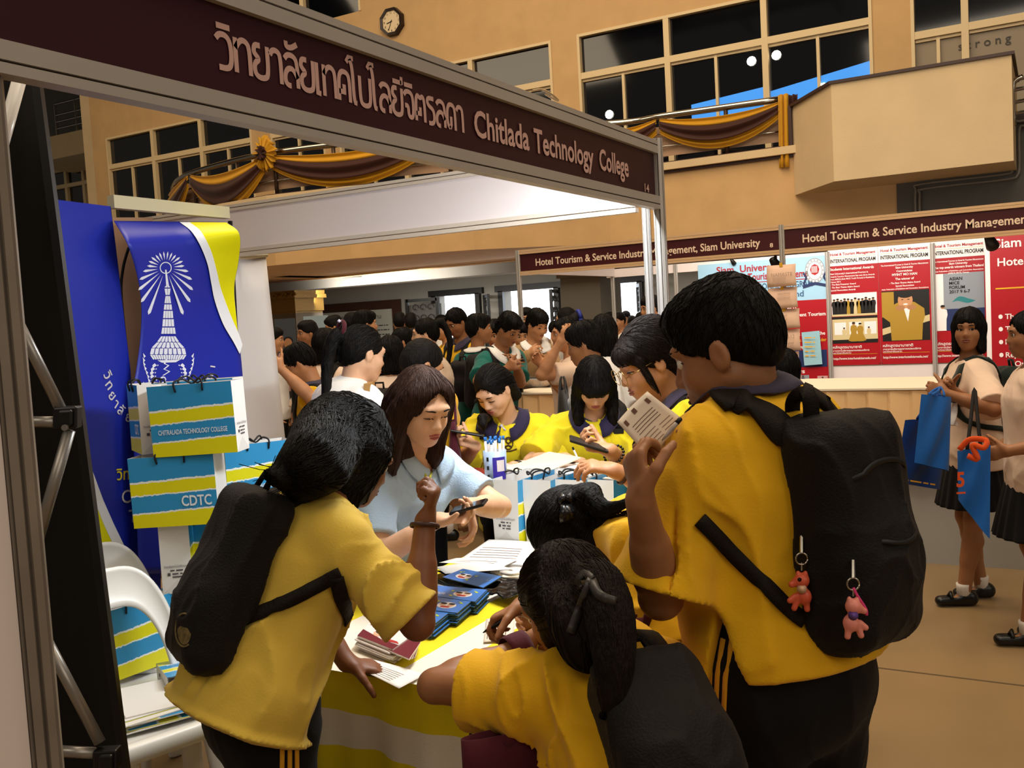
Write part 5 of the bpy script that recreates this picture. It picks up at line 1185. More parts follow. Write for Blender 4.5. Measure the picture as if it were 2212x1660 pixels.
# ------------------------------------------------------------------ white plastic chairs
PLA = mat('white_plastic', '#e4e4e2', rough=.28, spec=.5)
def plastic_chair(label, c, yaw, group='white plastic chairs'):
    t = thing('plastic_chair', label, 'chair', (c[0], c[1], 0), group); f, l, u = frame(yaw); X = lambda a, b, z: A([c[0], c[1], 0])+f*a+l*b+u*z; ax = A([f, l, u]); h = .006
    S = SDF(); S.rbox(X(0, 0, .435), (.20, .21, .012), ax, r=.012); S.slab(X(.19, -.17, .425), X(.19, .17, .425), f, .02, .02, .03, .03, k=.03); S.ell(X(0, 0, .50), (.2, .2, .065), ax, mode='-', k=.02); S.build('seat', PLA, t, h)
    for a in (1, -1):
        for b in (1, -1): S = SDF(); S.slab(X(a*.17, b*.17, .43), X(a*.21, b*.20, .0), l, .045, .028, .022, .016, k=.01); S.plane((0, 0, .002), (0, 0, -1)); S.build('leg', PLA, t, h)
    def arch(p, q):
        an = PI*p; co, si = math.cos(an), math.sin(an); wid = .045+.05*si**3
        oy, oz = .20*np.sign(co)*abs(co)**.62, .44*si**.62; iy, iz = (.20-.055)*np.sign(co)*abs(co)**.7, max(0, .44-.13)*si**.7
        y, z = iy+(oy-iy)*q, iz+(oz-iz)*q; bul = .012*(1-(2*q-1)**2)
        return X(-.17-.20*z-.035*(z/.44)**2-bul-.03*(1-(y/.2)**2), y*(1-.12*z/.44), .425+z)
    f_ = MB(); f_.sheet(arch, 40, 8, th=.012); f_.build('backrest', PLA, t, True); return t

cs = W(345, 1545, 2.55); plastic_chair('white plastic chair in front holding flat folded bags', AT(338, 1548, 2, .44), YAWC+.75)
plastic_chair('white plastic chair behind, with an open carrier bag on its seat', AT(285, 1462, 2, .44)+FLAT_F*.03, YAWC+.72)
# flat unfolded bags and sheets on the front chair
ctr = AT(330, 1530, 2, .455); e1 = FLAT_R; e2 = FLAT_F
for i in range(11):
    yw = .25+.08*math.sin(i*2.3); ex = rot(nrm(e1*.75+e2*.55), Zv, .1*math.sin(i*1.7)); ey = np.cross(Zv, ex); z = .452+i*.0042; c_ = A([ctr[0], ctr[1], z])+ex*(.03*math.sin(i*2.1)+(.06 if i > 6 else 0))+ey*.02*math.cos(i*1.3)-FLAT_F*.03
    pr = i in (3, 6, 8); f = MB(); w_, h_ = .17, .135
    V = [c_-ex*w_-ey*h_, c_+ex*w_-ey*h_, c_+ex*w_+ey*h_, c_-ex*w_+ey*h_]; V = V+[v+Zv*.0035 for v in V]
    o = ob('folded_bag', V, [(0, 3, 2, 1), (4, 5, 6, 7), (0, 1, 5, 4), (1, 2, 6, 5), (2, 3, 7, 6), (3, 0, 4, 7)], [BAGP, BAGW], None, mids=[1, 0 if i in (3, 4, 6, 7) else 1, 0 if i % 3 == 0 else 1, 1, 1, 1], uv=[(0, 0), (0, 0), (0, 0), (0, 0), (1, 0), (1, 1), (0, 1), (0, 0)]+[(0, 0), (1, 0), (1, .3), (0, .3)]*4)
    tag(o, 'flat folded carrier bag in the fanned pile on the front white chair', 'paper bag', 'flat folded bags on the front chair')
# ------------------------------------------------------------------ stands across the aisle
YF, YW = 7.65, 9.8
RED = mat('poster_red', '#a3121e', rough=.4); PWH = mat('poster_white', '#e9e2e0', rough=.45); PBL = mat('poster_sky', '#9cc6e0', rough=.45); INK = mat('ink_black', '#151210'); REDI = mat('ink_red', '#a01c26', rough=.5); BLI = mat('ink_blue', '#37577c', rough=.5); WHI = mat('ink_white', '#f0e6e2', rough=.5); GOLDI = mat('ink_gold', '#d8a020', rough=.5)
PEACH = mat('peach_skirt', '#efc48c', rough=.6, sheen=.2); CREAMT = mat('cream_top', '#f2e4cc', rough=.5); GREYP = mat('grey_panel', '#9d9890', rough=.4)
def fascia(label, x0, x1, texts):
    t = thing('fascia_sign', label, 'sign', ((x0+x1)/2, YF, 2.02)); f = MB(); f.box((x0, YF, 2.055), (x1, YF+.01, 2.212)); f.build('sign_panel', mat('maroon_fascia_bright', '#3f1216', rough=.4), t)
    for a, b in ((2.21, 2.25), (2.02, 2.057)): f = MB(); f.box((x0, YF-.012, a), (x1, YF+.02, (a+b)/2-.001)); f.box((x0, YF-.012, (a+b)/2+.001), (x1, YF+.02, b)); f.build('frame_rail', BRFR, t)
    f = MB()
    for s_, x, z, sz, w in texts: put_text(f, s_, (x, YF, z), Xv, Zv, sz, w, off=.018)
    f.build('lettering', LETW, t)
fascia('maroon stand sign ending in number 8, partly behind the aluminium post', -4.2, -1.87, [('Hotel Tourism & Service Industry Management, Siam University', -4.04, 2.098, .088, 2.02), ('8', -1.945, 2.083, .045, .026)])
fascia('maroon stand sign above the red posters, running out of the frame', -1.83, 1.3, [('Hotel Tourism & Service Industry Management, Siam University', -1.69, 2.098, .088, 2.12)])
for x, y, lb in ((-4.22, YF, 'slim aluminium post at the left end of the sign numbered 8'), (-1.85, YF, 'aluminium post joining the two maroon stand signs'), (-4.23, YW, 'rear aluminium post seen through the open stand'), (-3.5, YW, 'rear aluminium post left of the pale blue banner'), (-1.93, YW-.02, 'aluminium upright between the pale blue banner and the red posters'), (-.98, YW-.02, 'aluminium upright under the red posters')): octo_post('stand_post', lb, x, y, 0, 2.25 if y < 9 else 2.12)
t = thing('rear_beam', 'white aluminium beam along the back of the open stand', 'beam', (-3.7, YW, 2.0)); f = MB(); f.box((-4.3, YW, 2.03), (-3.25, YW+.03, 2.12)); f.build('beam', WHITEP, t)
f = MB(); f.box((-4.24, YF+.02, 2.04), (-4.2, YW, 2.2)); tag(f.build('side_beam', WHITEP), 'white side beam running back from the sign numbered 8', 'beam')
f = MB(); f.box((-3.25, YW, 0), (1.6, YW+.03, 2.12)); tag(f.build('stand_wall_panel', WHITEP), 'white rear wall of the stand carrying the red posters', 'panel')
f = MB(); f.box((-1.9, 8.95, 0), (-1.87, YW, .0)) if False else None
def poster(label, x0, x1, z0, z1, y=YW-.012, base=RED, th=.004):
    t = thing('poster', label, 'poster', ((x0+x1)/2, y, z0)); f = MB(); f.box((x0, y, z0), (x1, y+th, z1)); f.build('sheet', base, t); return t
def rect(mb, x0, x1, z0, z1, y, mi=0): mb.quad((x0, y, z0), (x1, y, z0), (x1, y, z1), (x0, y, z1), mi)
def oval(mb, cx, cz, rx, rz, y, mi=0, n=14): mb.add([(cx+rx*math.cos(2*PI*k/n), y, cz+rz*math.sin(2*PI*k/n)) for k in range(n)], [tuple(range(n))], mi)
def fig(mb, cx, z0, h, y, suit, head, leg=None, skirt=0):
    """small printed figure inside a poster photograph"""
    w = h*.16; mb.add([(cx+a*w, y, z0+b*h) for a, b in ((-.75, 0), (.75, 0), (.7+skirt, .05), (.8, .45), (1.05, .62), (.9, .80), (.25, .85), (-.25, .85), (-.9, .80), (-1.05, .62), (-.8, .45), (-.7-skirt, .05))], [tuple(range(12))], suit); oval(mb, cx, z0+.92*h, w*.5, h*.075, y-.0003, head, 10); oval(mb, cx, z0+.955*h, w*.52, h*.05, y-.0005, 0, 10)
PM = [mat('print_dark', '#15120f', rough=.5), mat('print_skin', '#a8764e', rough=.5), mat('print_gold', '#a5822c', rough=.45), mat('print_cream', '#cbb98a', rough=.5), PWH, mat('print_navy', '#1c2c5a', rough=.5), mat('print_grey_photo', '#8a9098', rough=.5), mat('print_teal', '#2a7a80', rough=.5), mat('print_pink', '#c89a9a', rough=.5), RED, mat('print_face', '#c08a60', rough=.5)]
for i, (x0, lb) in enumerate(((-1.925, 'red award poster with two group photographs, leftmost of three'), (-1.46, 'red poster with a photograph of a person in a gold jacket'), (-.995, 'red poster with a forum sign photograph behind the bobbed girl'))):
    x1 = x0+.462; y = YW-.013; t = poster(lb, x0, x1, 1.0, 2.13, YW-.012); f = MB(); rect(f, x0, x1, 1.975, 2.13, y-.001); f.build('white_header', PWH, t); cx = (x0+x1)/2
    f = MB(); put_text(f, 'Hotel & Tourism Management', (cx, y-.001, 2.075), Xv, Zv, .036, .42, off=.03, align='c'); f.build('red_lettering', REDI, t); f = MB(); put_text(f, 'INTERNATIONAL PROGRAM', (cx, y-.001, 2.005), Xv, Zv, .05, .42, off=.03, align='c'); f.build('dark_lettering', INK, t); f = MB(); rect(f, x0+.02, x1-.02, 2.055, 2.058, y-.0015); rect(f, x0+.02, x1-.03, 1.105, 1.108, y-.0015); f.build('rule', GOLDI, t); f = MB()
    L = [[('Students International Awards', .035), ("Siam University's International Program in", .022), ('Hotel & Tourism Management has won three Awards', .02), ('from AFECA (Asia MICE Youth Forum) in Kaohsiung,', .02), ('Taiwan 2017.', .02), ('- The Best Presenter Award', .022), ('- The Best Theme Attire Award', .022), ('Special Recognition Awards', .022)], [('The International Program in Hotel & Tourism Management', .02), ('Siam University', .026), ('Congratulates', .026), ('MYINT MO HAN', .032), ('The winner of', .03), ('- The Best Theme Attire Award', .022), ('Special Recognition', .022), ('Asian Federation of Exhibition and Convention Associations', .018)], [('The International Program in Hotel & Tourism Management', .02), ('Siam University', .026), ('The top awards winners from Thailand', .03), ('Asian Federation of Exhibition and Convention Associations', .018), ('(AFECA 2017), Taiwan', .02)]][i]
    z = 1.945
    for s_, sz in L: V_, _ = text_mesh(s_, .02); w_ = min(.42, (V_[:, 0].max())*sz*.95); put_text(f, s_, (cx if i else x0+.015, y-.001, z-sz*.4), Xv, Zv, sz, w_, off=.02, align='c' if i else 'l'); z -= sz*1.28 if i < 2 else sz*1.2
    for s_, z, sz, w_ in (('หลักสูตรนานาชาติ', 1.165, .036, .27), ('สาขาการบริหารอุตสาหกรรมบริการ', 1.135, .024, .34), ('มหาวิทยาลัยสยาม', 1.113, .02, .17), ('http://www.interhotelsiamedu.net/', 1.055, .032, .40)): put_text(f, s_, (x0+.02, y-.001, z), Xv, Zv, sz, w_, off=.015)
    f.build('lettering', WHI, t); f = MB(); yy = y-.001
    if i == 0:
        rect(f, x0+.02, x1-.02, 1.48, 1.70, yy, 4); rect(f, x0+.02, x1-.02, 1.215, 1.47, yy, 3); rect(f, x0+.02, x1-.02, 1.215, 1.25, yy-.0003, 0); rect(f, x0+.02, x1-.02, 1.452, 1.475, yy-.0003, 0); rect(f, x0+.02, x1-.02, 1.48, 1.50, yy-.0002, 3)
        for k in range(12): fig(f, x0+.045+k*.033, 1.50, .15+.008*math.sin(k*2.3), yy-.0006, [0, 0, 0, 0, 2, 0, 3, 2, 0, 0, 0, 0][k], 1)
        for k in range(3): rect(f, x0+.04+.14*k, x0+.15+.14*k, 1.30, 1.42, yy-.0004, 4)
        fig(f, cx-.01, 1.23, .19, yy-.001, 2, 1, skirt=1.0); fig(f, cx+.05, 1.23, .18, yy-.0012, 2, 3, skirt=1.2); fig(f, cx-.10, 1.25, .12, yy-.0008, 3, 1, skirt=.8); fig(f, cx+.13, 1.25, .12, yy-.0008, 3, 1, skirt=.8)
    elif i == 1:
        rect(f, x0+.02, x1-.02, 1.22, 1.70, yy, 0); rect(f, x0+.02, x0+.13, 1.45, 1.69, yy-.0003, 2); f.quad((x0+.02, yy-.0004, 1.28), (x1-.02, yy-.0004, 1.40), (x1-.02, yy-.0004, 1.46), (x0+.02, yy-.0004, 1.34), 3)
        f.add([(cx+a, yy-.001, b) for a, b in ((-.13, 1.225), (.14, 1.225), (.15, 1.38), (.17, 1.45), (.165, 1.52), (.08, 1.585), (-.07, 1.585), (-.19, 1.52), (-.20, 1.45), (-.14, 1.40))], [tuple(range(10))], 2); f.add([(cx+a, yy-.0012, b) for a, b in ((-.03, 1.585), (.05, 1.585), (.02, 1.40))], [(0, 1, 2)], 4); oval(f, cx+.0, 1.605, .066, .078, yy-.0014, 10, 20); oval(f, cx, 1.662, .072, .036, yy-.0016, 0, 18); oval(f, cx-.045, 1.535, .042, .024, yy-.0018, 1); oval(f, cx+.055, 1.535, .042, .024, yy-.0018, 1); oval(f, cx-.026, 1.612, .012, .004, yy-.0018, 0, 8); oval(f, cx+.028, 1.612, .012, .004, yy-.0018, 0, 8); oval(f, cx+.002, 1.567, .022, .008, yy-.0018, 4, 8)
    else:
        rect(f, x0+.02, x1-.02, 1.30, 1.83, yy, 6); rect(f, x0+.02, x0+.10, 1.30, 1.83, yy-.0002, 4); rect(f, x0+.12, x1-.02, 1.30, 1.50, yy-.0003, 5); fig(f, x0+.09, 1.30, .24, yy-.001, 4, 1); f.sheet(lambda u, v: (x0+.17+.2*u, yy-.0006, 1.56+.05*math.sin(u*PI)*v+.012*math.sin(u*7)), 12, 2, 0, 7)
    f.build('photograph', PM, t)
    if i == 2:
        f = MB()
        for s_, z in (('ASIAN', 1.765), ('MICE', 1.725), ('FORUM', 1.685), ('2017 9 6-7', 1.645)): put_text(f, s_, (x0+.15, y-.003, z), Xv, Zv, .04, None, off=.02)
        f.build('forum_lettering', INK, t)
    f = MB()
    for x in (x0+.01, x1-.01): oval(f, x, 1.012, .005, .005, y-.002)
    f.build('pin', CHROME, t)
# pale blue banner
x0, x1 = -3.25, -1.945; y = YW-.013; t = poster('pale blue and red university banner half hidden behind the large boy', x0, x1, .76, 2.09, YW-.012, PBL); f = MB(); rect(f, x0, x1, .76, 1.66, y-.001); f.build('red_field', RED, t)
f = MB(); put_text(f, 'Siam  University', (x0+.2, y-.001, 1.985), Xv, Zv, .10, .66, off=.02); put_text(f, 'Hotel and Tourism Management', (x0+.2, y-.001, 1.895), Xv, Zv, .10, 1.0, off=.02); rect(f, x0+.2, x1-.1, 1.867, 1.875, y-.001); f.build('red_lettering', REDI, t)
f = MB(); put_text(f, 'INTERNATIONAL PROGRAM', (x0+.34, y-.001, 1.795), Xv, Zv, .085, .83, off=.012); put_text(f, 'Bangkok, Thailand', (x0+.42, y-.001, 1.70), Xv, Zv, .085, .66, off=.012); f.build('blue_lettering', BLI, t)
f = MB(); put_text(f, 'Best Paper Award', (x0+.5, y-.002, 1.575), Xv, Zv, .08, .5, off=.012); put_text(f, 'Convention & Event Tourism', (x1-.62, y-.002, 1.50), Xv, Zv, .05, .60, off=.02); put_text(f, 'won in the 1st place, at the', (x1-.55, y-.002, 1.31), Xv, Zv, .045, .52, off=.02); put_text(f, 'competition.', (x1-.33, y-.002, 1.18), Xv, Zv, .045, .21, off=.02); put_text(f, 'Speakers', (x1-.52, y-.002, .93), Xv, Zv, .06, .28, off=.02); f.build('white_lettering', WHI, t)
f = MB(); put_text(f, 'Asia-Pacific Future Leader', (x1-.45, y-.002, 1.245), Xv, Zv, .045, .43, off=.02); f.build('gold_lettering', GOLDI, t)
cx, cz = x1-.11, 1.945; f = MB(); oval(f, cx, cz, .095, .125, y-.002, 6, 24); oval(f, cx, cz, .088, .116, y-.0025, 4, 24); oval(f, cx, cz, .072, .095, y-.003, 6, 24); oval(f, cx, cz, .066, .088, y-.0035, 4, 24); oval(f, cx, cz+.01, .045, .055, y-.004, 9, 8)
for k in range(5): rect(f, cx-.03+.012*k, cx-.024+.012*k, cz-.02, cz+.045, y-.0045, 4)
for k in range(16): oval(f, cx+.08*math.cos(k*PI/8), cz+.105*math.sin(k*PI/8), .007, .009, y-.004, 6, 6)
for g in (-1, 1):
    for k in range(8): oval(f, cx+g*(.098+.012*math.sin(k)), cz-.15+.018*k, .010, .014, y-.003, 5, 8)
f.add([(cx+a, y-.0032, cz+b) for a, b in ((-.12, -.17), (0, -.14), (.12, -.17), (.12, -.14), (0, -.11), (-.12, -.14))], [tuple(range(6))], 5); f.build('university_crest', PM, t)
f = MB(); rect(f, x1-.62, x1-.44, .97, 1.13, y-.002, 5); rect(f, x1-.36, x1-.02, .99, 1.16, y-.002, 5); rect(f, x1-.32, x1-.20, .78, .91, y-.002, 6); fig(f, x1-.26, .78, .125, y-.003, 5, 1); rect(f, x1-.12, x1-.02, .78, .90, y-.002, 8); fig(f, x1-.07, .78, .11, y-.003, 0, 1); f.build('small_portraits', PM, t)
_a, _b, _c, _d = AT(1614, 690, 1, 9.77), AT(1653, 649, 1, 9.77), AT(1734, 788, 1, 9.77), AT(1770, 717, 1, 9.77)
for q, lb, mm, col in (((_a[0], _a[2], _b[0], _b[2], 9.77), 'pale flyer pinned on the banner left of the paper strip', PWH, INK), ((_c[0], _c[2], _d[0], _d[2], 9.77), 'pale blue and green flyer hanging in front of the red banner', mat('flyer_blue', '#8fb8c4', rough=.5), GOLDI)):
    t = thing('flyer', lb, 'flyer', (q[0], q[4], q[1])); f = MB(); f.add([(q[0], q[4], q[3]), (q[2], q[4]+.005, q[3]+.01), (q[2]+.02, q[4]-.01, q[1]), (q[0]+.02, q[4]-.02, q[1]-.01)], [(0, 1, 2, 3)]); f.build('sheet', mm, t); f = MB()
    for k in range(5): put_line(f, (q[0]+.03, q[4]-.022, q[3]-.06-.045*k), Xv, Zv, q[2]-q[0]-.07, .018, seed=k)
    f.build('lettering', col, t)
# large red banner at right
t = poster('large red university banner with white bullet list at the right edge', -.49, 1.3, .5, 2.16, 9.55); f = MB(); X0 = -.45
for s_, z, sz, o in (('Siam University', 2.02, .115, 0), ('Hotel & Tourism', 1.86, .10, .02), ('The', 1.39, .065, .07), ('The', 1.28, .065, .07), ('1st', 1.165, .065, .07), ('Repr', 1.05, .065, .07), ('Org', .97, .065, .14), ('The hos', .86, .065, .07)):
    put_text(f, s_, (X0+o, 9.546, z), Xv, Zv, sz, None, off=.015)
    if o == .07: oval(f, X0+.035, z+.022, .017, .02, 9.546)
f.build('lettering', WHI, t); f = MB(); rect(f, X0+.0, 1.2, 1.655, 1.668, 9.546); f.build('rule', GOLDI, t)
f = MB(); rect(f, -.53, -.49, .5, 2.16, 9.552); f.build('white_edge', PWH, t)
# strip of hand-written sheets
t = thing('paper_strip', 'hanging strip of handwritten pink sheets joined with yellow tape', 'paper', AT(1690, 700, 1, 7.55)); tape = mat('yellow_tape', '#d0a020', rough=.5); pk = mat('pink_paper', '#dcb8a0', rough=.7); hw = mat('pencil_grey', '#a08878', rough=.8)
YY = 7.62; ys = [576, 625, 672, 716, 765, 808, 850]; xs_ = [(1657, 1719), (1659, 1722), (1661, 1727), (1667, 1728), (1672, 1726), (1676, 1731)]
for k in range(6):
    a, b = xs_[k]; c = [AT(a, ys[k]-1, 1, YY), AT(b, ys[k]-6, 1, YY-.01), AT(b+2, ys[k+1]-8, 1, YY-.05), AT(a+1, ys[k+1]-3, 1, YY-.03)]; f = MB(); f.sheet(lambda u, v: (c[0]*(1-u)+c[1]*u)*(1-v)+(c[3]*(1-u)+c[2]*u)*v-Yv*.02*math.sin(PI*v), 4, 5, .001); o = f.build('sheet', pk, t, True); q = MB(); e = nrm(c[1]-c[0]); n_ = nrm(c[0]-c[3])
    if k == 0: put_text(q, 'NAMASTE', c[0]+e*.04-n_*.09-Yv*.035, e, n_, .038, None)
    elif k == 3: put_text(q, 'SME 512', c[0]+e*.05-n_*.07-Yv*.035, e, n_, .04, None)
    if k < 5:
        for r_ in range(2): put_scribble(q, c[0]+e*(.05+.03*(k % 2))-n_*(.12+.035*r_-(.06 if k not in (0, 3) else 0))-Yv*.035, e, n_, .10, .022, seed=k*3+r_)
    if q.v: q.build('handwriting', hw, o)
    if k == 0:
        q = MB(); q.box(((c[0]+c[1])[0]/2-.004, YF-.016, c[0][2]-.01), ((c[0]+c[1])[0]/2+.004, YF-.012, 2.05)); q.build('hanging_tape', tape, t)
    m_ = (c[0]+c[1])/2; q = MB(); q.obox(m_-Yv*.012, Xv*.012, Yv*.002, Zv*.016); q.build('tape', tape, t)
for x, y, yy, lb in ((1676, 572, 7.75, 'black clip spotlight hanging beside the stand post'), (2140, 522, 7.75, 'black clip spotlight in front of the red bullet banner'), (1583, 566, 9.76, 'small black spotlight above the pale blue banner')):
    c = AT(x, y, 1, yy); k = .055 if yy < 9 else .03; t = thing('spotlight', lb, 'lamp', c); f = MB(); f.lathe([(k*.5, -k*1.2), (k*.8, k*.6), (k*.85, k), (k*.6, k)], c, 14, ax=(.2, .7, -.6)); f.build('lamp_head', HUB, t, True); f = MB(); f.tube([c, c+A([0, .0, k*1.2]), c+A([0, -.05, k*1.9])], k*.22, 8); f.build('bracket', HUB, t)
# skirted counters
def counter(label, clab, x0, x1, y0=6.2, y1=7.05, top=1.07):
    t = thing('counter', label, 'counter', ((x0+x1)/2, (y0+y1)/2, 0)); f = MB(); f.box((x0, y0, top-.03), (x1, y1, top-.001)); f.build('countertop', CREAMT, t)
    f = MB(); f.sheet(lambda u, v: (x0+(x1-x0)*u, y0+.03+.004*math.sin(u*60), .0+(top-.04)*v), 40, 1); f.build('front_panel', GREYP, t, True); f = MB(); f.box((x0, y0+.04, 0), (x0+.03, y1, top-.03)); f.box((x1-.03, y0+.04, 0), (x1, y1, top-.03)); f.build('side_panel', GREYP, t)
    n = int((x1-x0)/.125); s = thing('table_skirt', clab, 'tablecloth', ((x0+x1)/2, y0-.03, .5))
    f = MB(); f.box((x0-.02, y0-.03, top), (x1+.02, y1, top+.012)); f.build('top_cloth', CREAMT, s)
    def pl(u, v):
        k = u*n; fr = k-int(k); wob = .012*math.sin(int(k)*2.1); saw = .028*(1-fr)*(.4+.6*v)+wob*v; return (x0+(x1-x0)*u, y0-.012-saw, top-.005-.30*v)
    f = MB(); f.sheet(pl, n*6, 4); f.build('pleated_valance', PEACH, s)
    def dr(u, v): return (x0+(x1-x0)*u, y0-.004-.02*abs(math.sin(u*n*1.15*PI))-.01*v, top-.29-.26*v)
    f = MB(); f.sheet(dr, n*8, 3); f.build('lower_drape', PEACH, s, True); return t
counter('counter with pleated peach skirt carrying the food trays', 'peach pleated skirt of the counter behind the writing girls', -3.56, -1.95)
counter('cream topped counter with pleated peach skirt below the red posters', 'peach pleated skirt of the counter below the red posters', -1.75, 1.5)
CLEAR = mat('clear_plastic', '#cfd0cc', rough=.12, alpha=.35); PAST = mat('fried_pastry', '#b8742c', rough=.6, noise=.25, nscale=40, bump=.6, bscale=60); FOIL = mat('tray_silver', '#8c8a84', rough=.3, metal=.7)
for k, (x, y, lb) in enumerate(((1150, 838, 'clear tray of fried pastries at the left end of the counter'), (1185, 832, 'silver tray of fried pastries beside the patterned bag'))):
    c = AT(x, y, 2, 1.085); t = thing('food_tray', lb, 'tray', c); f = MB(); q = .15
    f.sheet(lambda u, v: (c[0]+(u-.5)*.36, c[1]+.1+(v-.5)*.26, c[2]+.07*max(abs(u-.5), abs(v-.5))**4*16), 12, 12, .003); f.build('tray', CLEAR if k == 0 else FOIL, t, True)
    for j in range(9):
        S = SDF(); p = c+A([(j % 3-1)*.085+.01*math.sin(j), .1+(j//3-1)*.06, .03]); S.ell(p, (.042, .032, .024)); V, F = S.mesh(.008); o = ob('fried_pastry', V, F, PAST, None, True); tag(o, 'golden fried pastry in the %s' % ('clear tray' if k == 0 else 'silver tray'), 'pastry', 'fried pastries in the %s' % ('clear tray' if k == 0 else 'silver tray'))
c = AT(1176, 836, 2, 1.085)+A([.05, .02, 0]); f = MB(); f.lathe([(.035, 0), (.04, .09), (.036, .09), (.033, .005)], c, 16); tag(f.build('plastic_cup', mat('grey_cup', '#4a4644', rough=.4)), 'dark drinking cup standing among the food trays', 'cup')
# banner stands in the lobby
for x0_, x1_, yt, yb, dep, lb, fx, bod, bgc in ((592, 637, 690, 790, 9.6, 'grey banner showing a person in a pale pink jacket', 617, 8, 'banner_grey'), (655, 708, 684, 790, 11.0, 'pale grey banner showing a person in dark teal', 694, 7, 'banner_pale')):
    a, b, c_ = W(x0_, yt, dep), W(x1_, yt-3, dep), W(x0_, yb+120, dep); t = thing('rollup_banner', lb, 'banner', c_); f = MB(); ex = nrm((b-a)*A([1, 1, 0])); h = a[2]-.1; w = np.linalg.norm((b-a)[:2]); o = A([a[0], a[1], .1]); n_ = np.cross(ex, Zv)
    f.prism([(0, 0), (w, 0), (w, h), (0, h)], o, ex, Zv, .004); f.build('sheet', mat(bgc, '#3b3f44' if bod == 8 else '#8fa0aa', rough=.5), t)
    f = MB(); cx = w*(.6 if bod == 8 else .72); sc = .42; P = lambda u, v: o+ex*(cx+u*sc)+Zv*(h-.62*sc*2.0+v*sc)+n_*.006
    f.add([P(u, v) for u, v in ((-.26, -.5), (.26, -.5), (.28, .3), (.24, .42), (.08, .5), (-.08, .5), (-.24, .42), (-.28, .3))], [tuple(range(8))], bod); q = [P(.10*math.cos(k*.5), .64+.13*math.sin(k*.5)) for k in range(13)]; f.add([v+n_*.002 for v in q], [tuple(range(13))], 1); q = [P(.12*math.cos(k*.5), .71+.10*math.sin(k*.5)) for k in range(13)]; f.add([v+n_*.001 for v in q], [tuple(range(13))], 0); f.build('printed_figure', PM, t)
    f = MB(); put_line(f, o+ex*.1+Zv*(h-1.05)+n_*.006, ex, Zv, w*.7, .06); put_line(f, o+ex*.1+Zv*(h-1.2)+n_*.006, ex, Zv, w*.6, .05, seed=4); f.build('lettering', WHI, t)
    f = MB(); f.obox(o+ex*w/2-Zv*.05, ex*w/2, n_*.08, Zv*.05); f.build('base', ALU, t)
# ------------------------------------------------------------------ visitors in the hall
def sdir(phi):
    a = math.radians(phi); return FLAT_R*math.cos(a)+FLAT_F*math.sin(a)
def yw(phi): return YAW+math.radians(phi)
def crowd(label, hx, hy, d, phi, ht=None, lean=0, head=(0, 5, 0), **k):
    H = W(hx, hy, d); pk = {n: k.pop(n) for n in ('L', 'Rr', 'twist', 'wide', 'look', 'side') if n in k}
    s = (H[2]+(.10*math.sin(math.radians(abs(lean)))))/1.575; ht = ht or s*1.66; pk.setdefault('wide', .86)
    J = pose(feet=H[:2], yaw=yw(phi), ht=ht, lean=lean, head=head, **pk); dlt = H-J['head']
    J = shift(J, (dlt[0], dlt[1], dlt[2])); fz = J['pel'][2]-.93*J['s']
    for g in (1, -1): J['an'][g] = A([J['hip'][g][0], J['hip'][g][1], .075*J['s']]); J['kn'][g] = (J['hip'][g]+J['an'][g])/2+J['f']*.02
    J['an'][1] = J['an'][1]+J['f']*.08; J['an'][-1] = J['an'][-1]-J['f']*.05
    k.setdefault('h', .012 if d > 5 else .009); k.setdefault('hs', .93); person(label, J, **k)
    if d < 8.7: hair_locks(J, 260 if d > 6 else 340, down(J), r=.0026, steps=14 if k.get('hair', 'short') in ('short', 'thick', 'pony', 'bun') else 22, dl=.012, jit=.25, zmin=-.3)
    return J
def tail(drop=.35, back=.10, up=.02, r=(.035, .03, .012), curve=.0, side=0.0):
    def fx(S, X, J, hs):
        P = spline([X(-.10, 0, .05+up), X(-.15, side*.3, .05+up), X(-.15-back*.4, side*.7, -.08), X(-.13-back*.2, side, -.08-drop*.5), X(-.11+curve, side, -.08-drop)], 10); n = len(P)
        rr = [(.022 if i == 0 else r[0]*(1-i/n)+r[2]*(i/n))*hs for i in range(n)]; S.chain(list(P), rr, k=.012)
    return fx
def longback(drop=.3, w=.08):
    def fx(S, X, J, hs): S.slab(X(-.085, 0, -.05), A(X(-.10, 0, -.05))-J['u']*drop, J['hl'], .085*hs, w*hs, .04*hs, .022*hs, k=.04)
    return fx
def bun(z=.10, r=.045):
    def fx(S, X, J, hs): S.ell(X(-.10, 0, z), (r, r, r), k=.02)
    return fx
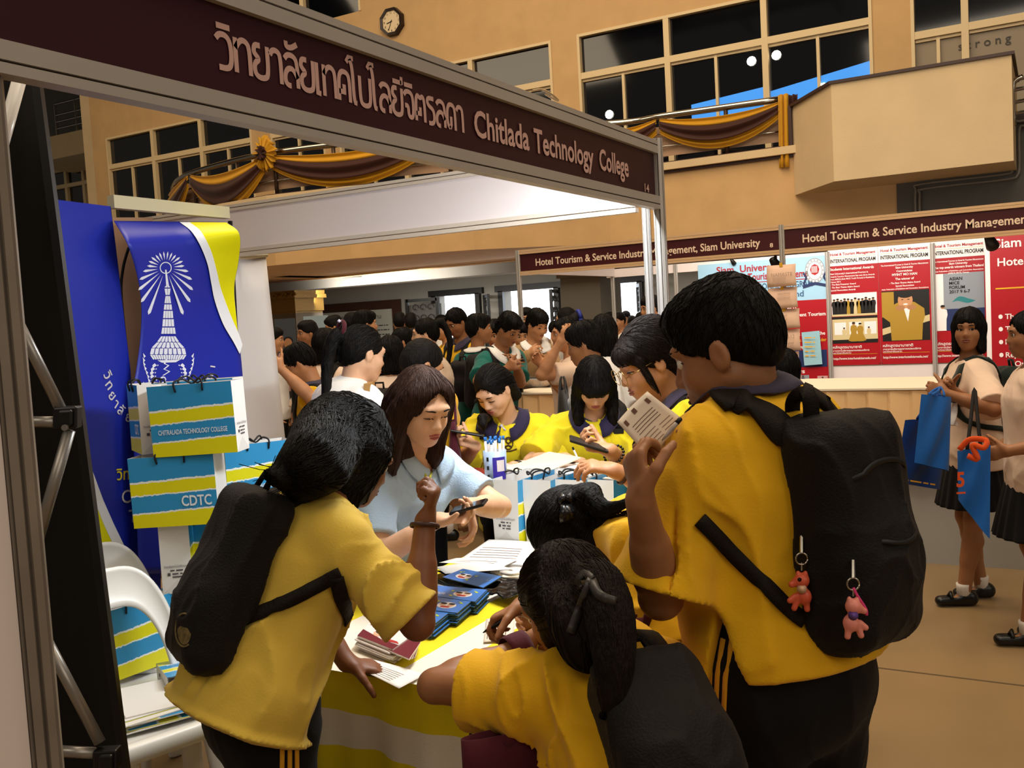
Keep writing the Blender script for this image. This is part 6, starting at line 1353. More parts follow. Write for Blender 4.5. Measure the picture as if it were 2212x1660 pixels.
def backpack(label, J, mats=BLKBAG, w=.15, h=.21, d=.085, off=.0, drop=.0, hh=.012, group=None, straps=(1, -1), tilt=0.0, loop=True):
    """rucksack on the back of figure J, with shoulder straps and haul loop"""
    s = J['s']; t = J['t']; f, l = J['ft'], J['lt']; C = J['C']; c0 = J['neck']-t*(.06+h+drop)*s
    q = C.cast(np.array([c0-f*.5]), np.array([f]))[0]; c = q-f*(d*.72+off); t2 = rot(t, l, tilt); f2 = rot(f, l, tilt)
    root = thing('backpack', label, 'backpack', c-t*h, group); ax = A([f2, l, t2]); S = SDF()
    S.rbox(c, (d, w, h), ax, r=min(d, w)*.75); S.ell(c-f2*d*.55-t2*h*.28, (d*.8, w*.86, h*.55), ax, k=.03)
    S.disp = folds(dict(fb=f, lb=l, t=t, pel=c), .005, (8, 8, 5), 3); S.amp = .01
    B = SDF(); B.ops = list(S.ops); S.func(lambda P: C(P)-.004, [-99]*3, [99]*3, mode='-'); S.build('main_bag', mats, root, hh)
    if loop: m = MB(); m.tube([c-f2*d*.2+l*.03+t2*h*.98, c-f2*d*.1+l*.025+t2*(h+.035), c-f2*d*.1-l*.025+t2*(h+.035), c-f2*d*.2-l*.03+t2*h*.98], .007, 6); m.build('haul_loop', mats, root, True)
    for g in straps:
        sh = J['sh'][g]; x = l*g*w*.55
        P = spline([c+f2*d*.6+x+t2*h*.8, J['neck']-t*.03*s+l*g*.085*s-f*.05, J['neck']-t*.045*s+l*g*.10*s+f*.03, J['neck']-t*.16*s+l*g*.115*s+f*.13, J['neck']-t*.28*s+l*g*.13*s+f*.10, J['neck']-t*.36*s+l*g*.16*s+f*.0, c+f2*d*.5+l*g*w*.8-t2*h*.75], 26)
        strip('shoulder_strap', C, P, [.055*s]*16+[.05*s, .043*s, .036*s]+[.028*s]*8, .008, mats, root)
    J['bag'] = root; J['bagS'] = B; J['bagc'] = c; J['bagax'] = (f2, l, t2); return root
def handbag(label, top, w, h, d, m, yaw, name='tote_bag', cat='bag', strapm=None, strap=.25, group=None):
    f, l, u = frame(yaw); t = thing(name, label, cat, A(top)-u*(h+strap), group); X = lambda a, b, c: A(top)+f*a+l*b+u*c; b = MB()
    b.sheet(lambda p, q: X(d*(.5-.35*q)*math.cos(2*PI*p)*(1 if True else 1), (w/2)*np.sign(math.sin(2*PI*p))*abs(math.sin(2*PI*p))**.4, -strap-h+h*q), 32, 8, .002); b.add([X(d*.5*math.cos(2*PI*k/16), w/2*np.sign(math.sin(2*PI*k/16))*abs(math.sin(2*PI*k/16))**.4, -strap-h) for k in range(16)], [tuple(range(16))]); b.build('bag_body', m, t, True)
    for g in (1, -1): b = MB(); b.tube(spline([X(g*d*.14, -w*.22, -strap-.02), X(g*.012, -w*.06, -strap*.4), X(g*.006, 0, 0), X(g*.012, w*.06, -strap*.4), X(g*.14*d, w*.22, -strap-.02)], 16), .006, 6, flat=2.0, nrm=l); b.build('handle', strapm or m, t, True)
    return t
UNI = dict(shirt=PINKW, bottom='skirt', bottom_m=DARKSK, sock=SOCK, skirtz=.52)
SP = dict(shirt=YEL, collar_m=PLUM, stripes=-1)
# -- far group, left to right
J = crowd('smiling student in white shirt with a black bag strap, by the grey banners', 664, 722, 9.0, 215, head=(0, 0, 0), shirt=WHT, skin='tan', face=2, lid=.5, gaze=(1, .0, 0)); backpack('black backpack on the smiling student in the white shirt', J)
crowd('student at the edge of the white banner, face turned to the right', 592, 735, 9.3, 0, shirt=WHT, skin='mid', face=1)
J = crowd('student in yellow shirt with bowed head reaching left, maroon bag in hand', 649, 785, 5.6, 178, lean=6, head=(0, 30, 0), hair='short', L=('w', W(558, 800, 5.2)), Rr=('w', W(650, 945, 5.5)), skin='mid', face=1, **{**SP, 'stripes': 1}); backpack('black backpack on the yellow shirted student beside the white banner', J)
handbag('maroon tote bag hanging from the hand of the yellow shirted student', J['palm'][-1]+A([0, 0, -.02]), .22, .26, .1, MAROON, yw(90))
J = crowd('student with black bob seen from behind, dark backpack over cream shirt', 706, 745, 6.9, 75, hair='bob', head=(-25, 5, 0), **UNI); backpack('dark backpack on the student with the black bob', J)
crowd('short haired visitor in white beyond the notice board crowd', 722, 708, 10.5, 190, shirt=WHT, head=(0, 10, 0), face=1)
crowd('visitor in maroon shirt half hidden behind a tall dark haired student', 765, 703, 10.0, 20, shirt=MAROON, face=1)
crowd('tall dark haired student in yellow reading the notice board', 790, 702, 8.6, 40, shirt=YEL, head=(-20, 0, 0), face=1, skin='mid')
J = crowd('student with hair to the shoulder, big black bag on the back, behind the ponytail', 845, 765, 6.0, 80, hair='bob', head=(-10, 10, 0), **UNI); backpack('large black backpack in the crowd behind the ponytailed helper', J, w=.18, h=.25, d=.10)
crowd('student in profile to the left, hair tied back, cream blouse', 868, 738, 7.6, 190, hair='pony', hairx=tail(.18), face=2, skin='mid', L=('b', (.25, .05, -.12)), Rr=('b', (.28, .0, -.14)), **UNI)
crowd('student with a long ponytail and cream blouse facing left', 918, 722, 7.0, 185, hair='pony', hairx=tail(.34), face=2, skin='fair', Rr=('b', (.22, .05, -.3)), **UNI)
crowd('dark haired visitor far back at the notice board in grey', 864, 698, 12.0, 90, shirt=GREYBAG)
crowd('dark haired visitor far back in yellow, at the iron door', 888, 700, 11.6, 95, shirt=YELG)
J = crowd('tall student in yellow looking down, standing in the bright doorway', 985, 696, 8.3, 225, head=(0, 30, 0), hair='pony', skin='tan', face=1, shirt=YEL, collar_m=PLUM, bottom_m=BLK, L=('b', (.3, .0, -.2)), Rr=('b', (.28, .05, -.25)), side=4); backpack('dark backpack on the tall student in the doorway', J)
crowd('small dark head behind the tall yellow student', 958, 712, 10.5, 200, shirt=YEL, face=1)
crowd('student in yellow between the doorway student and the teal shirt', 1000, 730, 8.6, 200, shirt=YEL, hair='thick', face=1, head=(0, 15, 0))
J = crowd('student in teal polo with white collar turning to the right', 1036, 712, 7.6, 60, head=(-55, 0, 0), shirt=TEAL, collar_m=WHT, skin='tan', face=1, L=('b', (.05, .12, -.5)), Rr=('b', (.1, -.1, -.45))); backpack('small black backpack on the student in teal turning right', J, w=.12, h=.16, d=.07)
crowd('dark haired student in yellow between the two teal polos', 1068, 722, 8.4, 250, shirt=YEL, hair='thick', face=1, head=(0, 20, 0))
J = crowd('student in teal polo looking down and reaching over the counter', 1098, 712, 7.0, 305, head=(10, 32, 0), lean=10, shirt=TEAL, collar_m=WHT, skin='tan', face=2, lid=.9, L=('w', W(1150, 790, 6.6)), Rr=('w', W(1128, 800, 6.5))); backpack('black backpack on the student in teal looking down', J)
crowd('student in dark teal at the booth post, mostly hidden', 1128, 728, 8.4, 270, shirt=TEAL, hair='thick', face=1)
crowd('person in a beige blazer over white shirt serving at the counter', 1160, 702, 7.9, 285, head=(20, 25, 0), shirt=BEI, sleeve=1.0, collar_m=WHT, skin='mid', face=2, lid=.8, hair='thick', L=('w', W(1195, 790, 7.4)), Rr=('w', W(1150, 770, 7.5)), shirt_name='blazer')
crowd('dark head behind the person in the beige blazer', 1138, 690, 10.5, 270, shirt=WHT, face=1)
crowd('person with long black hair standing in the bright doorway', 1222, 692, 9.2, 170, hair='long', hairx=longback(.25), shirt=WHT, skin='fair', face=1)
J = crowd('person with a blue scrunchie raising one hand to the ear', 1222, 722, 6.3, 190, hair='bun', hairx=bun(), shirt=PINKW, skin='mid', face=1, L=('w', W(1198, 738, 6.0), -FLAT_R*.6-A([0, 0, .6])), Rr=('w', W(1160, 790, 6.1)), bottom='skirt', sleeve=.7)
m = MB(); p = J['X'](-.115, 0, .10); m.tube([p+J['hl']*.05*math.cos(a)+J['hu']*.05*math.sin(a) for a in np.linspace(0, 2*PI, 14)], .014, 6); m.build('scrunchie', mat('blue_scrunchie', '#1c2c88', rough=.6), J['root'], True)
J = crowd('student with cropped dark hair and glasses strap, seen in profile left', 1263, 745, 5.0, 165, hair='thick', shirt=WHT, skin='tan', face=2, head=(0, 12, 0), L=('b', (.2, .05, -.35)))
handbag('dark patterned bag hanging between the dark haired profile and the food trays', W(1215, 815, 5.0), .26, .34, .1, cloth('patterned_black', '#26221f', bump=.2), yw(170), strap=.06)
crowd('person with long straight hair in white blouse, back turned', 1305, 718, 6.2, 75, hair='long', hairx=longback(.36, .06), shirt=WHT, bottom='skirt', lean=8)
crowd('person with glasses in a white shirt at the booth post', 1405, 668, 9.4, 200, shirt=WHT, hair='thick', skin='mid', face=2, head=(0, 5, 0))
crowd('dark haired person beside the booth post, hair only showing', 1462, 690, 9.0, 190, shirt=WHT, hair='thick', face=1)
for k, (x, y, d, c, lb) in enumerate(((1318, 692, 14, MAROON, 'dark figure at the third doorway, nearest the column'), (1338, 694, 13.6, WHT, 'white shirted figure bending in the third doorway'), (1352, 690, 15, YEL, 'yellow shirted figure in the third doorway'), (1366, 700, 14.4, WHT, 'white shirted figure right of the yellow one in the doorway'), (1386, 696, 12.6, WHT, 'white shirted figure beside the dark door jamb'), (1170, 705, 13.5, BEI, 'distant figure outside the second doorway'), (1200, 712, 14, PINKW, 'distant pale figure at the right of the second doorway'), (955, 700, 14.5, WHT, 'distant figure in the first doorway'))):
    crowd(lb, x, y, d, 200+25*k, shirt=c, hair='thick', face=1, h=.016)
J = crowd('black hair showing behind the collar of the large boy', 1690, 795, 5.0, 120, hair='bob', shirt=WHT)
crowd('person leaning at the top right window of the upper floor', 2192, 118, 13.6, 200, shirt=WHT, face=1, ht=1.6, legs=False, bottom=None, h=.016)
# -- girl looking back, and the one at the edge
GB = W(2090, 712, 4.95)
J = crowd('schoolgirl with black bob in cream blouse looking back over the shoulder', 2092, 712, 4.95, 172, h=.007, hair='bob', head=(64, 2, 0), face=2, lid=.3, gaze=(1, .35, 0), skin='tan', sleeve=.95, sleeve_r=1.35, L=('w', W(2040, 848, 4.7)), Rr=('w', W(2052, 838, 4.8)), hands=(dict(curl=1.1), dict(curl=1.1)), **UNI)
JG = J; backpack('dark green-black backpack on the schoolgirl looking back', J, mats=cloth('bottle_green_nylon', '#16211b'), w=.13, h=.18, d=.07, hh=.009)
J2 = crowd('schoolgirl with dark hair in cream blouse and black skirt, cut by the right edge', 2222, 722, 4.35, 165, h=.007, hair='pony', head=(0, 5, 0), face=1, skin='tan', sleeve=.95, sleeve_r=1.5, L=('b', (.18, .05, -.30)), Rr=('b', (.15, -.02, -.33)), shirt=PINKW, bottom='skirt', bottom_m=DARKSK, sock=SOCK, skirtz=.50, bulk=1.1)
NWB = cloth('blue_nonwoven', '#0c3a80', rough=.6); NWB2 = cloth('blue_nonwoven_light', '#145aa8', rough=.6)
def flatbag(label, P, m, off, th=.02, hand=None, strapm=None):
    root = thing('tote_bag', label, 'bag', (P[0]+P[2])/2-A([0, 0, .25])); n = nrm(np.cross(P[1]-P[0], P[3]-P[0])); f = MB()
    for s_ in (1, -1): f.sheet(lambda u, v: (P[0]*(1-u)+P[1]*u)*(1-v)+(P[3]*(1-u)+P[2]*u)*v+n*s_*(th*(math.sin(PI*u)**.5)*(1-.5*(1-v))+.012*math.sin(u*9+v*7)*math.sin(PI*u)), 14, 14)
    f.build('bag_body', m, root, True)
    if hand is not None:
        for s_ in (1, -1):
            f = MB(); a, b = P[0]*.7+P[1]*.3, P[0]*.3+P[1]*.7; f.tube(spline([a+n*s_*.01, a*.5+hand*.5+n*s_*.015, hand, b*.5+hand*.5+n*s_*.015, b+n*s_*.01], 16), .009, 6, flat=.4, nrm=n); f.build('handle', strapm or m, root, True)
    return root, n
hp = (JG['palm'][1]+JG['palm'][-1])/2
r1, n = flatbag('large dark blue tote bag with a fine gold line held low by the schoolgirl', [W(1955, 908, 4.62), W(2050, 905, 4.75), W(2030, 1058, 4.75), W(1932, 1042, 4.62)], NWB, 0, hand=W(2030, 850, 4.66))
f = MB(); put_line(f, W(1950, 1038, 4.58), nrm(W(2000, 1046, 4.58)-W(1950, 1038, 4.58)), UP, .16, .012); f.build('print', GOLDI, r1)
flatbag('brighter blue tote bag in front of the larger one in the schoolgirl hands', [W(1990, 852, 4.52), W(2055, 858, 4.58), W(2050, 1018, 4.58), W(1975, 1000, 4.52)], NWB2, 0, hand=W(2032, 838, 4.6))
flatbag('white carrier behind the blue tote bags at the schoolgirl hip', [W(2048, 870, 4.72), W(2066, 872, 4.76), W(2064, 920, 4.76), W(2050, 918, 4.72)], WHT, 0)
r3, n = flatbag('long blue cloth bag with orange ribbon and orange number hanging from the schoolgirl shoulder', [W(2068, 975, 4.28), W(2140, 962, 4.22), W(2138, 1165, 4.22), W(2070, 1080, 4.28)], NWB2, 0, hand=W(2105, 840, 4.4), strapm=BLKBAG)
f = MB(); f.tube(spline([W(2072, 972, 4.2), W(2095, 950, 4.18), W(2130, 952, 4.16), W(2125, 968, 4.15), W(2100, 962, 4.16), W(2112, 992, 4.16), W(2090, 985, 4.17)], 30), .014, 6, flat=.3, nrm=FLAT_F); f.build('ribbon', ORANGE, r3, True)
f = MB(); put_text(f, '5', W(2066, 1052, 4.19), FLAT_R, UP, .09, .035, off=.03); put_line(f, W(2066, 1068, 4.19), FLAT_R, UP, .045, .014); f.build('print', ORANGE, r3)
# ------------------------------------------------------------------ people round the table
def vec(r, f, u): return FLAT_R*r+FLAT_F*f+Zv*u
def fg(label, nk, d, phi, ht, lean, look, hd=None, **k):
    """figure placed by the pixel of its neck base and distance; look is the gaze in (right, away, up)"""
    pk = {n: k.pop(n) for n in ('L', 'Rr', 'twist', 'wide', 'side', 'knees') if n in k}
    N = W(nk[0], nk[1], d); J0 = pose(feet=N[:2], yaw=yw(phi), ht=ht, lean=lean, look=vec(*look)); pel = J0['pel']+(N-J0['neck'])
    hc = None if hd is None else W(*hd); J = pose(pel=pel, yaw=yw(phi), ht=ht, lean=lean, look=vec(*look), headc=hc, **pk)
    for g in (1, -1):
        J['an'][g] = A([J['hip'][g][0], J['hip'][g][1], .08])+J['f']*(.05*g); J['kn'][g] = (J['hip'][g]+J['an'][g])/2+J['f']*.03
    return person(label, J, **k)
def phone(label, c, ex, ey, w=.07, h=.145):
    ex, ey = nrm(ex), nrm(ey); n = np.cross(ex, ey); t = thing('phone', label, 'phone', c); f = MB(); f.obox(c, ex*w/2, ey*h/2, n*.0042); bevel(f.build('phone_case', HUB, t), .003); f = MB(); f.obox(c+n*.0045, ex*w*.46, ey*h*.46, n*.0004); f.build('screen', mat('phone_screen', '#0b0d12', rough=.08), t); f = MB(); f.lathe([(.0045, 0), (.0045, .0012), (.003, .0014)], c-n*.0055+ey*h*.4-ex*w*.3, 10, ax=-n); f.build('camera_lens', GLASSB, t); return t
def pen(label, a, b, m, r=.0045):
    a, b = A(a), A(b); d = nrm(b-a); L = np.linalg.norm(b-a); t = thing('pen', label, 'pen', (a+b)/2); f = MB(); f.lathe([(.0012, 0), (r*.7, .012), (r, .03), (r, L)], a, 10, ax=d); f.build('barrel', m, t, True); f = MB(); f.lathe([(r*1.05, L-.012), (r*1.05, L), (r*.5, L+.002)], a, 10, ax=d); f.build('cap', HUB if m is not HUB else ALU, t, True); return t
def wristband(root, J, g, t_, m, r=.03, w=.022, name='wristband', beads=0):
    c = J['wr'][g]*(1-t_)+J['el'][g]*t_; d = nrm(J['wr'][g]-J['el'][g]); a = nrm(np.cross(d, Zv)); b = np.cross(d, a); mb = MB()
    if beads:
        for k in range(beads): p = c+r*(a*math.cos(2*PI*k/beads)+b*math.sin(2*PI*k/beads)); mb.lathe([(0, -.005), (.0045, -.003), (.0052, 0), (.0045, .003), (0, .005)], p, 8)
    else: mb.tube([c+r*(a*math.cos(2*PI*k/20)+b*math.sin(2*PI*k/20)) for k in range(21)], w/2, 8, flat=.25, nrm=None) if False else mb.sheet(lambda u, v: c+d*(v-.5)*w+(r+.0015*math.sin(v*PI))*(a*math.cos(2*PI*u)+b*math.sin(2*PI*u)), 24, 4, th=-.002)
    return mb.build(name, m, root, True)
def lock(S, start, flow, n, steps, dl, r, jit=.3): return strands(S, start, flow, steps, dl, r, jit=jit)
# --- large boy at the right with the rucksack
def slit(C, J):
    p = J['pel']-J['t']*.03+J['lb']*.22-J['fb']*.015; C.func(lambda P: np.maximum(np.abs((P-p)@J['fb'])-np.clip(-((P-p)@J['t'])-.0+.13, 0, 1)*.33, -((P-p)@J['lb'])-.13), p-.3, p+.3, .004, '-')
JH = fg('large boy in golden yellow shirt with black rucksack, reading a paper at the right', (1622, 872), 2.02, 128, 1.70, 8, (-.86, .42, -.36), hd=(1566, 757, 2.0), L=('w', W(1384, 1085, 1.74), vec(-.55, -.5, -.7)), Rr=('w', W(1462, 1010, 1.98), vec(.1, .3, -1)), h=.0062, skin='tan', hair='short', hs=1.08, bulk=1.10, belly=.06, wide=1.08, hem=.03, sleeve=.95, sleeve_r=1.5, fold=.010, collar_m=PLUM, collar_w=.058, stripes=1, loose=.022, face=1,
        hands=(dict(dir=vec(-.05, .25, .8), palm=vec(.55, .65, .25), curl=.8, thumb=vec(.25, -.7, .5), tcurl=.9), dict(dir=vec(-.5, -.1, .7), palm=vec(-.4, -.6, -.2), curl=.8)), cfx=slit, shirt=YEL, flare=.03)
hair_locks(JH, 900, lambda P, i: JH['hf']*.55-JH['hu']*.75+(P-JH['head'])*3, r=.0014, steps=5, dl=.009, zmin=-.4, jit=.55)
BG = backpack('big black rucksack on the back of the large boy in yellow', JH, BLKBAG, w=.125, h=.228, d=.085, hh=.006, drop=-.03, tilt=-.03, off=-.04, straps=(), loop=False)
STR = mat('strap_webbing', '#1c1613', rough=.75, spec=.15, bump=.3, bscale=220)
def cam_strap(J, pts, w, th, par, start=1.2, off=.004, name='shoulder_strap', n=20):
    P = spline(pts, n); D = np.array([nrm(W(x, y, 2)-CAM) for x, y in P]); O = np.tile(CAM, (len(D), 1))+D*start; Q = J['C'].cast(O, D, n=110)-D*off; return strip(name, J['C'], Q, w, th, STR, par, lift=.003)
cam_strap(JH, [(1546, 872), (1576, 868), (1612, 876), (1655, 900), (1690, 935), (1722, 965), (1740, 985)], .058, .012, BG)
cam_strap(JH, [(1728, 846), (1750, 856), (1775, 872), (1800, 893)], .05, .010, BG)
cam_strap(JH, [(1508, 1120), (1556, 1170), (1600, 1214), (1650, 1262), (1700, 1312), (1740, 1345)], .030, .006, BG)
P = spline([W(1712, 905, 1.90), W(1712, 870, 1.86), W(1728, 852, 1.83), W(1748, 862, 1.82), W(1752, 905, 1.83)], 16); strip('haul_loop', None, P, .03, .006, STR, BG, nrmv=-FW)
bc, (bf, bl, bt) = JH['bagc'], JH['bagax']
BS = JH['bagS']
def onbag(x, z):
    o = bc-bf*.5+bl*x+bt*z; return BS.cast(np.array([o]), np.array([bf]))[0]
# pocket seam and zip on the bag, charms hanging from it
strip('pocket_seam', BS, spline([onbag(-.15, .03), onbag(-.12, .10), onbag(0, .13), onbag(.12, .10), onbag(.15, .03)], 24), .010, .004, mat('black_webbing', '#0a0808', rough=.6), BG, lift=.003)
strip('zip', BS, spline([onbag(-.16, -.02), onbag(-.08, -.005), onbag(.08, -.005), onbag(.16, -.02)], 24), .008, .003, mat('black_webbing', '#0a0808', rough=.6), BG, lift=.003)
def charm(label, px_, col, accent, pose_):
    c0 = W(px_[0], px_[1], 1.62); g = BS.grad(np.array([c0]))[0]; dn = -UP; t = thing('key_charm', label, 'key ring charm', c0); rt = RT; fwd = -FW
    dr = CAM-c0; dr /= np.linalg.norm(dr); hit = BS.cast(np.array([CAM+(c0-CAM)*.6]), np.array([-dr]), n=80)[0]; c0 = hit+dr*.03; ROOT[t.name] = c0; t.location = c0
    f = MB(); f.tube([c0+UP*.052+UP*.011*math.sin(a)+rt*.011*math.cos(a) for a in np.linspace(0, 2*PI, 16)], .0018, 6); f.build('split_ring', CHROME, t, True); f = MB(); f.tube([c0+UP*.045, c0+UP*.030], .0016, 6); f.tube([c0+UP*.062, c0+UP*.095-dr*.02], .004, 6); f.build('chain', CHROME, t)
    S = SDF()
    S.ell(c0+UP*.012, (.014, .014, .014), k=.006); S.cone(c0+UP*.008+rt*.011*pose_, c0+UP*.004+rt*.019*pose_, .0075, .006, k=.006); S.ell(c0-UP*.018-rt*.004*pose_, (.014, .013, .016), k=.008)
    for a_, b_ in (((.008, -.024), (.014, -.040)), ((-.008, -.026), (-.010, -.042)), ((.012, -.018), (.022, -.026))): S.cone(c0+rt*a_[0]*pose_+UP*a_[1], c0+rt*b_[0]*pose_+UP*b_[1], .006, .0055, k=.004)
    for g_ in (-1, 1): S.ell(c0+UP*.024+rt*g_*.007, (.004, .004, .006), k=.004)
    S.build('figure', mat(*col, rough=.4), t, .0016); f = MB(); f.lathe([(0, -.003), (.009, 0), (0, .003)], c0-UP*.004+dr*.012, 12, ax=dr); f.build('bib', mat(*accent, rough=.5), t, True)
    f = MB(); f.lathe([(0, -.002), (.0038, 0), (0, .002)], c0+UP*.013+dr*.0125+rt*.004*pose_, 10, ax=dr); f.build('eye', HUB, t, True)
    if pose_ > 0: f = MB(); f.tube(spline([c0+UP*.045, c0+UP*.03+rt*.008, c0+UP*.008+rt*.022, c0-UP*.004+rt*.024], 12), .003, 6); f.build('ribbon', mat('hot_pink', '#d83a78', rough=.5), t, True)
charm('orange and white animal charm hanging from the rucksack', (1732, 1268), ('charm_orange', '#d0583c'), ('charm_cream', '#e0b898'), -1)
charm('pink plastic animal charm with pink ribbon hanging lowest on the rucksack', (1843, 1325), ('charm_pink', '#e08878'), ('charm_purple', '#6a4a98'), 1)
# the two sheets he reads
PAP = mat('paper', '#e2d2c0', rough=.7); INKB = mat('ink_brown', '#6a4a3c', rough=.7)
def sheet_q(label, q, lines=(), name='paper_sheet', m=PAP, curl=.01, cat='paper', group=None, ink=None, marks=()):
    c = [A(p) for p in q]; n = nrm(np.cross(c[1]-c[0], c[3]-c[0])); P = lambda u, v: (c[0]*(1-u)+c[1]*u)*(1-v)+(c[3]*(1-u)+c[2]*u)*v+n*curl*math.sin(PI*u)*1
    t = thing(name, label, cat, (c[0]+c[2])/2, group); f = MB(); f.sheet(P, 10, 8, th=.0006); f.build('sheet', m, t, True); f = MB()
    for (u0, u1, v0, v1) in lines:
        for s_ in (1, -1): f.sheet(lambda u, v: P(u0+(u1-u0)*u, v0+(v1-v0)*v)+n*(.0009 if s_ > 0 else -.0015), 6, 1)
    if lines: f.build('print', ink or INKB, t)
    return t
LN = [(.42, .52, .05, .16), (.10, .18, .10, .22), (.80, .88, .08, .20)]+[(.18, .80, .30+.07*k, .315+.07*k) for k in range(4)]+[(.12, .55, .62+.08*k, .632+.08*k) for k in range(4)]+[(.62, .9, .66+.08*k, .672+.08*k) for k in range(3)]
sheet_q('white form held up by the large boy, rear sheet with printed lines', [W(1333, 912, 1.80), W(1398, 846, 1.86), W(1482, 912, 1.90), W(1402, 990, 1.84)], LN, curl=.004)
sheet_q('second sheet tucked behind the form in the large boy hand', [W(1372, 905, 1.86), W(1424, 872, 1.90), W(1484, 916, 1.93), W(1420, 980, 1.89)], (), curl=.004)
pen('grey pen held against the form by the large boy', W(1430, 952, 1.79), W(1470, 905, 1.80), mat('pen_grey', '#9a8c84', rough=.4))

# --- girl at the left with the black backpack
def wavy(S, X, J, hs):
    P = spline([J['head']-J['hf']*.02+J['hu']*.10, J['head']-J['hf']*.10+J['hu']*.05, W(668, 985, 2.12), W(630, 1012, 2.1), W(596, 1036, 2.06)], 14)
    S.chain(list(P), [.045, .055, .066, .068, .068, .066, .062, .058, .052, .046, .040, .034, .028, .022, .014], k=.03)
    S.slab(X(-.07, 0, .0), W(690, 1040, 2.12), J['hl'], .09*hs, .075*hs, .06*hs, .04*hs, k=.05); S.slab(X(-.0, .07, .02), X(.02, .07, -.12), J['hf'], .05*hs, .035*hs, .025*hs, .015*hs, k=.03); S.slab(X(-.0, -.072, .02), X(.015, -.07, -.10), J['hf'], .05*hs, .03*hs, .022*hs, .012*hs, k=.03)
    S.cone(W(594, 1034, 2.06), W(588, 1026, 2.05), .010, .014, k=.01); S.slab(W(640, 1030, 2.12), W(655, 1075, 2.14), FLAT_R, .05, .02, .02, .01, k=.03)
JA = fg('girl in pale yellow with black backpack and wavy hair leaning over the table', (704, 1082), 2.25, 34, 1.48, 27, (.68, .52, -.52), hd=(768, 990, 2.36), L=('w', W(748, 1432, 2.40), vec(-.5, .5, .5)), Rr=('w', W(918, 1128, 2.16), vec(.25, -.3, -1)), h=.0062, skin='dark', hair='long', hairx=wavy, bulk=1.06, wide=.93, hem=.09, sleeve=.93, sleeve_r=1.2, fold=.010, stripes=-1, loose=.016, face=1, shirt=cloth('pale_yellow_cotton', '#cfae44'),
        hands=(dict(dir=vec(.75, .2, -.25), palm=vec(0, .1, -1), curl=.25), dict(dir=vec(.35, .1, .9), palm=vec(-.75, .3, .35), curl=1.0, thumb=vec(.2, .8, .2))), flare=.035)
hair_locks(JA, 700, lambda P, i: -vec(.80, .0, .45)*1.0+.35*np.stack([np.sin(P[:, 2]*60+i*.6), np.cos(P[:, 0]*55+i*.5), np.sin(P[:, 0]*50+i*.4)], 1), r=.0017, steps=24, dl=.011, jit=.35)
path_locks(JA, [JA['head']-JA['hf']*.08+JA['hu']*.09, JA['head']-JA['hf']*.12+JA['hu']*.03, W(668, 985, 2.14), W(630, 1012, 2.08), W(596, 1036, 2.04)], 420, .035, r=.0018, steps=20, jit=.5)
rg = np.random.default_rng(9); fly = MB()
for k in range(36): p_ = W(rg.uniform(590, 720), 0, 2.1); y_ = 1040-(rg.uniform(0, 1))*60; x_ = rg.uniform(592, 700); a_ = W(x_, y_, 2.08); fly.tube(spline([a_, a_+vec(-.02, 0, -.02+rg.normal(0, .012)), a_+vec(-.05+rg.normal(0, .015), 0, -.035+rg.normal(0, .015))], 6), .001, 4)
fly.build('stray_hair', HAIRM['black'], JA['hairO'], True)
BA = backpack('black backpack with worn round emblem on the girl at the left', JA, BLKBAG, w=.118, h=.205, d=.07, hh=.0065, drop=-.01, tilt=.0, off=-.035, straps=(1,))
cam_strap(JA, [(618, 1085), (650, 1066), (690, 1056), (735, 1054), (772, 1068), (792, 1082)], .052, .010, BA)
cam_strap(JA, [(500, 1352), (560, 1326), (620, 1300), (670, 1274), (716, 1249), (737, 1240)], .030, .006, BA)
cam_strap(JA, [(726, 1246), (738, 1290), (752, 1340), (768, 1392), (774, 1412)], .032, .006, BA, name='hanging_strap')
bc, (bf, bl, bt) = JA['bagc'], JA['bagax']; BS = JA['bagS']
EMB = mat('worn_gold_print', '#6a5a34', rough=.7, noise=.5, nscale=80)
def bag_oval(px_, py_, rx, ry, m, lift=.002):
    P = []
    for r_ in np.linspace(0, 1, 7):
        for k in range(24): P.append((px_+rx*r_*math.cos(2*PI*k/24), py_+ry*r_*math.sin(2*PI*k/24)))
    D = np.array([nrm(W(x, y, 2)-CAM) for x, y in P]); O = np.tile(CAM, (len(D), 1))+D*1.4; Q = BS.cast(O, D, n=90)-D*lift; F = [(i*24+k, i*24+(k+1) % 24, (i+1)*24+(k+1) % 24, (i+1)*24+k) for i in range(6) for k in range(24)]; return Q, F
Q, F = bag_oval(398, 1365, 15, 29, EMB); ob('emblem', Q, F, EMB, BA, True)
Q, F = bag_oval(398, 1362, 19, 36, EMB); Q2 = Q[24*6:]; m = MB(); m.tube([Q2[k] for k in range(4, 20)], .0022, 5); m.build('emblem_ring', EMB, BA, True)
wristband(JA['root'], JA, -1, .04, mat('thin_bracelet', '#3a2018', rough=.5), r=.031, w=.008, name='bracelet')

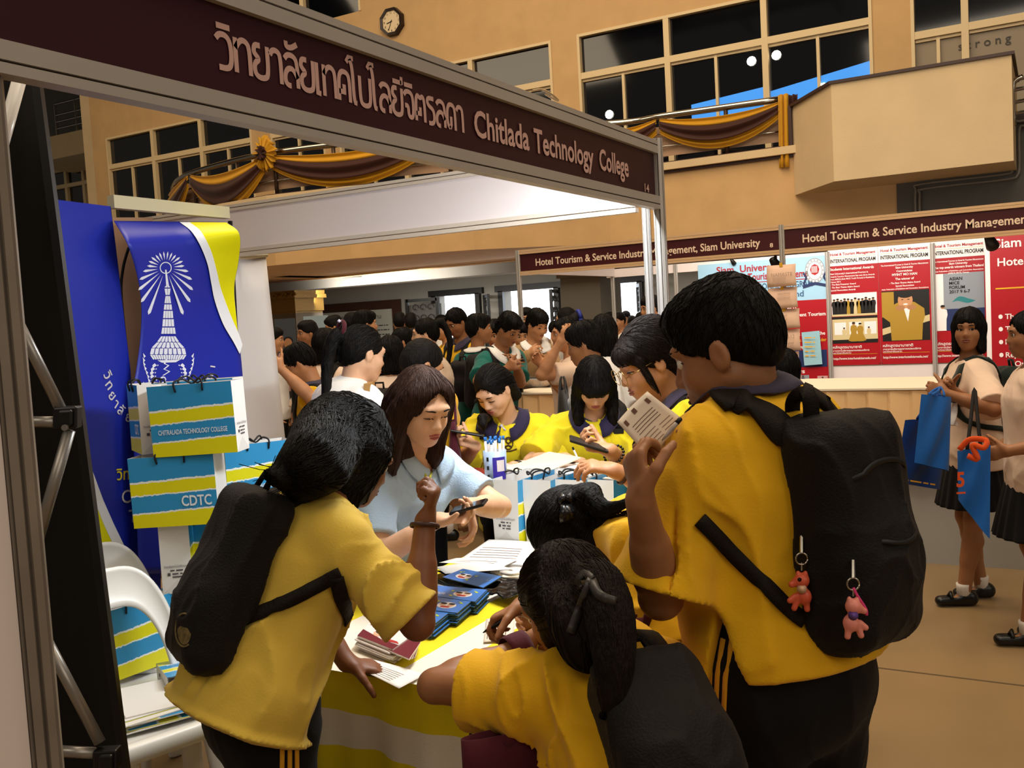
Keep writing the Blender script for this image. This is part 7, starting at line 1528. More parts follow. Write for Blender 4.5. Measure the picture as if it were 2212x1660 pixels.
# --- member of staff in sky blue
def hairB(S, X, J, hs):
    for g in (1, -1): S.chain(list(spline([X(.02, g*.06, .06), X(.0, g*.085, -.02), A(X(-.01, g*.092, -.12))-Zv*.02, A(X(.0, g*.085, -.16))-Zv*.07], 8)), [.03, .035, .038, .038, .036, .033, .03, .026, .012], k=.03)
    S.slab(X(-.07, 0, -.02), A(X(-.08, 0, -.1))-Zv*.1, J['hl'], .085*hs, .09*hs, .05*hs, .04*hs, k=.05)
JB = fg('person in sky blue polo shirt with brown hair and yellow lanyard standing behind the table', (905, 978), 3.12, 318, 1.56, 34, (.56, -.66, -.42), hd=(912, 878, 2.98), L=('w', W(1012, 1092, 2.92), vec(.8, .2, -.5)), Rr=('w', W(945, 1124, 2.88), vec(-.8, 0, -.8)), h=.0062, skin='fair', hair='long', hairm='brown', hairx=hairB, face=2, lid=.72, gaze=(1, .15, -.5), bust=.04, wide=.86, bulk=.92, hem=.10, sleeve=.72, sleeve_r=.95, fold=.007, shirt=SKY, collar_m=SKY, collar_w=.03, hands=(dict(dir=vec(.15, -.4, -.8), palm=vec(-.7, -.3, -.3), curl=.45), dict(dir=vec(.95, -.1, .1), palm=vec(0, -.2, 1), curl=.6)), loose=.008)
hair_locks(JB, 420, lambda P, i: -Zv+J_out(P, JB)*.25, r=.0015, steps=22, dl=.011, jit=.22) if False else None
hair_locks(JB, 420, down(JB), r=.0014, steps=24, dl=.011, jit=.2)
# pink placket, lanyard with clear badge holder
def on_shirt(Jx, pts):
    D = np.array([nrm(W(x, y, 2)-CAM) for x, y in pts]); O = np.tile(CAM, (len(D), 1))+D*2.2; return Jx['C'].cast(O, D, n=110)-D*(.016 if Jx is JB else .003)
P = on_shirt(JB, spline([(926, 958), (930, 975), (934, 1000), (936, 1016)], 8)); strip('placket', None, P, [.022]*3+[.018]*6, .003, PINKC, JB['shirtO'], nrmv=-FW)
P = on_shirt(JB, spline([(916, 968), (930, 985), (944, 958)], 8)); strip('inner_collar', None, P, .016, .003, PINKC, JB['shirtO'], nrmv=-FW)
LY = mat('lanyard_yellow', '#c4c030', rough=.5); t = thing('lanyard', 'yellow green lanyard with clear badge clip round the neck of the person in sky blue', 'lanyard', W(925, 1010, 2.9))
P = on_shirt(JB, spline([(898, 975), (906, 1000), (918, 1025), (926, 1046)], 12)); strip('strap', None, P, .009, .002, LY, t, nrmv=-FW); P = on_shirt(JB, spline([(946, 968), (938, 995), (930, 1025), (926, 1046)], 12)); strip('strap', None, P, .009, .002, LY, t, nrmv=-FW)
P = on_shirt(JB, [(926, 1044), (926, 1058), (925, 1075), (924, 1092)]); m = MB(); m.tube(P-FW*.004, [.006, .005, .007, .004], 8); m.build('clip', mat('clear_clip', '#c8d0cc', rough=.2), t, True)
phone('grey phone held low by the person in sky blue', JB['palm'][-1]+vec(.03, -.02, .015), vec(.9, -.3, .25), vec(.2, .9, .1), w=.115, h=.06)

# --- helper with ponytail in white shirt
def ponyC(S, X, J, hs): tail(.34, .02, .0, (.032, .04, .016))(S, X, J, hs)
JC = fg('helper in white shirt with a high black ponytail, turned to the right', (762, 832), 4.2, 38, 1.64, 16, (.75, .58, -.25), hd=(783, 765, 4.2), h=.0075, skin='fair', hair='pony', hairx=ponyC, face=2, lid=.5, wide=.98, shirt=WHT, sleeve=.9, fold=.008, Rr=('b', (.2, -.05, -.42)), L=('b', (.3, .0, -.3)), bulk=1.05)
hair_locks(JC, 260, lambda P, i: -JC['hf']*.9-JC['hu']*.2+JC['hu']*.5*np.clip((P-JC['head'])@JC['hf']*8, -1, 1)[:, None]-Zv*.4, r=.002, steps=20, dl=.012, jit=.2)
m = MB(); p = JC['X'](-.125, 0, .09); m.tube([p+JC['hl']*.03*math.cos(a)+JC['hu']*.03*math.sin(a) for a in np.linspace(0, 2*PI, 14)], .010, 6); m.build('hair_tie', MAROON, JC['root'], True)
for o_ in (.03, -.03): m = MB(); m.lathe([(0, -.008), (.010, 0), (0, .008)], p+JC['hu']*o_-JC['hf']*.01+FLAT_F*-.02, 10); m.build('hair_bead', mat('pearl_bead', '#d8d0e0', rough=.2), JC['root'], True)
m = MB(); m.obox(W(800, 862, 4.1), FLAT_R*.012, FLAT_F*.08, Zv*.07); tag(m.build('wooden_board', mat('light_wood', '#b0864e', rough=.5)), 'small light wooden board held up in front of the helper in white', 'board')
JX = fg('person in yellow with maroon strap and dark hair, mostly behind the person in sky blue', (935, 835), 4.5, 25, 1.60, 12, (.8, .4, -.5), hd=(912, 790, 4.45), h=.009, hair='pony', skin='mid', face=1, shirt=YEL, wide=.95)
handbag('maroon shoulder bag between the person in sky blue and the girl with the phone', W(975, 850, 4.2), .1, .3, .08, MAROON, yw(0), strap=.12)

# --- girl with the phone
def hairD(S, X, J, hs):
    S.chain(list(spline([X(-.02, -.06, .03), X(.02, -.085, -.05), A(X(.03, -.085, -.11))-Zv*.04, W(1042, 905, 4.32), W(1045, 930, 4.32)], 8)), [.025, .026, .027, .026, .026, .025, .024, .02, .008], k=.03); S.slab(X(-.07, 0, -.02), X(-.075, .02, -.12), J['hl'], .07*hs, .06*hs, .04*hs, .03*hs, k=.05)
JD = fg('girl in lemon yellow shirt with purple collar looking down at a phone behind the counter', (1096, 902), 4.62, 262, 1.58, 14, (-.42, -.62, -.62), hd=(1066, 842, 4.47), L=('w', W(1110, 1008, 4.30), vec(.8, .3, -.6)), Rr=('w', W(1028, 965, 4.22), vec(-.7, 0, -.8)), h=.0065, skin='fair', hair='pony', hairx=hairD, face=2, lid=.85, gaze=(1, 0, -.6), wide=1.0, sleeve=.92, sleeve_r=1.5, fold=.010, shirt=YELG, collar_m=NAVY, hs=.99, bust=.03, hands=(dict(dir=vec(-.9, -.2, -.2), palm=vec(0, 0, -1), curl=.5), dict(dir=vec(-.7, -.2, .35), palm=vec(.2, -.4, .9), curl=.7)), loose=.022)
hair_locks(JD, 300, lambda P, i: -JD['hf']*.6-JD['hu']*.5-JD['hl']*.1+(P-JD['head'])*3, r=.0018, steps=12, dl=.011, jit=.2)
phone('black phone held out by the girl in lemon yellow', W(1010, 936, 4.17), vec(.05, .98, -.05), vec(.95, 0, -.22), w=.07, h=.145)
wristband(JD['root'], JD, 1, .08, mat('watch_steel', '#4c4844', rough=.3, metal=.6), r=.030, w=.02, name='wrist_watch')
P = on_shirt(JD, spline([(1086, 905), (1080, 930), (1076, 955), (1074, 975)], 12)); strip('placket', None, P, .03, .002, YELG, JD['shirtO'], nrmv=-FW)
P = on_shirt(JD, [(1058, 925), (1058, 945), (1060, 958)]); strip('pocket_flap', None, P, .03, .002, YELG, JD['shirtO'], nrmv=-FW)
Q = on_shirt(JD, [(1098+10*math.cos(k*PI/8), 958+13*math.sin(k*PI/8)) for k in range(17)]); m = MB(); m.tube(Q, .003, 5)
Q = on_shirt(JD, [(1098+5*math.cos(k*PI/5), 953+5*math.sin(k*PI/5)) for k in range(11)]); m.tube(Q, .004, 5); Q = on_shirt(JD, [(1080+4.5*k, 970+5*math.sin(k*PI/8)) for k in range(9)]); m.tube(Q, .003, 5); Q = on_shirt(JD, [(1091, 966), (1098, 962), (1105, 966)]); m.tube(Q, .005, 5); m.build('school_crest', mat('crest_brown', '#4a3416', rough=.7), JD['shirtO'], True)
m = MB(); Q = on_shirt(JD, [(1083, 921), (1092, 930)]); m.lathe([(0, -.004), (.010, 0), (0, .004)], Q[0]-FW*.004, 12, ax=FW); m.tube([Q[0], Q[1]], .005, 6); m.build('pin_badge', mat('pearl_bead', '#d8d0e0', rough=.2), JD['shirtO'], True)
for q in ((1066, 892), (1062, 912)):
    Q = on_shirt(JD, [(q[0]+8, q[1]+6)]); m = MB(); m.lathe([(0, -.003), (.006, 0), (0, .003)], Q[0], 10, ax=FW); m.build('button', WHT, JD['shirtO'], True)
m = MB(); strip('shoulder_strap', None, on_shirt(JD, spline([(1048, 895), (1040, 920), (1038, 950)], 10)), .05, .006, BLKBAG, JD['root'], nrmv=-FW)

# --- girl writing
def hairE(S, X, J, hs):
    for g in (1, -1): S.chain(list(spline([X(-.01, g*.07, .0), X(.02, g*.083, -.09), A(X(.03, g*.085, -.13))-Zv*.06-J['f']*-.02, A(X(.03, g*.08, -.14))-Zv*.14], 8)), [.025, .03, .03, .03, .028, .026, .024, .02, .008], k=.03)
JE = fg('girl in lemon yellow shirt with black fringe writing with head bowed', (1282, 890), 4.55, 268, 1.58, 14, (-.02, -.62, -.72), hd=(1284, 828, 4.40), Rr=('w', W(1220, 990, 4.22), vec(-.9, 0, -.5)), L=('w', W(1310, 1010, 4.25), vec(.9, 0, -.5)), h=.0065, skin='fair', hair='bangs', hairx=hairE, face=2, lid=.9, gaze=(1, 0, -.7), sleeve=.88, sleeve_r=1.3, fold=.009, shirt=YELG, collar_m=NAVY, wide=1.0, hs=.99, bust=.03, hands=(dict(dir=vec(-.9, -.2, -.2), palm=vec(0, 0, -1), curl=.6), dict(dir=vec(.8, -.3, -.1), palm=vec(.3, -.2, -.9), curl=.8)), loose=.02)
hair_locks(JE, 420, down(JE), r=.0018, steps=20, dl=.012, jit=.15)
pen('white pen in the writing hand of the girl with the fringe', JE['palm'][-1]+vec(.02, -.02, -.05), JE['palm'][-1]+vec(-.03, -.03, .08), WHT)
m = MB(); strip('shoulder_strap', None, on_shirt(JE, spline([(1330, 868), (1342, 890), (1346, 925)], 10)), .06, .008, BLKBAG, JE['root'], nrmv=-FW)
m = MB(); 
for k in range(7): Q = on_shirt(JE, [(1236+4.2*k, 918-(k % 2)*3), (1238+4.2*k, 913-(k % 3))]); m.tube(Q, .0022, 4)
m.build('embroidered_name', mat('crest_brown', '#4a3416', rough=.7), JE['shirtO'], True)
m = MB(); Q = on_shirt(JE, [(1326, 928), (1345, 935)]); m.obox((Q[0]+Q[1])/2, FLAT_R*.025, FLAT_F*.006, UP*.012); m.build('strap_buckle', HUB, JE['root'])

# --- girl with round glasses
def hairF(S, X, J, hs):
    S.ell(X(-.04, 0, .05), A([.095, .09, .09])*hs, A([J['hf'], J['hl'], J['hu']]), k=.03); S.ell(X(.055, 0, .055), A([.05, .07, .04])*hs, A([J['hf'], J['hl'], J['hu']]), k=.02)
    for g in (1, -1): S.chain([X(.05, g*.068, .03), X(.045, g*.074, -.04), X(.035, g*.07, -.10)], [.014, .010, .004], k=.012)
    S.slab(X(-.08, 0, -.02), X(-.085, 0, -.12), J['hl'], .06*hs, .04*hs, .04*hs, .03*hs, k=.04)
JF = fg('girl with round wire glasses in yellow shirt, face in profile to the left', (1448, 868), 3.28, 190, 1.60, 22, (-.88, -.22, -.40), hd=(1400, 782, 3.25), Rr=('w', W(1320, 975, 3.15), vec(.2, .4, -1)), L=('w', W(1330, 1018, 2.98), vec(.3, -.3, -1)), h=.0062, skin='mid', hair='pony', hairm='dark', hairx=hairF, face=2, lid=.45, gaze=(1, .1, -.4), shirt=YELG, collar_m=PLUM, sleeve=.85, fold=.008, wide=.95, hs=1.08, hands=(dict(dir=vec(-.9, .1, .25), palm=vec(-.2, .3, -.9), curl=.5, spread=.16), dict(dir=vec(-.9, .1, .25), palm=vec(.1, -.2, .9), curl=.8)))
hair_locks(JF, 500, lambda P, i: -JF['hf']*.5-JF['hu']*.8+(P-JF['head'])*2, r=.0016, steps=14, dl=.011, jit=.3)
m = MB()
for g in (1, -1): c = JF['X'](.112, g*.033, -.002); m.tube([c+JF['hl']*.027*math.cos(a)*JF['hs']+JF['hu']*.027*math.sin(a)*JF['hs'] for a in np.linspace(0, 2*PI, 22)], .0013, 6); m.tube([JF['X'](.112, g*.06, .0), JF['X'](.02, g*.083, .01)], .0013, 6)
m.tube([JF['X'](.112, .007, .004), JF['X'](.116, 0, .007), JF['X'](.112, -.007, .004)], .0013, 6); m.build('glasses', mat('gold_wire', '#a8884c', rough=.25, metal=.9), JF['root'], True)
backpack('black bag on the shoulder of the girl with the round glasses', JF, BLKBAG, w=.14, h=.17, d=.09, hh=.008, drop=-.04)
phone('black phone held over the counter by the girl with round glasses', W(1272, 960, 3.12), vec(.05, .97, .12), vec(.92, .15, -.36), w=.07, h=.135)
wristband(JF['root'], JF, -1, .10, mat('dark_bead', '#16100e', rough=.3), r=.034, name='bead_bracelet', beads=18); wristband(JF['root'], JF, 1, .12, mat('thin_bracelet', '#3a2018', rough=.5), r=.031, w=.010, name='bracelet')

# --- bowed girl with the hair clip
def hairI(S, X, J, hs):
    S.ell(X(-.03, 0, .04), A([.11, .095, .10])*hs, A([J['hf'], J['hl'], J['hu']]), k=.03); S.ell(W(1272, 1068, 2.62), (.035, .04, .03), k=.03)
    S.chain(list(spline([W(1265, 1075, 2.62), W(1300, 1100, 2.56), W(1335, 1095, 2.52), W(1372, 1076, 2.5)], 8)), [.03, .032, .028, .022, .018, .014, .011, .008, .003], k=.02); S.chain(list(spline([W(1300, 1130, 2.58), W(1330, 1150, 2.54), W(1352, 1130, 2.5), W(1358, 1108, 2.5)], 8)), [.02, .014, .012, .010, .008, .007, .006, .004, .002], k=.012); S.chain(list(spline([W(1300, 1112, 2.58), W(1330, 1118, 2.54), W(1350, 1108, 2.5)], 6)), [.016, .012, .009, .007, .005, .004, .002], k=.012)
    for x, y0, y1 in ((1262, 1170, 1260), (1278, 1175, 1245), (1250, 1160, 1215), (1290, 1160, 1230)): S.chain(list(spline([W(x, y0, 2.6), W(x+3, (y0+y1)/2, 2.58), W(x+1, y1, 2.58)], 6)), [.03, .024, .018, .014, .010, .007, .003], k=.02)
JI = fg('girl bowed low over the table with bow clip in black hair, yellow shirt', (1318, 1135), 2.62, 178, 1.58, 58, (-.60, .10, -.80), hd=(1232, 1163, 2.66), L=('w', W(1300, 1290, 2.5), vec(.5, -.5, -.5)), Rr=('w', W(1180, 1330, 2.72), vec(.5, .5, -.5)), h=.0065, skin='mid', hair='pony', hairx=hairI, face=1, shirt=YEL, fold=.010, sleeve=.9, sleeve_r=1.3, wide=.95, loose=.02)
hair_locks(JI, 700, lambda P, i: -nrm(W(1230, 1150, 2.6)-W(1275, 1080, 2.62))*1.0-0*P, r=.0016, steps=20, dl=.010, jit=.25, zmin=-.6)
path_locks(JI, [W(1265, 1075, 2.6), W(1300, 1100, 2.54), W(1335, 1095, 2.5), W(1372, 1076, 2.48)], 200, .02, r=.0015, steps=18)
m = MB(); c = JI['hairS'].cast(np.array([W(1222, 1085, 2.3)]), np.array([nrm(W(1222, 1085, 3)-CAM)]))[0]
for a, b in (((1222, 1085), (1205, 1072)), ((1222, 1085), (1242, 1070)), ((1222, 1085), (1218, 1130)), ((1222, 1085), (1232, 1125))):
    d = nrm(W(a[0], a[1], 2)-CAM); P = []
    for k in range(7): x = a[0]+(b[0]-a[0])*k/6; y = a[1]+(b[1]-a[1])*k/6; dd = nrm(W(x, y, 2)-CAM); P.append(JI['hairS'].cast(np.array([CAM+dd*2.2]), np.array([dd]), n=80)[0]-dd*(.006+.012*math.sin(PI*k/6)))
    o = strip('bow_clip', None, P, [.010]+[.026]*5+[.020], .003, mat('black_satin', '#15151a', rough=.25), JI['root'], nrmv=-FW)
wristband(JI['root'], JI, 1, .35, MAROON, r=.046, w=.03, name='sleeve_band')

# --- girl in front, elbow on the table, ribbon in her long ponytail
def hairJ(S, X, J, hs):
    S.ell(X(-.03, 0, .03), A([.108, .095, .10])*hs, A([J['hf'], J['hl'], J['hu']]), k=.03)
    S.chain(list(spline([W(1268, 1245, 1.86), W(1296, 1262, 1.80), W(1318, 1330, 1.74), W(1326, 1420, 1.70), W(1322, 1500, 1.68), W(1312, 1545, 1.67)], 14)), [.03, .035, .04, .042, .043, .043, .042, .04, .037, .034, .03, .026, .02, .013, .004], k=.03)
    S.chain(list(spline([W(1180, 1300, 1.9), W(1190, 1370, 1.9), W(1205, 1420, 1.93)], 6)), [.035, .03, .026, .022, .016, .010, .004], k=.04); S.chain(list(spline([W(1240, 1330, 1.84), W(1258, 1400, 1.80), W(1272, 1440, 1.79)], 6)), [.05, .05, .045, .04, .03, .02, .006], k=.04)
JJ = fg('girl in golden yellow with ribbon tied ponytail, elbow on the table corner', (1296, 1415), 1.98, 106, 1.52, 50, (-.72, .42, -.50), hd=(1222, 1305, 1.98), L=('w', W(1135, 1398, 2.13), vec(-1, .1, -.1)), Rr=('w', W(1118, 1302, 2.35), vec(.3, .5, -.6)), h=.006, skin='tan', hair='pony', hairm='dark', hairx=hairJ, face=1, shirt=YEL, fold=.011, sleeve=.64, sleeve_r=1.45, wide=.95, bulk=.95, loose=.018, hem=.2, hands=(dict(dir=vec(.4, .8, .2), palm=vec(.7, -.2, -.5), curl=.9), dict(dir=vec(-.85, .05, -.35), palm=vec(0, -.2, -1), curl=.7)), bottom_m=BLK)
hair_locks(JJ, 800, lambda P, i: np.where(((P-JJ['head'])@JJ['hf'] > -.03)[:, None], -JJ['hf']*.9-JJ['hu']*.1, -Zv*1.0+vec(.25, -.2, 0)), r=.0015, steps=34, dl=.011, jit=.25, zmin=-.7)
path_locks(JJ, [W(1268, 1245, 1.84), W(1296, 1262, 1.78), W(1318, 1330, 1.72), W(1326, 1420, 1.68), W(1322, 1500, 1.66), W(1312, 1545, 1.65)], 420, .03, r=.0015, steps=26)
RB = mat('grey_ribbon', '#3a3634', rough=.4)
for P in ([(1278, 1252), (1262, 1290), (1246, 1330), (1232, 1368)], [(1278, 1252), (1290, 1280), (1306, 1292), (1330, 1300)], [(1278, 1252), (1262, 1240), (1250, 1262), (1276, 1262)]):
    q = [JJ['hairS'].cast(np.array([CAM+nrm(W(x, y, 2)-CAM)*1.4]), np.array([nrm(W(x, y, 2)-CAM)]), n=90)[0]-nrm(W(x, y, 2)-CAM)*.006 for x, y in spline(P, 10)]
    strip('hair_ribbon', None, q, .017, .002, RB, JJ['root'], nrmv=-FW)
wristband(JJ['root'], JJ, 1, .10, MAROON, r=.036, w=.05, name='wristband')
backpack('soft black backpack on the girl leaning on the table corner', JJ, BLKBAG, w=.105, h=.15, d=.075, hh=.007, drop=.07, straps=(-1,), off=-.025)
pen('black pen in the hand of the girl at the table corner', JJ['palm'][-1]+vec(-.045, -.03, -.01), JJ['palm'][-1]+vec(.06, -.02, .045), HUB, r=.0055)
handbag('dark maroon tote bag hanging in front of the girl at the table corner', W(1150, 1545, 1.9), .30, .40, .12, MAROON, yw(110), strap=.02)
handbag('maroon tote bag hanging between the bowed girl and the large boy', W(1425, 1205, 2.35), .22, .36, .10, MAROON, yw(100), strap=.14)
# ------------------------------------------------------------------ things lying on the table and counter
BRB = mat('brochure_blue', '#3a78c6', rough=.3, spec=.5); BRE = mat('brochure_edge', '#3a5048', rough=.6); BRW = mat('brochure_white', '#e4dcd8', rough=.4); BRM = mat('brochure_maroon', '#6a1424', rough=.35); DOT = mat('dot_yellow', '#c4cc20', rough=.4); PRI = mat('print_pale_blue', '#8ab0dc', rough=.4); RDP = mat('print_red', '#b02a2a', rough=.4)
def brochure(label, c4, th, cover, grp, top=False, kind='blue'):
    """leaflet on corners c4 (near-left, near-right, far-right, far-left)"""
    c = [A(p) for p in c4]; t = thing('brochure', label, 'brochure', (c[0]+c[2])/2-Zv*th, grp); f = MB(); f.add([p-Zv*th for p in c]+c, [(3, 2, 1, 0), (4, 5, 6, 7), (0, 1, 5, 4), (1, 2, 6, 5), (2, 3, 7, 6), (3, 0, 4, 7)]); 
    for i in range(6): f.m[i] = 0 if i == 1 else 1
    f.build('pages', [cover, BRE if kind == 'blue' else BRW], t)
    if not top: return t
    P = lambda u, v: (c[0]*(1-u)+c[1]*u)*(1-v)+(c[3]*(1-u)+c[2]*u)*v
    def disc(mb, u, v, ru, rv, lift, mi, n=18): mb.add([P(u+ru*math.cos(2*PI*k/n), v+rv*math.sin(2*PI*k/n))+Zv*lift for k in range(n)], [tuple(range(n))], mi)
    f = MB(); ex, ey = nrm(c[1]-c[0]), nrm(c[3]-c[0]); w = np.linalg.norm(c[1]-c[0])
    if kind == 'blue':
        disc(f, .68, .42, .17, .23, .0006, 0); disc(f, .60, .45, .06, .10, .0009, 1); disc(f, .60, .52, .06, .06, .0011, 2); disc(f, .75, .45, .06, .10, .0009, 1); disc(f, .75, .53, .06, .06, .0011, 2); disc(f, .68, .30, .09, .06, .0010, 3)
        for u, v, r in ((.46, .62, .03), (.50, .22, .035), (.88, .68, .03), (.84, .75, .02)): disc(f, u, v, r, r*1.4, .0007, 4, 12)
        disc(f, .12, .6, .05, .14, .0007, 5); disc(f, .12, .62, .035, .11, .0009, 6)
        f.build('cover_picture', [BRW, SKIN['fair'], INK, RDP, DOT, PRI, BRB], t); f = MB()
        for k in range(3): put_line(f, P(.08, .36-.07*k), ex, ey, w*.3, .005, lift=.001, seed=k)
        f.build('print', BRW, t)
    else:
        f.add([P(u, v)+Zv*.0006 for u, v in ((0, .0), (1, .0), (1, .30), (.6, .22), (0, .30))], [(0, 1, 2, 3, 4)], 0); disc(f, .38, .36, .10, .12, .0009, 1); disc(f, .38, .44, .08, .07, .0011, 2); disc(f, .62, .42, .09, .11, .0009, 1); disc(f, .62, .50, .08, .06, .0011, 2); f.add([P(u, v)+Zv*.0008 for u, v in ((.65, .22), (.98, .35), (.9, .42), (.6, .34))], [(0, 1, 2, 3)], 3)
        f.build('cover_picture', [BRM, SKIN['fair'], INK, RDP], t); f = MB(); put_line(f, P(.06, .84), ex, ey, w*.6, .010, lift=.001)
        for k in range(6): put_line(f, P(.06, .78-.045*k), ex, ey, w*.75, .004, lift=.001, seed=k)
        f.build('print', mat('ink_red', '#a01c26'), t)
    return t
def stack(corners, z0, n, th, cover, grp, lab, toplab, kind, jit=.004):
    top = [A(p) for p in corners]
    for i in range(n):
        z = z0+th*(i+1); d = A([rng.normal(0, jit), rng.normal(0, jit), 0])*(0 if i == n-1 else 1); c = [A([p[0], p[1], z])+d for p in top]; brochure(toplab if i == n-1 else lab, c, th*.92, cover, grp, i == n-1, kind)
def CQ(px4, z): return [AT(x, y, 2, z) for x, y in px4]
TT = .7535
stack(CQ([(826, 1332), (932, 1354), (970, 1324), (862, 1310)], TT+.036), TT, 12, .003, BRB, 'blue brochures in the nearest stack', 'blue college brochure in the nearest stack beside the white leaflets', 'top blue brochure of the nearest stack, circle picture uncovered', 'blue')
stack(CQ([(872, 1312), (988, 1325), (1020, 1298), (912, 1282)], TT+.038), TT, 12, .0032, BRB, 'blue brochures in the middle stack', 'blue college brochure in the middle stack', 'top blue brochure of the middle stack', 'blue')
stack(CQ([(912, 1284), (1026, 1300), (1052, 1274), (934, 1264)], TT+.040), TT, 11, .0036, BRB, 'blue brochures in the far stack', 'blue college brochure in the far stack beside the black bag', 'top blue brochure of the far stack', 'blue')
BGP = mat('black_plastic_film', '#0e0e10', rough=.22, bump=.8, bscale=18)
for k, (P4, lb) in enumerate((([(918, 1250), (1050, 1282), (1120, 1268), (985, 1228)], 'flat black plastic bag under the lone blue brochure'), ([(940, 1236), (1060, 1262), (1135, 1258), (1010, 1222)], 'upper black plastic bag on the table by the papers'), ([(1048, 1276), (1095, 1292), (1150, 1268), (1100, 1255)], 'crumpled black plastic bag beside the far brochures'))):
    q = CQ(P4, TT+.008+.012*k); f = MB(); f.sheet(lambda u, v: (q[0]*(1-u)+q[1]*u)*(1-v)+(q[3]*(1-u)+q[2]*u)*v+Zv*(.006*math.sin(u*11+k)*math.cos(v*9)), 16, 12, th=.004); tag(f.build('plastic_bag', BGP, None, True), lb, 'bag')
brochure('single blue brochure lying turned on the black plastic bags', CQ([(1044, 1270), (956, 1247), (1000, 1229), (1084, 1246)], TT+.040), .003, BRB, None, True)
stack(CQ([(772, 1372), (848, 1402), (890, 1372), (812, 1328)], TT+.04), TT, 9, .0042, BRW, 'white and maroon leaflets by the left girl', 'white leaflet with maroon band in the pile by the left girl', 'top white leaflet of the pile, picture of two heads above maroon', 'mar', .006)
for k in range(3): brochure('white and maroon leaflet fanned out at the near end of the pile, strip %s' % ('nearest', 'second', 'third')[k], CQ([(838+6*k, 1404+5*k), (884+6*k, 1424-2*k), (908, 1388-2*k), (866, 1372)], TT+.034-.006*k), .004, BRM, None, False, 'mar')
PW2 = mat('white_paper', '#e6e4e2', rough=.6)
def paper(label, px4, z, lines=(), m=PW2, **k): return sheet_q(label, CQ(px4, z), lines, m=m, curl=k.pop('curl', .002), **k)
LL = [(.1, .8, .12+.1*k, .135+.1*k) for k in range(6)]
paper('printed sheet under the left girl hand at the near table edge', [(742, 1432), (862, 1488), (918, 1458), (800, 1424)], TT+.006, LL)
paper('white form being filled in by the girl at the table corner', [(1044, 1388), (1110, 1385), (1112, 1333), (1050, 1338)], TT+.004, [(.1+.12*k, .13+.12*k, .1, .85-.1*(k % 3)) for k in range(6)], m=PAP)
for k in range(6):
    paper('white printed sheet in the loose pile in front of the bag row' if k < 5 else 'topmost printed sheet of the loose pile in front of the bag row', [(998-3*k, 1226-2*k), (1120+4*k, 1232-2*k), (1160, 1182-2*k), (1046+2*k, 1176-2*k)], TT+.006+.003*k, LL if k == 5 else (), group='loose printed sheets' if k < 5 else None)
paper('crooked white sheet lying over the black plastic bags', [(938, 1226), (962, 1240), (1110, 1230), (1030, 1212)], TT+.034, [])
paper('sheet edge just above the crooked sheet', [(948, 1216), (1085, 1226), (1120, 1208), (985, 1206)], TT+.03, [(.2, .8, .3, .33), (.2, .8, .5, .53)])
t = AT(1108, 1240, 2, TT+.02); f = MB(); f.lathe([(.0, 0), (.03, .0), (.042, .006), (.044, .012), (.02, .012), (0, .006)], t, 20); tag(f.build('tape_roll', mat('white_tape', '#d8d4d0', rough=.35), None, True), 'white round roll beside the black plastic bags', 'tape')
# counter things
CT = CZ+.001; c = AT(1072, 1040, 2, CT); t = thing('pen_cup', 'white and purple cup packed with blue tipped pens on the counter', 'cup', c); f = MB(); f.lathe([(.044, 0), (.047, .125), (.044, .125), (.041, .006)], c, 28); f.build('cup', mat('cup_pale_blue', '#a8bcd8', rough=.4), t, True)
f = MB(); f.sheet(lambda u, v: c+A([.0475*math.cos(-1.25+u*1.2), .0475*math.sin(-1.25+u*1.2), .012+.09*v]), 10, 2); f.build('purple_label', mat('label_purple', '#3a2c98', rough=.4), t, True)
f = MB(); f.sheet(lambda u, v: c+A([.048*math.cos(-.9+u*.7), .048*math.sin(-.9+u*.7), .045+.045*v]), 8, 2); f.build('white_label', WHITEP, t, True)
f = MB()
for i in range(6):
    a = -2.5+.4*(i % 2)*2; z = .025+.035*(i//2); p = c+A([.0478*math.cos(a), .0478*math.sin(a), z]); q = A([-math.sin(a), math.cos(a), 0]); f.obox(p, q*.005, A([math.cos(a), math.sin(a), 0])*.0006, Zv*.008)
f.build('icons', INK, t)
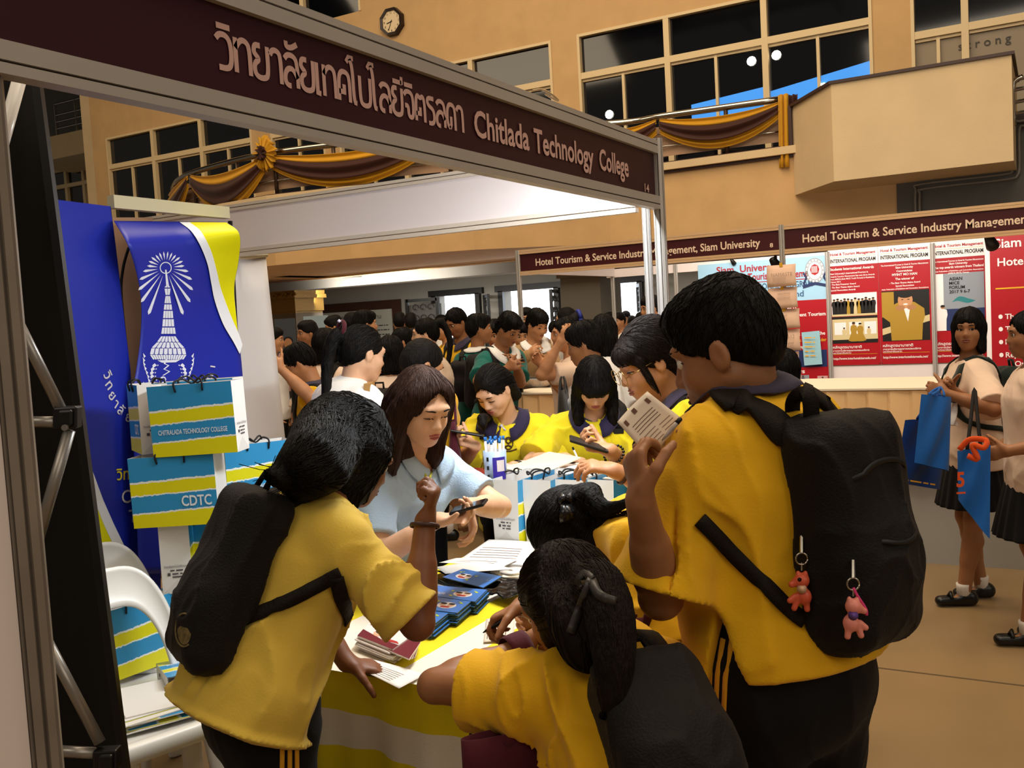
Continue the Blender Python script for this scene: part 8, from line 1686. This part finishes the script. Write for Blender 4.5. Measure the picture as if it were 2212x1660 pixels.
for k in range(14):
    a = 2*PI*k/14; r_ = .032 if k % 2 else .018; p = c+A([r_*math.cos(a), r_*math.sin(a), .01]); q = p+A([.006*math.cos(a), .006*math.sin(a), .150+.008*math.sin(k*2.2)]); t = thing('pen', 'white pen with blue tip standing in the pen cup', 'pen', p, 'pens in the cup'); f = MB(); f.tube([p, q], .0045, 7); f.build('barrel', WHT, t, True); f = MB(); f.tube([q, q+(q-p)*.10], .0052, 7); f.build('cap', mat('pen_blue', '#1f6ab8', rough=.35), t, True)
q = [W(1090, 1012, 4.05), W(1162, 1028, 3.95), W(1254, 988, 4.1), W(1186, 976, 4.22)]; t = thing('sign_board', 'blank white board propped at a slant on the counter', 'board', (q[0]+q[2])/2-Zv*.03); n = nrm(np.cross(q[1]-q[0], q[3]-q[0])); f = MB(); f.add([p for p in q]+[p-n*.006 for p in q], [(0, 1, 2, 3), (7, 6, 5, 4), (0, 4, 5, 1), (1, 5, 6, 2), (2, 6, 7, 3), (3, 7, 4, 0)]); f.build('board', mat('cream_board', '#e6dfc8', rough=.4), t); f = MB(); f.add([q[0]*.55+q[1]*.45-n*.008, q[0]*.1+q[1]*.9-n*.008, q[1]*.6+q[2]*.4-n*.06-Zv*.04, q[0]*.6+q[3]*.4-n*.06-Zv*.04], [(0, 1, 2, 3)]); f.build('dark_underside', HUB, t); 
f = MB(); put_line(f, q[0]*.75+q[1]*.25+n*.001+(q[3]-q[0])*.06, nrm(q[1]-q[0]), nrm(q[3]-q[0]), .10, .010); f.build('print', INK, t)
for k, (P4, lb, mm) in enumerate((([(994, 1022), (1044, 1026), (1056, 1012), (1012, 1010)], 'red booklet lying on the counter left of the pen cup', mat('booklet_red', '#8a1c24', rough=.4)), ([(1000, 1042), (1046, 1046), (1060, 1028), (1014, 1027)], 'white sheets lying on the counter in front of the red booklet', PW2), ([(1200, 1022), (1290, 1028), (1330, 1006), (1245, 1000)], 'white paper on the counter under the reaching hands', PW2), ([(1270, 1030), (1370, 1040), (1395, 1014), (1310, 1006)], 'pale folder at the right of the counter', PAP))):
    qq = CQ(P4, CT+.004+.002*k); f = MB(); f.add(qq+[p-Zv*.004 for p in qq], [(0, 1, 2, 3), (7, 6, 5, 4), (0, 4, 5, 1), (1, 5, 6, 2), (2, 6, 7, 3), (3, 7, 4, 0)]); tag(f.build('booklet' if k == 0 else 'papers', mm), lb, 'booklet' if k == 0 else 'paper')
